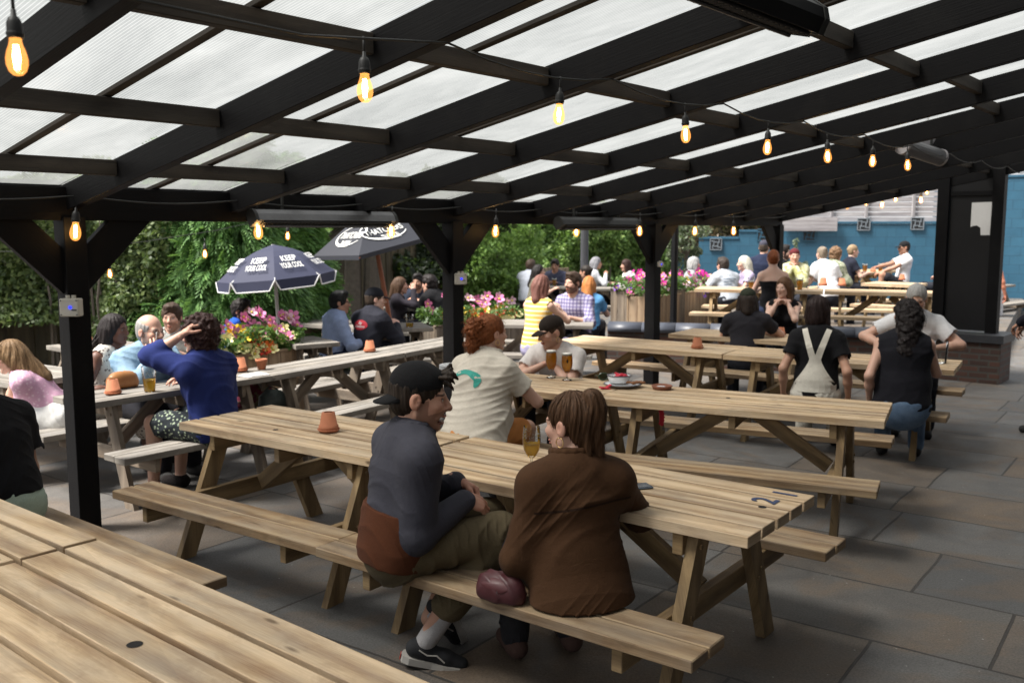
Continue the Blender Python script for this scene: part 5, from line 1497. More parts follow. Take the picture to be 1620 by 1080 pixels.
tper('man in a white T-shirt and black cap with one knee raised, at the far table', (1430, 392), 18.2, 88, lean=-4, skin='tan', hair=('crop', (.02, .015, .012)), hat=('cap', (.012, .012, .014)), top=cloth((.72, .72, .74)), bottom=cloth((.015, .015, .02), len='short'), ra=(.10, .5, 1.15), la=(-.02, .46, 1.05), knees=((-.10, .42, 1.02), (.12, .42, .74)), feet=((-.10, .48, .62), (.12, .45, .37)))
tper('person in a blue top mostly hidden behind the left edge of the pillar', (1489, 400), 18.0, 60, lean=12, la=(-.2, .2, 1.0), ra=(.2, .2, 1.0), skin='fair', hair=('short', (.03, .02, .02)), top=cloth((.035, .07, .26), sleeve='long'))
tper('man in a navy T-shirt and navy cap turned away beside the fourth post', (1209, 392), 15.9, -28, lean=6, skin='fair', hair=('crop', (.06, .045, .035)), hat=('cap', (.05, .05, .07)), top=cloth((.016, .022, .048)))
tper('dark bearded man in a black T-shirt just right of the fourth post', (1241, 399), 16.6, -110, lean=4, skin='pale', beard=.9, hair=('short', (.018, .014, .013)), top=cloth((.014, .016, .02)))
tper('woman with white blond hair in a lilac top facing left', (1176, 417), 15.6, 96, lean=14, fem=True, skin='pale', hair=('long', (.62, .58, .50), .14), top=cloth((.40, .36, .50), kind='floral', c2=(.3, .2, .36)))
gt = tper('man in a pale grey T-shirt with lettering on its back', (1143, 420), 15.4, 24, lean=22, skin='fair', hair=('short', (.04, .03, .025)), top=cloth((.46, .50, .56), fit=.022))
tper('grey haired figure peeping out behind the olive tree planter', (1098, 418), 16.0, -90, lean=10, fem=True, skin='fair', hair=('bob', (.36, .36, .36)), top=cloth((.30, .32, .34)))
person('person with a bare reddish arm seated right of the pillar, mostly hidden', (1566, 402), 17.4, -40, lean=6, skin=(.48, .19, .12), hair=('short', (.03, .02, .02)), top=cloth((.42, .55, .12), sleeve='none'), bottom=cloth((.6, .6, .62)), ra=(.30, .1, .66), rpole=(.6, -.6, -.4), zseat=.55)
person('standing person in dark clothes cut off by the right edge of the frame', (1663, 352), 8.6, 40, lean=3, stand=True, skin='mid', hair=('short', (.03, .02, .02)), top=cloth((.014, .014, .022), sleeve='long'), la=(-.17, .22, 1.02), lpole=(-.5, -.8, -.4))

add_strands(wom2, 'hair', 700, .075, .0007, .0, 1, .005)
add_strands(girl3, 'hair', 420, .05, .0011, .35, 3, .010)
add_strands(curl_p, 'hair', 420, .05, .0012, .5, 4, .014)
add_strands(vest_p, 'hair', 420, .07, .0012, .25, 5, .010)
add_strands(ov, 'hair', 320, .07, .0011, .0, 6, .005)
add_strands(char_p, 'hair', 260, .06, .0014, .05, 7, .006)
add_strands(pink_p, 'hair', 260, .08, .0012, .05, 8, .006)
add_strands(wx, 'hair', 260, .09, .0014, .05, 9, .006)
# ---------------------------------------------------------------- conformal prints (badges, shirt lettering)
from mathutils.bvhtree import BVHTree
def text_geo(txt, size=1.0, shear=0.0, bold=.0, sx=1.0):
    c = bpy.data.curves.new('lettering', 'FONT'); c.body = txt; c.size = size; c.shear = shear; c.offset = bold; c.align_x = 'CENTER'; c.align_y = 'CENTER'; c.resolution_u = 3
    o = bpy.data.objects.new('lettering', c); col.objects.link(o)
    bpy.context.view_layer.update()
    me = o.evaluated_get(bpy.context.evaluated_depsgraph_get()).to_mesh()
    V = [(v.co.x * sx, v.co.y) for v in me.vertices]; Fc = [list(p.vertices) for p in me.polygons]
    o.evaluated_get(bpy.context.evaluated_depsgraph_get()).to_mesh_clear()
    bpy.data.objects.remove(o); bpy.data.curves.remove(c)
    return V, Fc
def decal(info, garment, V2, F2, name, mat, up0, x0=0.0, off=.004, front=False, parent=None):
    """drape flat outline V2 (x right as read, y up) on the back of a garment; centre up0 below the neck base"""
    ch = [c for c in info['o'].children if c.name.split('.')[0] == garment][0]
    bv = BVHTree.FromPolygons([v.co for v in ch.data.vertices], [list(p.vertices) for p in ch.data.polygons])
    fw = Vector(info['fw']) * (-1 if front else 1); rt = Vector(info['rt']) * (-1 if front else 1); sp = Vector(info['spine'])
    c = Vector(info['nb']) - sp * up0
    out = []
    for (x, y) in V2:
        o_ = c + rt * (x + x0) + sp * y - fw * .6
        hit = bv.ray_cast(o_, fw)
        out.append((hit[0] - fw * off) if hit[0] is not None else o_ + fw * .45)
    return add(name, raw_mesh(name, out, F2, mat), parent or info['o'])
def ellipse2(rx, ry, n=40, rings=5):
    V = [(0, 0)]; Fc = []
    for r_ in range(1, rings + 1):
        for k in range(n):
            t = 2 * math.pi * k / n; V.append((rx * r_ / rings * math.cos(t), ry * r_ / rings * math.sin(t)))
    for k in range(n): Fc.append([0, 1 + k, 1 + (k + 1) % n])
    for r_ in range(rings - 1):
        for k in range(n):
            a, b = 1 + r_ * n + k, 1 + r_ * n + (k + 1) % n; Fc.append([a, a + n, b + n, b])
    return V, Fc
M['white_print'] = plain('white_print', (.72, .72, .70), .7, .06, 30)
M['red_badge'] = plain('red_badge', (.42, .015, .03), .7, .1, 30)
bd_ = decal(cov, 'shirt', *ellipse2(.105, .058), 'back_badge', M['red_badge'], .17)
for tx, sz_, yy in (('Big', .042, .020), ('Customs', .040, -.018)):
    V2, F2 = text_geo(tx, sz_, .3, .0006); decal(cov, 'shirt', [(x, y + yy) for x, y in V2], F2, 'badge_lettering', M['white_print'], .17, 0, .007, False, bd_)
# teal brush print on the cream shirt
M['teal_print'] = plain('teal_print', (.04, .33, .27), .8, .15, 30)
def stroke(pts, ws, n=10):
    V, Fc = [], []
    P_ = [Vector((*p, 0)) for p in pts]
    for i, p in enumerate(P_):
        d = (P_[min(i + 1, len(P_) - 1)] - P_[max(i - 1, 0)]).normalized(); nn = Vector((-d.y, d.x, 0)) * ws[i]
        V += [tuple((p + nn)[:2]), tuple((p - nn)[:2])]
    for i in range(len(P_) - 1): Fc.append([2 * i, 2 * i + 1, 2 * i + 3, 2 * i + 2])
    return V, Fc
V2, F2 = stroke([(-.12 + .02 * i, .02 + .025 * math.sin(i * .38)) for i in range(10)] + [(.065, .0), (.055, -.03), (.045, -.05)], [.012, .014, .015, .015, .015, .016, .018, .022, .026, .028, .026, .018, .006])
decal(girl3, 'shirt', V2, F2, 'back_print', M['teal_print'], .17, .0)
V2, F2 = text_geo('LIVE MUSIC', .05, .0, .001); V2 = [(x, y) for x, y in V2]
M['grey_print'] = plain('grey_print', (.20, .24, .30), .8, .1, 30)
for k in range(3):
    V2, F2 = stroke([(-.13 + .02 * i, .05 - .045 * k + .006 * math.sin(i * 2.1 + k)) for i in range(14 - 3 * k)], [.007 + .005 * abs(math.sin(i * 1.7 + k)) for i in range(14 - 3 * k)])
    decal(gt, 'shirt', V2, F2, 'back_print', M['grey_print'], .18)
# dungaree bib: straps crossing the back and a waist panel
M['dungaree'] = fabric((.60, .57, .50), 'plain')
def band(p, q, w0, w1, n=9):
    P_ = [(p[0] + (q[0] - p[0]) * i / (n - 1), p[1] + (q[1] - p[1]) * i / (n - 1)) for i in range(n)]
    return stroke(P_, [w0 + (w1 - w0) * i / (n - 1) for i in range(n)])
for s in (-1, 1):
    V2, F2 = band((s * .098, .085), (s * .005, -.20), .022, .028, 12); decal(ov, 'shirt', V2, F2, 'dungaree_strap', M['dungaree'], .07, 0, .006)
grid = [(x, y) for y in np.linspace(0, -.27, 9) for x in (np.linspace(-1, 1, 9) * (.045 + .125 * min(1, max(0, (-y) / .2)) ** 1.3))]
F2 = [[r_ * 9 + c_, r_ * 9 + c_ + 1, (r_ + 1) * 9 + c_ + 1, (r_ + 1) * 9 + c_] for r_ in range(8) for c_ in range(8)]
decal(ov, 'shirt', grid, F2, 'dungaree_back', M['dungaree'], .235, 0, .008)
# seams of the brown jacket
M['seam'] = fabric((.022, .010, .005), 'plain')
V2, F2 = stroke([(-.20 + .01 * i, .016 * math.sin((i - 20) * .075)) for i in range(41)], [.0045] * 41)
decal(wom2, 'shirt', V2, F2, 'yoke_seam', M['seam'], .155, 0, .013)

# shoes of the laughing man (dark canvas, white soles)
M['canvas'] = plain('dark_canvas', (.016, .017, .02), .85, .3, 40); M['sole'] = plain('off_white_rubber', (.45, .43, .40), .6, .15, 25); M['redtab'] = plain('red_heel_tab', (.45, .05, .03), .6, .1, 25)
M['sock'] = fabric((.42, .41, .42), 'plain')
def trainer(parent, an, toe_dir, up_dir, kn_):
    f = unit(np.array(toe_dir, float)); u = unit(np.array(up_dir, float) - f * (np.array(up_dir, float) @ f)); r_ = np.cross(f, u); fr = np.stack([r_, f, u]); an = np.array(an, float)
    S = SDF(); S.cap(an - u * .045 - f * .035, an - u * .062 + f * .10, .042, .036, .03); S.cap(an - u * .062 + f * .10, an - u * .070 + f * .175, .038, .030, .02); S.cap(an - u * .03, an - u * .01, .042, .040, .02); S.half(an - u * .088, -u); S.half(an + u * .005, u)
    v, fc = S.mesh(.0055); sh_ = add('shoe', raw_mesh('shoe', v, fc, M['canvas'], True), parent)
    out = [(.0, -.088), (.030, -.080), (.043, -.05), (.040, .0), (.036, .05), (.046, .10), (.048, .15), (.036, .20), (.0, .222)]
    out = out + [(-x, y) for x, y in out[-2:0:-1]]
    Mx = Matrix(((r_[0], f[0], u[0], an[0]), (r_[1], f[1], u[1], an[1]), (r_[2], f[2], u[2], an[2]), (0, 0, 0, 1)))
    MB().prism(out, -.108, -.078, Mx).build('sole', M['sole'], sh_)
    hb = MB().beam(an - f * .0895 - u * .107 , an - f * .0895 - u * .079, .003, .026, up=Vector(r_)); hb.build('heel_tab', M['redtab'], sh_)
    mb = MB()
    for s in (-1, 1): mb.tube([an + r_ * s * .044 - f * .02 - u * .03, an + r_ * s * .046 + f * .02 - u * .045, an + r_ * s * .040 + f * .06 - u * .040, an + r_ * s * .043 + f * .10 - u * .062], .0035, 5)
    mb.build('side_stripe', M['sole'], sh_)
    S = SDF()
    kd = unit(np.array(kn_) - an); S.cap(an - u * .01, an + kd * .19, .044, .052, .02); v, fc = S.mesh(.006); add('sock', raw_mesh('sock', v, fc, M['sock'], True), parent)
l_, r__ = man1['leg'][-1], man1['leg'][1]
trainer(man1['o'], l_[2], (-.15, .35, -.8), (.1, -.9, -.3), l_[1])
trainer(man1['o'], r__[2], (.35, .9, -.25), (.1, .15, 1), r__[1])
# ring on his finger
W_ = man1['arms'][1][2]
MB().lathe([(.0105, -.002), (.012, -.002), (.012, .002), (.0105, .002)], 16, tuple(W_ + np.array([-.02, .085, -.05])), Matrix.Rotation(1.2, 3, 'X')).build('ring', M['gold'], man1['o'], True)

# ---------------------------------------------------------------- glass, bulbs and lamps
def glass_mat(name, c, rough=.03, ior=1.3):
    m, nt, out = newmat(name); g = G(nt)
    a = g.n('BsdfTransparent', Color=(*c, 1)); b = g.n('BsdfGlossy', Color=(1, 1, 1, 1), Roughness=rough)
    fz = g.n('Fresnel', IOR=ior); mx = g.n('MixShader', Fac=fz.outputs[0]); nt.links.new(a.outputs[0], mx.inputs[1]); nt.links.new(b.outputs[0], mx.inputs[2])
    g.surf(out, mx.outputs[0]); return m
M['glass'] = glass_mat('clear_glass', (.90, .92, .92), .03, 1.45)
def bulb_mat():
    m, nt, out = newmat('lit_amber_bulb'); g = G(nt)
    a = g.n('BsdfTransparent', Color=(1, .82, .56, 1)); e_ = g.n('Emission', Color=(1, .40, .09, 1), Strength=.36); gl = g.n('BsdfGlossy', Color=(1, 1, 1, 1), Roughness=.05)
    ad = g.n('AddShader'); nt.links.new(a.outputs[0], ad.inputs[0]); nt.links.new(e_.outputs[0], ad.inputs[1])
    mx = g.n('MixShader', Fac=.06); nt.links.new(ad.outputs[0], mx.inputs[1]); nt.links.new(gl.outputs[0], mx.inputs[2]); g.surf(out, mx.outputs[0]); return m
M['bulb_glass'] = bulb_mat()
def beer_mat(name, c, c2):
    m, nt, out = newmat(name); g = G(nt)
    a = g.n('BsdfTranslucent', Color=(*c, 1)); d = g.n('BsdfDiffuse', Color=(*c, 1)); gl = g.n('BsdfGlossy', Color=(1, 1, 1, 1), Roughness=.08); t = g.n('BsdfTransparent', Color=(*c2, 1))
    m1 = g.n('MixShader', Fac=.5); nt.links.new(a.outputs[0], m1.inputs[1]); nt.links.new(d.outputs[0], m1.inputs[2])
    m2 = g.n('MixShader', Fac=.42); nt.links.new(m1.outputs[0], m2.inputs[1]); nt.links.new(t.outputs[0], m2.inputs[2])
    m3 = g.n('MixShader', Fac=.04); nt.links.new(m2.outputs[0], m3.inputs[1]); nt.links.new(gl.outputs[0], m3.inputs[2])
    g.surf(out, m3.outputs[0]); return m
M['beer'] = beer_mat('amber_beer', (.95, .48, .03), (.99, .66, .14)); M['lager'] = beer_mat('golden_lager', (.95, .66, .10), (.97, .78, .25)); M['hazy'] = beer_mat('hazy_beer', (.9, .52, .05), (.95, .65, .15))
M['foam'] = plain('beer_foam', (.80, .77, .70), .9, .06, 90)
def emit(name, c, s):
    m, nt, out = newmat(name); e = nt.nodes.new('ShaderNodeEmission'); e.inputs[0].default_value = (*c, 1); e.inputs[1].default_value = s; nt.links.new(e.outputs[0], out.inputs[0]); return m
M['filament'] = emit('glowing_filament', (1, .70, .34), 26); M['halo'] = emit('lit_bulb_core', (1, .50, .10), 1.9); M['white_bulb'] = emit('lit_white_bulb', (1, .95, .85), 4.0)
M['rubber'] = plain('black_rubber', (.010, .010, .010), .55, .2, 40); M['cable'] = plain('black_cable', (.012, .013, .012), .6, .3, 20)
BULB = [(.0, -.098), (.012, -.095), (.021, -.085), (.026, -.070), (.0265, -.055), (.023, -.038), (.017, -.022), (.0145, -.010), (.0145, .004)]
def make_socket():
    mb = MB().lathe([(.0, .068), (.006, .066), (.007, .05), (.013, .046), (.0185, .034), (.0195, .012), (.0195, -.003), (.017, -.006), (.0165, .0), (.0, .0)], 14)
    mb.lathe([(.0205, .010), (.0215, .008), (.0215, .004), (.0205, .002)], 14)
    mb.tube([(0, 0, .115), (0, 0, .06)], .0045, 6)
    sk_ = mb.build('light_socket', M['rubber'], None, True)
    MB().lathe(BULB, 16).build('bulb', M['bulb_glass'], sk_, True)
    mb = MB()
    for k in range(4):
        a = k * math.pi / 2; mb.tube([(.004 * math.cos(a), .004 * math.sin(a), -.022), (.0075 * math.cos(a), .0075 * math.sin(a), -.05), (.0045 * math.cos(a + .4), .0045 * math.sin(a + .4), -.080)], .0030, 5)
    mb.build('filament', M['filament'], sk_)
    return sk_
SOCK = make_socket(); SOCK_used = False
def string_light(label, cable_pts, bulbs, sizes=1.0, r=.0048, lit=None, drop=None):
    """bulbs: world positions of the socket origin"""
    global SOCK_used
    root = thing('string_light', label, 'string lights', cable_pts[0])
    b = Vector(cable_pts[0]); mb = MB()
    mb.tube([Vector(p) - b for p in cable_pts], r, 6); mb.build('cable', M['cable'], root, True)
    for p in bulbs:
        if not SOCK_used: o = SOCK; o.parent = root; SOCK_used = True
        else: o = copy_tree(SOCK, root)
        o.location = Vector(p) - b; o.rotation_euler = (rng.uniform(-.06, .06), rng.uniform(-.06, .06), rng.uniform(0, 6)); o.scale = (sizes,) * 3
    return root
def sagged(anchors, hangs, n=5):
    """cable through anchors, drooping to pass over hang points"""
    pts = []
    for i in range(len(anchors) - 1):
        a, c = Vector(anchors[i]), Vector(anchors[i + 1])
        for k in range(n): 
            t = k / n; p = a.lerp(c, t); p.z -= 4 * t * (1 - t) * hangs; pts.append(p)
    pts.append(Vector(anchors[-1])); return pts
# upper run: bulbs along the slope between rafters
def dz(p): return (Vector(p) - O1).dot(adir), (Vector(p) - O1).dot(bdir) / SP
ub = [(572, 142, 3.1), (886, 180, 4.15), (1084, 206, 5.0), (1214, 234, 5.8), (1309, 252, 6.7), (1380, 266, 7.5), (1434, 287, 8.3)]
pos = [pt(x, y, Y) for x, y, Y in ub]
d0 = sum(dz(p)[0] for p in pos) / len(pos)
anch = [pg(s, d0, rz_(d0) - .012) for s in RS[3:]]
fpt = [pt(-40, -60, 1.75), pt(215, 0, 2.15), pt(480, 56, 2.75)]
cab = [p for p in sagged(anch, .05)]
cab = [fpt[0], fpt[1], fpt[2]] + [p for p in cab if p.y > 3.0]
bul = []
for p in pos:
    best = None
    for i in range(len(cab) - 1):
        for k in range(20):
            q = cab[i].lerp(cab[i + 1], k / 20); e_ = abs(q.x / q.y - p.x / p.y)
            if best is None or e_ < best[0]: best = (e_, q)
    q = best[1]; bul.append(Vector((q.x, q.y, q.z - .105)))
string_light('string of glowing filament bulbs slung under the rafters across the middle of the roof', cab, bul, .98)
string_light('big single filament bulb on a black cable, closest bulb to the camera', [pt(-60, -130, 1.9), pt(0, -60, 1.9), pt(20, -25, 1.95), pt(60, -60, 2.1), pt(90, -200, 2.6)], [pt(24, 58, 1.95)], .80)
ss = []
for x in (122, 408, 617, 781, 908, 1008, 1095, 1155):
    s_ = next(s for s in np.linspace(-.3, 3.0, 900) if (lambda q: q.x / q.y)(pg(s, .13, 0)) >= (x - 810) / F); ss.append(s_)
cab = []; 
for i in range(140):
    s = -1.2 + 4.2 * i / 139; nearest = min(abs(s - q) for q in ss); fr_ = (s * 3) % 1.0
    cab.append(pg(s, .13, 2.075 - .035 * math.sin(math.pi * fr_)))
string_light('string of glowing filament bulbs running along the low beam over the posts', cab, [pg(s, .15, 1.925) for s in ss], 1.2)
# garden strings
gpos = [(80, 433, 9.5), (173, 425, 9.8), (324, 394, 10.2), (455, 366, 10.6)]
gp = [pt(x, y, Y) for x, y, Y in gpos]
string_light('thin garden string with a few small lit bulbs in front of the conifers', [pt(-100, 405, 9.3)] + [pt(x, y - 18, Y) for x, y, Y in ((0, 416, 9.4), (100, 416, 9.6), (230, 400, 10.0), (340, 383, 10.3), (480, 352, 10.7))], gp, 1.0, .004)
wp = [(1283, 326, 17), (1325, 320, 16.6), (1341, 320, 16.4), (1371, 314, 16), (1396, 318, 16), (1417, 308, 15.6), (1447, 292, 15.4), (1457, 310, 15.4), (1467, 296, 15.2)]
string_light('outdoor string of small bulbs in front of the whitewashed slatted fence', [pt(1200, 325, 17.5)] + [pt(x, y - 12, Y) for x, y, Y in wp if x not in (1341, 1396, 1457)] + [pt(1500, 270, 15)], [pt(x, y, Y) for x, y, Y in wp], 1.25, .006)

# heaters
M['alu'] = plain('brushed_aluminium', (.15, .15, .155), .45, .2, 30, metal=.7); M['dark_grille'] = plain('dark_heater_grille', (.012, .012, .012), .5, .3, 90)
def heater(label, p, q, tilt, body, end_mat, bracket=True, r=.075, glow=False, rnd=False):
    p, q = Vector(p), Vector(q); d = q - p; L = d.length; x = d / L; y = Vector((0, 0, 1)).cross(x).normalized(); z = x.cross(y)
    M3 = Matrix((x, y, z)).transposed() @ Matrix.Rotation(tilt, 3, 'X')
    root = thing('patio_heater', label, 'heater', (p + q) / 2)
    prof = [(-r, .02), (-r * .8, .055), (-r * .3, .075), (r * .3, .075), (r * .8, .055), (r, .02), (r * .92, -.03), (-r * .92, -.03)]
    if rnd: prof = [(r * math.cos(t_), r * math.sin(t_)) for t_ in np.linspace(-.9, math.pi + .9, 15)]
    M4 = (M3 @ Matrix(((0, 0, 1), (1, 0, 0), (0, 1, 0)))).to_4x4()
    if rnd: MB().tube([-x * L / 2, x * L / 2], r, 18).build('housing', body, root, False)
    else: MB().prism(prof, -L / 2, L / 2, M4).build('housing', body, root)
    for s in (-1, 1):
      if rnd: MB().tube([x * s * L / 2, x * s * (L / 2 + .025)], r * 1.05, 18).build('end_cap', end_mat, root)
      else: MB().prism([(a * 1.05, b * 1.06 - .001) for a, b in prof], s * (L / 2 + .014) - .013, s * (L / 2 + .014) + .013, M4).build('end_cap', end_mat, root)
    mb = MB(); mb.box((0, 0, 0), (L * .94, r * 1.5, .012))
    for k in range(int(L / .03)): mb.box((-L * .46 + k * .03, 0, -.008), (.004, r * 1.5, .006))
    mb.v = [M3 @ (v + Vector((0, 0, -.037))) for v in mb.v]; mb.build('grille', M['dark_grille'], root)
    mb = MB(); mb.tube([(-L * .46, 0, -.052), (L * .46, 0, -.052)], .007, 6); mb.v = [M3 @ v for v in mb.v]; mb.build('element', M['alu'], root)
    if bracket:
        for s in (-.3, .3):
            mb = MB().tube([M3 @ Vector((s * L, 0, .07)), M3 @ Vector((s * L, 0, .07)) + Vector((0, 0, .13))], .012, 6); mb.build('bracket', M['cable'], root)
    return root
heater('long silver topped patio heater on the low beam above the navy parasols', pg(.36, .16, 1.945), pg(.74, .16, 1.945), R(-30), M['alu'], M['cable'], r=.05)
heater('dark patio heater on the low beam above the second flower planter', pg(1.40, .17, 1.93), pg(1.80, .17, 1.93), R(-30), M['dark_grille'], M['cable'], r=.055)
heater('black patio heater hanging under the rafters at the top, closest to the camera', pt(1085, -35, 2.9), pt(1262, 34, 3.3), R(15), M['satin_black'], M['cable'], r=.10)
hh = heater('silver patio heater hung beside the black pillar, a small sensor above it', pt(1430, 231, 8.5), pt(1486, 249, 8.75), R(-20), M['alu'], M['white_slat'], r=.075, rnd=True)
sn = thing('motion_sensor', 'small white sensor box on a bracket above the silver heater', 'sensor', pt(1465, 222, 8.8))
MB().box((0, 0, 0), (.12, .10, .13), Matrix.Rotation(.5, 3, 'Y'), .01).build('sensor_body', M['white_slat'], sn); MB().tube([(0, 0, .06), (.01, 0, .22)], .012, 6).build('bracket', M['alu'], sn); MB().lathe([(.03, 0), (.028, .02), (0, .03)], 12, (-.07, -.02, -.03), Matrix.Rotation(-1.4, 3, 'Y')).build('lens', M['satin_black'], sn)
# switch boxes on the posts
M['beige_box'] = plain('beige_plastic_box', (.50, .48, .42), .45, .06, 8); M['blue_btn'] = emit('blue_button_light', (.02, .03, .9), 1.6)
def switch_box(label, px, py, s, wpx):
    base = pg(s, 0, 0); Y = base.y - .12; c = pt(px, py, Y); w_ = wpx * Y / F
    root = thing('switch_box', label, 'switch box', c, 0)
    MB().box((0, 0, 0), (w_, .06, w_ * .92), None, .006).build('casing', M['beige_box'], root)
    MB().box((0, -.033, 0), (w_ * .94, .006, w_ * .86), None, .003).build('lid', M['beige_box'], root)
    for s_ in (-1, 1): MB().tube([(s_ * w_ * .15, 0, w_ * .46), (s_ * w_ * .15, 0, w_ * .62)], w_ * .11, 10).build('cable_gland', M['beige_box'], root)
    MB().lathe([(.0, .010), (w_ * .07, .008), (w_ * .085, 0)], 14, (w_ * .08, -.036, w_ * .02), Matrix.Rotation(math.pi / 2, 3, 'X')).build('button', M['blue_btn'], root)
    MB().box((w_ * .28, -.038, -w_ * .12), (w_ * .26, .003, w_ * .06)).build('rating_label', M['satin_black'], root)
    for sx in (-1, 1):
        for sz_ in (-1, 1): MB().lathe([(0, .004), (.004, .003), (.005, 0)], 8, (sx * w_ * .40, -.036, sz_ * w_ * .36), Matrix.Rotation(math.pi / 2, 3, 'X')).build('screw', M['alu'], root)
switch_box('beige switch box with a blue button on the first post', 113, 486, 0, 31)
switch_box('beige switch box with a blue button on the second post', 729, 441, 1, 19)
switch_box('small pale switch box on the third post', 1045, 418, 2, 9)

# ---------------------------------------------------------------- parasols
M['navy'] = plain('navy_canvas', (.019, .023, .055), .75, .12, 9); M['canvas_black'] = plain('charcoal_canvas', (.017, .019, .028), .75, .12, 9); M['white_trim'] = plain('white_trim', (.70, .70, .70), .7, .06, 30)
M['white_pole'] = plain('white_metal_pole', (.6, .6, .6), .4, .06, 10); M['teak'] = plain('red_brown_pole', (.27, .085, .035), .5, .25, 14)
def panel_text(A, B, T, lines, name, mat, parent, org, frac=.5, width=.7, lh=.16, off=.012, shear=0.0, extra=None):
    """lettering on the triangle A, B (rim, left to right as read) and T (top)"""
    A, B, T = Vector(A), Vector(B), Vector(T); m = (A + B) / 2; xax = (B - A).normalized(); up = T - m; H = up.length; yax = (up - xax * up.dot(xax)).normalized(); n = xax.cross(yax).normalized()
    W = (B - A).length
    for i, (tx, wf, hf) in enumerate(lines):
        V2, F2 = text_geo(tx, 1.0, shear, .012)
        w0 = max(x for x, y in V2) - min(x for x, y in V2); sx_ = W * wf / w0; h0 = max(y for x, y in V2) - min(y for x, y in V2); sy_ = H * lh / h0
        yc = H * hf
        out = [m + xax * (x * sx_) + yax * (yc + y * sy_) + n * off - org for x, y in V2]
        add(name, raw_mesh(name, out, F2, mat), parent)
    if extra:
        for (V2, F2) in extra(W, H): add('print_ring', raw_mesh('print_ring', [m + xax * x + yax * y + n * off - org for x, y in V2], F2, mat), parent)
# round parasol
Yp = 10.0
tip = pt(424, 391, Yp); rimc = pt(438, 437, Yp); Rr = 91 * Yp / F
ra_ = thing('parasol', 'round navy parasol with white edging and white lettering on a white pole', 'parasol', (rimc.x, rimc.y, 0))
org = Vector((rimc.x, rimc.y, 0)); tilt = Matrix.Rotation(R(-5), 3, 'Y') @ Matrix.Rotation(R(2), 3, 'X')
rot0 = R(12)
def rimp(k, rr=1.0, dz_=0.0): a = rot0 + k * math.pi / 4; return rimc + tilt @ Vector((Rr * rr * math.cos(a), Rr * rr * math.sin(a), dz_))
apex = rimc + tilt @ Vector((0, 0, tip.z - rimc.z + .03))
mb = MB(); mv = MB(); mt = MB()
for k in range(8):
    a, b = rimp(k), rimp(k + 1); prev = None
    for j in range(6):
        t = j / 6; t2 = (j + 1) / 6
        def cur(p, t): q = p.lerp(apex, t); return q + Vector((0, 0, .055 * math.sin(math.pi * t)))
        q = [cur(a, t), cur(b, t), cur(b, t2), cur(a, t2)]
        mb.poly([x - org for x in q])
    n_ = 8; lo = []; hi = []
    for j in range(n_ + 1):
        t = j / n_; p = a.lerp(b, t); out = (p - rimc); out.z = 0; out.normalize()
        dpt = .105 * (1 - max(0, (abs(t - .5) - .36) / .14) ** 2)
        hi.append(p - org); lo.append(p + Vector((0, 0, -dpt)) + out * .012 - org)
    for j in range(n_): mv.poly([lo[j], lo[j + 1], hi[j + 1], hi[j]])
    mt.tube(lo, .008, 5)
cn = mb.build('canopy', M['navy'], ra_); mv.build('valance', M['navy'], ra_); mt.build('edging', M['white_trim'], ra_)
for k in range(4, 8):
    a, b = rimp(k), rimp(k + 1); up_ = apex
    panel_text(a + Vector((0, 0, .01)), b + Vector((0, 0, .01)), apex + Vector((0, 0, .13)), [('KEEP', .34, .35), ('YOUR COOL', .50, .20)], 'canopy_lettering', M['white_print'], ra_, org, lh=.115, off=.032)
MB().tube([Vector((.02, 0, .35)), apex - org], .019, 10).build('pole', M['white_pole'], ra_)
mb = MB()
for k in range(8): mb.tube([rimp(k) - org + Vector((0, 0, .005)), (apex + Vector((0, 0, -.03))) - org], .006, 4)
mb.build('ribs', M['white_pole'], ra_)
# square parasol
N_, Rg, Lf = pt(568, 404, 10.2), pt(694, 370, 11.4), pt(496, 405, 11.3)
Bk = Rg + Lf - N_; ctr = (Rg + Lf) / 2; nrm = (Rg - N_).cross(Lf - N_).normalized(); nrm = nrm if nrm.z > 0 else -nrm
ap = ctr + nrm * .46
sqb = at(618, 513, .74); org = Vector((sqb.x, sqb.y, 0))
sq = thing('parasol', 'large square charcoal parasol with white script, leaning on a red brown wooden pole', 'parasol', org)
mb = MB()
for a, b in ((Lf, N_), (N_, Rg), (Rg, Bk), (Bk, Lf)):
    for j in range(5):
        t, t2 = j / 5, (j + 1) / 5; mb.poly([a.lerp(ap, t) - org, b.lerp(ap, t) - org, b.lerp(ap, t2) - org, a.lerp(ap, t2) - org])
mb.build('canopy', M['canvas_black'], sq)
mb = MB()
for a, b in ((Lf, N_), (N_, Rg), (Rg, Bk), (Bk, Lf)): mb.poly([a - org, b - org, b + Vector((0, 0, -.05)) - org, a + Vector((0, 0, -.05)) - org])
mb.build('hem', M['canvas_black'], sq)
MB().tube([Vector((0, 0, .05)), Vector((0, 0, .74)), ap - org], .028, 10).build('pole', M['teak'], sq)
mb = MB()
for a in (Lf, N_, Rg, Bk): mb.tube([a - org - nrm * .03, ap - org - nrm * .10], .010, 4)
mb.build('ribs', M['teak'], sq)
def ring(W, H):
    out = []
    n = 44; V = []; Fc = []
    for k in range(n + 1):
        t = math.pi * .12 + 2 * math.pi * .86 * k / n; wv = .012 + .006 * math.sin(t * 2)
        for rr in (-wv, wv): V.append(((W * .26 + rr) * math.cos(t), H * .36 + (H * .19 + rr) * math.sin(t)))
    for k in range(n): Fc.append([2 * k, 2 * k + 1, 2 * k + 3, 2 * k + 2])
    out.append((V, Fc)); return out
for a, b in ((Lf, N_), (N_, Rg)):
    panel_text(a, b, ap, [('THATCHERS', .46, .36), ('TRADITION', .20, .20)], 'canopy_lettering', M['white_print'], sq, org, lh=.12, off=.012, shear=.35, extra=ring)
    break
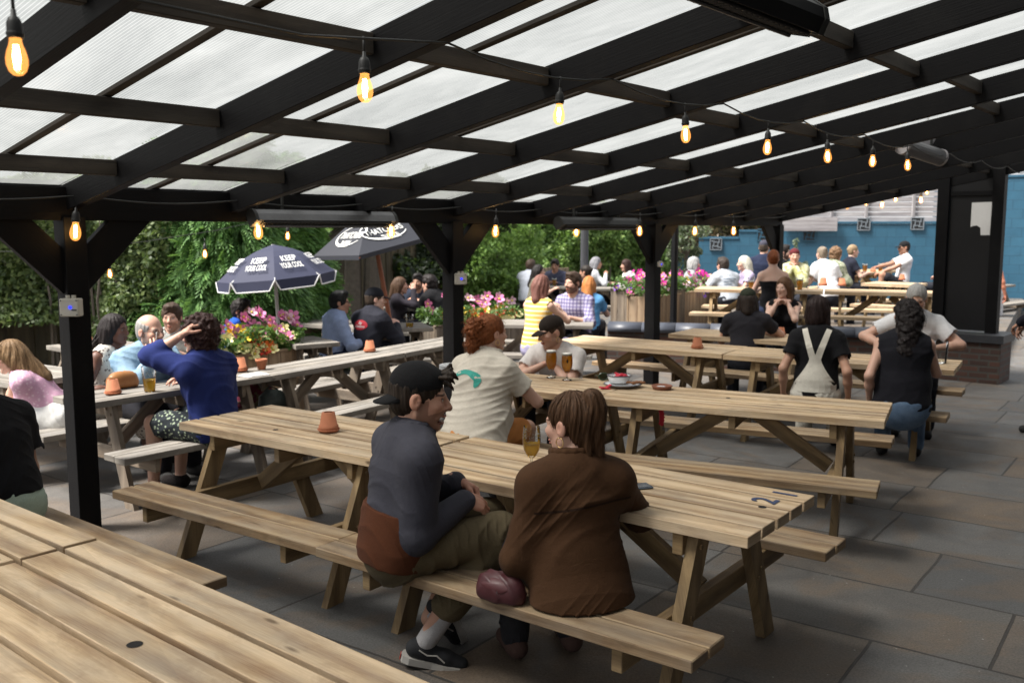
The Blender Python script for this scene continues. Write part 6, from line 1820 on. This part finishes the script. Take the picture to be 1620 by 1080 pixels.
panel_text(N_, Rg, ap, [('THATCHERS', .46, .36), ('TRADITION', .20, .20)], 'canopy_lettering', M['white_print'], sq, org, lh=.12, off=.012, shear=.35, extra=ring)

# ---------------------------------------------------------------- flower planters
def bloom_mesh(name, petals, r, cup, mat, n=3):
    mb = MB()
    for k in range(petals):
        a0, a1 = 2 * math.pi * k / petals, 2 * math.pi * (k + 1) / petals; am = (a0 + a1) / 2
        c = (0, 0, -.2 * r); p = lambda a, rr, z: (rr * math.cos(a), rr * math.sin(a), z)
        mb.poly([c, p(a0 + .06, r * .72, cup * .6), p(am - .22, r, cup), p(am + .22, r * 1.0, cup), p(a1 - .06, r * .72, cup * .6)])
    mb.m = 1; mb.lathe([(r * .26, cup * .22), (r * .16, cup * .4 + .004), (.0, cup * .4 + .005)], 7)
    return mb.mesh(name, mat, True)
def flat_mat(name, c): return plain(name, c, .6, .14, 60)
FL = {k: flat_mat('petal_' + k, c) for k, c in dict(pink=(.66, .20, .40), pale=(.72, .46, .56), cream=(.80, .74, .36), yellow=(.80, .55, .03), orange=(.75, .16, .02), red=(.60, .04, .02), magenta=(.50, .015, .26), purple=(.16, .05, .35)).items()}
FL['eye'] = flat_mat('flower_eye', (.55, .45, .06))
BM = {k: bloom_mesh('flower', 5, .030, .010, [FL[k], FL['eye']]) for k in FL if k != 'eye'}
def planter(label, plabel, p0, p1, top_z, depth, spec, hgt=.3, seed=1, n_leaf=1500, z0=0.0, nfl=60, end=True, mat=None, fs=1.0):
    """timber box: p0,p1 pixels of the near top edge"""
    A, B = at(*p0, top_z), at(*p1, top_z); d = B - A; L = d.length; d.normalize(); n = Vector((-d.y, d.x, 0)); ang = math.atan2(d.y, d.x)
    mid = (A + B) / 2 + n * depth / 2
    root = thing('planter', label, 'planter', (mid.x, mid.y, z0), ang); h = top_z - z0
    mat = mat or M['planter_wood']
    for s in (-1, 1):
        mb = MB(); k_ = max(2, int(L / .13))
        for k in range(k_): mb.box((-L / 2 + (k + .5) * L / k_, s * (depth / 2 - .012), h / 2), (L / k_ - .004, .024, h - .01), None, .003, 2)
        mb.build('side_board', mat, root)
        mb = MB(); k_ = max(2, int((depth - .06) / .13))
        for k in range(k_): mb.box((s * (L / 2 - .012), -depth / 2 + .03 + (k + .5) * (depth - .06) / k_, h / 2), (.024, (depth - .06) / k_ - .004, h - .012), None, .003, 2)
        mb.build('end_board', mat, root)
        MB().box((0, s * (depth / 2 - .02), h + .006), (L + .03, .06, .024)).build('rim', mat, root)
    MB().box((0, 0, h - .06), (L - .06, depth - .06, .04)).build('soil', M['soil'], root)
    r = np.random.default_rng(seed)
    bed = thing('bedding_plants', plabel, 'flowers', (mid.x, mid.y, top_z - .04), ang)
    x = r.uniform(-L / 2, L / 2, n_leaf); y = r.uniform(-depth / 2, depth / 2, n_leaf); hz = hgt * (.55 + .45 * np.abs(np.sin(x * 5 + seed)) ) * r.uniform(.1, 1, n_leaf) ** .7
    hz = hz * .72; P = np.stack([x * 1.06, y * 1.12, hz], 1); V, Fc = leaves(P, np.tile([0, -.3, .8], (n_leaf, 1)), .035, .8, .5, seed)
    add('foliage', raw_mesh('foliage', V, Fc, M['bedding'], True), bed)
    for i in range(nfl):
        name, x0, x1, zlo, zhi = spec[i % len(spec)]
        fx = r.uniform(x0, x1) * L; u_ = r.uniform(0, 1); fz = hgt * (zlo + (zhi - zlo) * u_) * .95; fy = depth * (-.60 + .75 * max(0, min(1, fz / hgt)) + r.uniform(-.08, .08))
        o = add('flower', BM[name], bed, (fx, fy, fz)); sc__ = r.uniform(.9, 1.5) * fs * 1.65; o.scale = (sc__,) * 3
        o.rotation_euler = (R(r.uniform(35, 85)), R(r.uniform(-30, 30)), R(r.uniform(-30, 30)))
    return root
sp1 = [('cream', -.45, .45, .2, .75), ('pink', -.1, .5, .7, 1.1), ('cream', -.3, .4, .05, .5), ('pink', -.5, .1, .55, .85), ('cream', -.05, .42, .15, .7), ('pale', -.1, .5, .75, 1.1), ('orange', -.1, .12, .15, .45), ('cream', -.5, .2, .1, .6), ('yellow', -.5, .5, .4, .7), ('pink', .25, .55, .4, 1.0), ('cream', -.5, -.1, .2, .6), ('red', -.1, .1, .1, .35)]
planter('low timber planter of pale boards under pink and cream flowers, behind the first grey tables', 'pink and cream petunias with an orange bloom, crowding the first planter', (345, 568), (480, 551), .68, .42, sp1, .42, 11, 1900, nfl=98)
planter('greyish timber planter beside the second post under mixed flowers', 'pink yellow and red blooms massed beside the second post', (690, 517), (832, 507), .56, .5, [('pink', -.5, .5, .7, 1.1), ('cream', -.4, .5, .1, .5), ('yellow', -.5, .3, .3, .6), ('pink', -.5, .2, .6, 1.0), ('cream', -.2, .5, .15, .6), ('red', -.2, .4, .35, .6), ('pale', -.3, .5, .6, 1.0), ('cream', -.1, .45, .1, .5), ('orange', -.4, .0, .3, .6)], .42, 12, 1900, nfl=98, mat=M['grey_leg'], fs=1.15)
planter('tall square timber planter of grey boards left of the third post', 'magenta petunias spilling over the tall square planter', (966, 458), (1034, 462), .96, .8, [('magenta', -.5, .55, .1, 1.0), ('magenta', -.5, .5, .3, .9), ('pink', -.2, .5, .4, 1.0), ('purple', -.4, .5, .1, .6), ('magenta', .0, .6, -.2, .6)], .34, 13, 1300, nfl=52, mat=M['grey_leg'], fs=1.05)
planter('long pale timber planter behind the third post, olive tree at its end', 'magenta and violet petunias on the long pale planter', (1040, 470), (1142, 456), .80 + .1, .5, [('magenta', .0, .52, .3, 1.0), ('purple', .1, .5, .0, .5), ('magenta', .15, .5, .4, 1.0), ('yellow', -.5, .1, .5, 1.0), ('pale', -.4, .2, .4, .9)], .36, 14, 1300, nfl=52, fs=1.1)

# ---------------------------------------------------------------- things on the tables
M['terracotta'] = plain('terracotta', (.38, .135, .065), .85, .16, 30); M['terracotta_dark'] = plain('stained_terracotta', (.22, .085, .05), .85, .3, 30)
def make_pot(saucer=True, upright=False):
    root = empty('plant_pot')
    prof = [(.030, 0), (.044, .0), (.060, .088), (.066, .088), (.068, .120), (.060, .120), (.057, .092), (.040, .006), (.0, .006)]
    if upright: MB().lathe(prof, 22).build('pot', M['terracotta'], root, True)
    else: MB().lathe([(r_, .132 - z) for r_, z in prof[::-1]], 22).build('pot', M['terracotta'], root, True)
    if saucer: MB().lathe([(.0, .0), (.062, .0), (.078, .018), (.074, .021), (.060, .007), (.0, .007)], 22).build('saucer', M['terracotta'], root, True)
    return root
POT, POTU = make_pot(), make_pot(False, True); pot_used = [False]
def pot(px, py, wpx, label, z=.742, mat=None):
    p = at(px, py, z)
    o = POT if not pot_used[0] else copy_tree(POT); pot_used[0] = True
    s = wpx * p.y / F / .156; o.location = p; o.scale = (s,) * 3; o.rotation_euler = (0, 0, rng.uniform(0, 6))
    return tag(o, label, 'plant pot', 'upturned terracotta ashtray pots on saucers')
pot(520, 682, 37, 'upturned terracotta pot left of the man in the backwards cap')
pot(179, 623, 28, 'upturned terracotta pot beside the first post, in front of the white print sundress')
pot(380, 587, 26, 'upturned terracotta pot just right of the royal blue shirt')
pot(585, 556, 21, 'upturned terracotta pot on the grey table in front of the navy overalls')
pot(1103, 551, 21, 'upturned terracotta pot at the joint of the pine tables, right of the third post')
pot(141, 541, 14, 'small terracotta pot left of the woman with braids')
pot(1302, 452, 15, 'dark terracotta pot in front of the bending white T-shirt', .742 + ZT)
pot(1332, 452, 14, 'dark terracotta pot at the joint of the raised tables', .742 + ZT)
pot(1427, 443, 11, 'terracotta pot alone on the table left of the pillar', .742 + ZT)
pot(1382, 430, 8, 'tiny terracotta pot between the far beers by the blue wall', .742 + ZT)
pot(1236, 530, 15, 'orange terracotta pot peeping out left of the dark bob', .742)
p = at(414, 584, .742); POTU.location = p; s = 19 * p.y / F / .136; POTU.scale = (s,) * 3; tag(POTU, 'upright terracotta pot standing right of an upturned one on the grey table', 'plant pot')

def beer_glass(px, py, hpx, kind, label, z=.742, beer='beer', fill=.85, Y=None):
    p = at(px, py, z); H = hpx * p.y / F
    root = thing('beer_glass', label, 'beer glass', p)
    if kind == 'tulip':
        out = [(.0, 0), (.034, .0), (.034, .004), (.008, .012), (.005, .030), (.005, .045), (.020, .058), (.034, .085), (.0385, .115), (.038, .150), (.034, .185)]; hh_ = .185; i0 = 6
    elif kind == 'pint': out = [(.0, 0), (.030, 0), (.031, .01), (.037, .08), (.043, .148)]; hh_ = .148; i0 = 1
    else: out = [(.0, 0), (.031, 0), (.032, .01), (.036, .07), (.038, .112)]; hh_ = .112; i0 = 1
    s = H / hh_
    MB().lathe([(r_ * s, z_ * s) for r_, z_ in out], 24).build('glass', M['glass'], root, True)
    if fill > 0:
        lv = (out[i0][1] + (hh_ - out[i0][1]) * fill)
        zs = np.linspace(out[i0][1] + .003, lv, 9); rs = np.interp(zs, [z_ for r_, z_ in out[i0:]], [r_ for r_, z_ in out[i0:]]) * .93
        MB().lathe([(0, zs[0] * s)] + [(r_ * s, z_ * s) for r_, z_ in zip(rs, zs)] + [(0, lv * s)], 24).build('beer', M[beer], root, True)
        if fill > .5: MB().lathe([(0, lv * s + .0005), (rs[-1] * s, lv * s + .0005), (rs[-1] * 1.02 * s, (lv + .014) * s), (0, (lv + .016) * s)], 24).build('foam', M['foam'], root, True)
        else:
            # foam lace left on the inside of the glass
            r__ = np.random.default_rng(4); mb = MB()
            for i in range(46):
                zz = lv + (hh_ - lv) * r__.uniform(.15, .85); rr = np.interp(zz, [z_ for r_, z_ in out[i0:]], [r_ for r_, z_ in out[i0:]]) * .965; a = r__.uniform(0, 6.28); da = r__.uniform(.04, .12); dh = r__.uniform(.001, .003)
                mb.poly([(rr * s * math.cos(a - da), rr * s * math.sin(a - da), zz * s), (rr * s * math.cos(a), rr * s * math.sin(a), (zz - dh) * s), (rr * s * math.cos(a + da), rr * s * math.sin(a + da), zz * s), (rr * s * math.cos(a), rr * s * math.sin(a), (zz + dh) * s)])
            mb.build('foam_lace', M['foam'], root)
    return root
beer_glass(872, 597, 43, 'tulip', 'full stemmed glass of amber beer, left one of the pair by the folded arms', fill=.92)
g2 = beer_glass(897, 601, 43, 'tulip', 'full stemmed glass of amber beer with a small crest, right one of the pair', fill=.90)
s = 43 * at(897, 601, .742).y / F / .185
mb = MB(); 
for k in range(10):
    a0, a1 = -1.57 - .18 + .36 * k / 10, -1.57 - .18 + .36 * (k + 1) / 10; c_ = math.sin(math.pi * (k + .5) / 10) * .014
    mb.poly([(.0392 * s * math.cos(a0), .0392 * s * math.sin(a0), (.135 - c_) * s), (.0392 * s * math.cos(a1), .0392 * s * math.sin(a1), (.135 - c_) * s), (.0392 * s * math.cos(a1), .0392 * s * math.sin(a1), (.135 + c_) * s), (.0392 * s * math.cos(a0), .0392 * s * math.sin(a0), (.135 + c_) * s)])
mb.build('crest', M['satin_black'], g2)
beer_glass(841, 741, 70, 'tulip', 'half drunk stemmed glass of golden lager in front of the woman in brown', beer='lager', fill=.42)
beer_glass(237, 619, 41, 'pint', 'half full glass of pale lager before the denim jacket', beer='lager', fill=.48)
beer_glass(906, 503, 26, 'pint', 'pint of hazy orange beer in front of the plaid shirt', beer='hazy', fill=.86)
beer_glass(1188, 457, 18, 'pint', 'pint of orange beer left of the ginger bun', .742 + ZT, 'hazy', .6)
beer_glass(1265, 458, 19, 'pint', 'pint of orange beer under the olive jacket', .742 + ZT, 'hazy', .75)
beer_glass(1368, 431, 14, 'pint', 'small dark beer, left of the two on the far table', .742 + ZT, 'beer', .8)
beer_glass(1393, 430, 14, 'pint', 'small dark beer, right of the two on the far table', .742 + ZT, 'beer', .8)
beer_glass(1487, 574, 34, 'tumbler', 'empty clear tumbler in front of the grey haired man', fill=0)
beer_glass(648, 517, 20, 'tumbler', 'glass with a little milky drink by the slanted pole', beer='lager', fill=.3)
beer_glass(877, 452, 12, 'pint', 'glass of orange beer before the navy sweatshirt', beer='hazy', fill=.8)

M['phone_glass'] = plain('dark_phone_glass', (.03, .035, .045), .08, .1, 5); M['phone_case'] = plain('phone_case', (.10, .13, .17), .5, .1, 10)
def phone(px, py, ang, label):
    o = thing('phone', label, 'phone', at(px, py, .742), ang)
    MB().box((0, 0, .004), (.15, .075, .008), None, .003).build('case', M['phone_case'], o); MB().box((0, 0, .0088), (.142, .068, .0016), None, .0005).build('screen', M['phone_glass'], o)
phone(1004, 771, .3, 'phone lying on the table at the elbow of the brown jacket')
phone(252, 604, .5, 'phone lying beside the lager glass before the denim jacket')
nk = thing('napkin', 'folded white napkin on the grey table right of the royal blue shirt', 'napkin', at(402, 594, .742), .9)
MB().box((0, 0, .004), (.20, .14, .006)).box((.01, .005, .010), (.17, .12, .005), Matrix.Rotation(.1, 3, 'Z')).build('paper', M['paper'], nk)
M['enamel'] = plain('white_enamel', (.72, .73, .74), .25, .05, 8); M['enamel_rim'] = plain('dark_blue_rim', (.02, .025, .05), .3, .1, 8)
pl_ = thing('plate', 'round enamel plate with a dark rim under a tin of red cartons', 'plate', at(985, 611, .742))
sc_p = 63 * at(985, 611, .742).y / F / .27
MB().lathe([(r_ * sc_p, z_ * sc_p) for r_, z_ in [(0, .004), (.09, .004), (.125, .016), (.130, .018), (.124, .022), (.09, .010), (0, .010)]], 30).build('dish', M['enamel'], pl_, True)
MB().lathe([(r_ * sc_p, z_ * sc_p) for r_, z_ in [(.126, .017), (.133, .019), (.126, .0235), (.122, .0225)]], 30).build('rim', M['enamel_rim'], pl_, True)
tn = thing('enamel_tin', 'white enamel tin with a dark rim on the plate, red cartons inside', 'tin', at(990, 609, .742) + Vector((-.05, .0, .022)), .2)
mb = MB()
for k, (r0, z0_, r1, z1_) in enumerate([(.07, 0, .085, .05)]): mb.lathe([(0, .0), (.070, 0), (.088, .052), (.084, .052), (.068, .005), (0, .005)], 26)
mb.build('dish', M['enamel'], tn, True); MB().lathe([(.086, .050), (.092, .053), (.086, .056), (.082, .053)], 26).build('rim', M['enamel_rim'], tn, True)
M['red_card'] = plain('red_carton', (.50, .012, .035), .6, .2, 20)
rc = thing('food_wrapper', 'crumpled bright red wrapper piled in the enamel tin', 'wrapper', tn.location + Vector((.0, 0, .04)))
mb = MB()
for i in range(7): mb.box((rng.uniform(-.05, .05), rng.uniform(-.03, .03), rng.uniform(.0, .035)), (rng.uniform(.04, .075), rng.uniform(.03, .05), .012), Euler((rng.uniform(-.8, .8), rng.uniform(-.8, .8), rng.uniform(0, 3))).to_matrix(), .003)
mb.build('paper', M['red_card'], rc)
M['crumb'] = plain('fried_crust', (.22, .09, .035), .8, .5, 60)
cr = thing('leftover_food', 'brown crumbs and crust left on the edge of the enamel plate', 'food', pl_.location + Vector((.09, -.01, .018)))
S = SDF(); r_ = np.random.default_rng(3)
for i in range(9): S.ell((r_.uniform(-.06, .06), r_.uniform(-.03, .03), r_.uniform(.004, .02)), (r_.uniform(.012, .022), r_.uniform(.010, .018), .010), None, .008)
v, f = S.mesh(.004); add('crust', raw_mesh('crust', v, f, M['crumb'], True), cr)
bw = thing('dish', 'small brown clay dish with a white dip, right of the plate', 'dish', at(1047, 615, .742))
MB().lathe([(r_ * 1.15, z_) for r_, z_ in [(0, 0), (.055, 0), (.066, .026), (.061, .028), (.052, .008), (0, .008)]], 24).build('bowl', M['terracotta_dark'], bw, True); MB().lathe([(0, .019), (.03, .017), (.042, .010)], 16, (-.005, 0, .002)).build('dip', M['enamel'], bw, True)
rw = thing('wrapper', 'torn red sachet lying on the table behind the half tied hair', 'wrapper', at(957, 615, .742), .3)
mb = MB().box((0, 0, .006), (.075, .05, .010), Matrix.Rotation(.15, 3, 'Y')).box((.03, .01, .016), (.05, .035, .008), Matrix.Rotation(-.5, 3, 'Y')); mb.build('foil', M['red_card'], rw)
sg = thing('sunglasses', 'green rimmed sunglasses lying left of the food plate', 'sunglasses', at(964, 602, .742), .1)
M['green_frame'] = plain('dark_green_plastic', (.02, .05, .025), .3, .2, 20); M['lens'] = glass_mat('tinted_lens', (.35, .55, .50), .05)
for s in (-1, 1):
    mb = MB(); mb.tube([(s * .036 + .030 * math.cos(t), 0.0, .026 + .022 * math.sin(t)) for t in np.linspace(0, 2 * math.pi, 19)], .004, 6, False); fr_o = mb.build('rim', M['green_frame'], sg)
    MB().poly([(s * .036 + .029 * math.cos(t), 0, .026 + .021 * math.sin(t)) for t in np.linspace(0, 2 * math.pi, 18)[:-1]]).build('lens', M['lens'], sg)
    MB().tube([(s * .066, 0, .032), (s * .070, .06, .025), (s * .062, .12, .006)], .0035, 6).build('temple', M['green_frame'], sg)
MB().tube([(-.008, 0, .032), (0, -.003, .036), (.008, 0, .032)], .0035, 6).build('bridge', M['green_frame'], sg)
sg.scale = (1.25,) * 3
sk_ = thing('plate_stack', 'short stack of white plates at the left end of the table behind the cream shirt', 'plates', at(718, 585, .742))
mb = MB()
for k in range(4): mb.lathe([(0, .003 + k * .009), (.09, .003 + k * .009), (.12, .014 + k * .009), (.118, .017 + k * .009), (.09, .008 + k * .009), (0, .008 + k * .009)], 26)
mb.build('plates', M['enamel'], sk_, True)
# bags
def lumpy_bag(name, label, loc, dims, mat, rz=0, strap=True, seed=3, flap=None):
    o = thing(name, label, 'bag', loc, rz); S = SDF(); dx, dy, dz_ = dims
    S.ell((0, 0, dz_ * .42), (dx * .5, dy * .5, dz_ * .5), None, .02); S.cap((-dx * .36, 0, dz_ * .2), (dx * .36, 0, dz_ * .2), dy * .42, dy * .42, .04); S.cap((-dx * .3, 0, dz_ * .62), (dx * .3, 0, dz_ * .62), dy * .30, dy * .30, .05); S.half((0, 0, .002), (0, 0, -1))
    v, f = S.mesh(.006, folds(seed, .007, 45), .008); add('bag_body', raw_mesh('bag_body', v, f, mat, True), o)
    if flap:
        S = SDF(); S.ell((0, -dy * .12, dz_ * .58), (dx * .50, dy * .48, dz_ * .36), None, .02); S.half((0, 0, dz_ * .52), (0, .25, -1)); v, f = S.mesh(.006, folds(seed + 1, .004, 40), .006); add('flap', raw_mesh('flap', v, f, flap, True), o)
        MB().box((dx * .12, -dy * .56, dz_ * .45), (.012, .006, .032)).build('buckle', M['alu'], o)
    if strap: MB().tube([(-dx * .42, 0, dz_ * .5), (-dx * .3, .02, dz_ * .95), (0, .03, dz_ * 1.12), (dx * .3, .02, dz_ * .95), (dx * .42, 0, dz_ * .5)], .007, 6).build('strap', mat, o, True)
    return o
M['burgundy'] = plain('burgundy_leather', (.075, .022, .026), .45, .25, 16, bump=.2)
lumpy_bag('handbag', 'burgundy leather handbag on the bench between the two people in front', at(792, 948, .432), (.175, .10, .11), M['burgundy'], -.6, False, 5, plain('burgundy_flap', (.10, .03, .034), .45, .2, 12, bump=.2))
lumpy_bag('shoulder_bag', 'olive and wine red cloth bag on the bench behind the royal blue shirt', at(400, 640, .432), (.34, .2, .2), fabric((.14, .12, .07), 'camo', (.12, .02, .04)), .9, True, 6)
lumpy_bag('backpack', 'small dark green bag at the end of the grey bench', at(432, 648, .432), (.20, .14, .17), plain('dark_green_nylon', (.022, .032, .03), .6, .3, 20), .9, True, 9)
lumpy_bag('handbag', 'tan leather handbag on the grey table in front of the sundress', at(195, 613, .742), (.20, .09, .12), plain('tan_leather', (.30, .13, .04), .4, .3, 16), .9, False, 8)
lumpy_bag('rucksack', 'black and white bag slumped at the foot of the low brick wall', at(942, 560, .0) + Vector((0, 1.6, .0)), (.45, .3, .35), plain('black_white_nylon', (.05, .05, .055), .5, .9, 5), .2, True, 10)
st = thing('strap', 'red strap dangling under the table edge below the clay dish', 'strap', at(1045, 640, .70))
mb = MB(); 
for k in range(6): mb.box((.012 * math.sin(k * .5), 0, -.02 - k * .022), (.034, .003, .024), Matrix.Rotation(.12 * k, 3, 'Y'), .0005)
mb.build('webbing', M['red_card'], st)
MB().tube([(.02, 0, -.155), (.022, 0, -.175)], .006, 6).build('clip', M['alu'], st)
# painted number on the table end
M['blue_paint'] = plain('worn_blue_paint', (.035, .05, .115), .7, .5, 25)
tn_ = t2r
def lay_text(tx, size, lx, ly, name):
    V2, F2 = text_geo(tx, size, 0, .003)
    sxx = tn_.scale[0]
    out = [(lx - y / sxx, ly + x, .7425) for x, y in V2]     # reads from the table end: up of the digit points to -x
    return add(name, raw_mesh(name, out, F2, M['blue_paint']), tn_)
lay_text('2', .15, .80, .155 - .01, 'painted_number'); lay_text('1', .15, .83, .29, 'painted_number')
# parasol holes drawn as flat discs, their inner shade put into the colour
M['hole'] = plain('painted_hole_shade', (.006, .005, .004), .9, .2, 20)
def hole_disc(tb, px, py, r=.02):
    p = at(px, py, .742); bpy.context.view_layer.update(); q = tb.matrix_world.inverted() @ p
    mb = MB(); sxx = tb.scale[0]
    mb.poly([(q.x + r * math.cos(t) / sxx, q.y + r * math.sin(t), .7415) for t in np.linspace(0, 2 * math.pi, 21)[:-1]]); mb.build('parasol_hole_disc', M['hole'], tb)
hole_disc(t1r, 213, 1018, .022); hole_disc(t2l, 436, 679, .016); hole_disc(t2r, 1206, 801, .017); hole_disc(t3r, 1152, 629, .016)
# cigarette between the fingers of the denim jacket
S_, E_, W_ = den['arms'][1]; cp_ = den['o'].location + Vector(den['Rz'] @ (W_ + np.array([-.045, -.03, .165])))
cg = thing('cigarette', 'white cigarette between the raised fingers of the man in denim', 'cigarette', cp_)
MB().tube([(0, 0, -.035), (.012, -.012, .035)], .0045, 8).build('paper', M['paper'], cg)
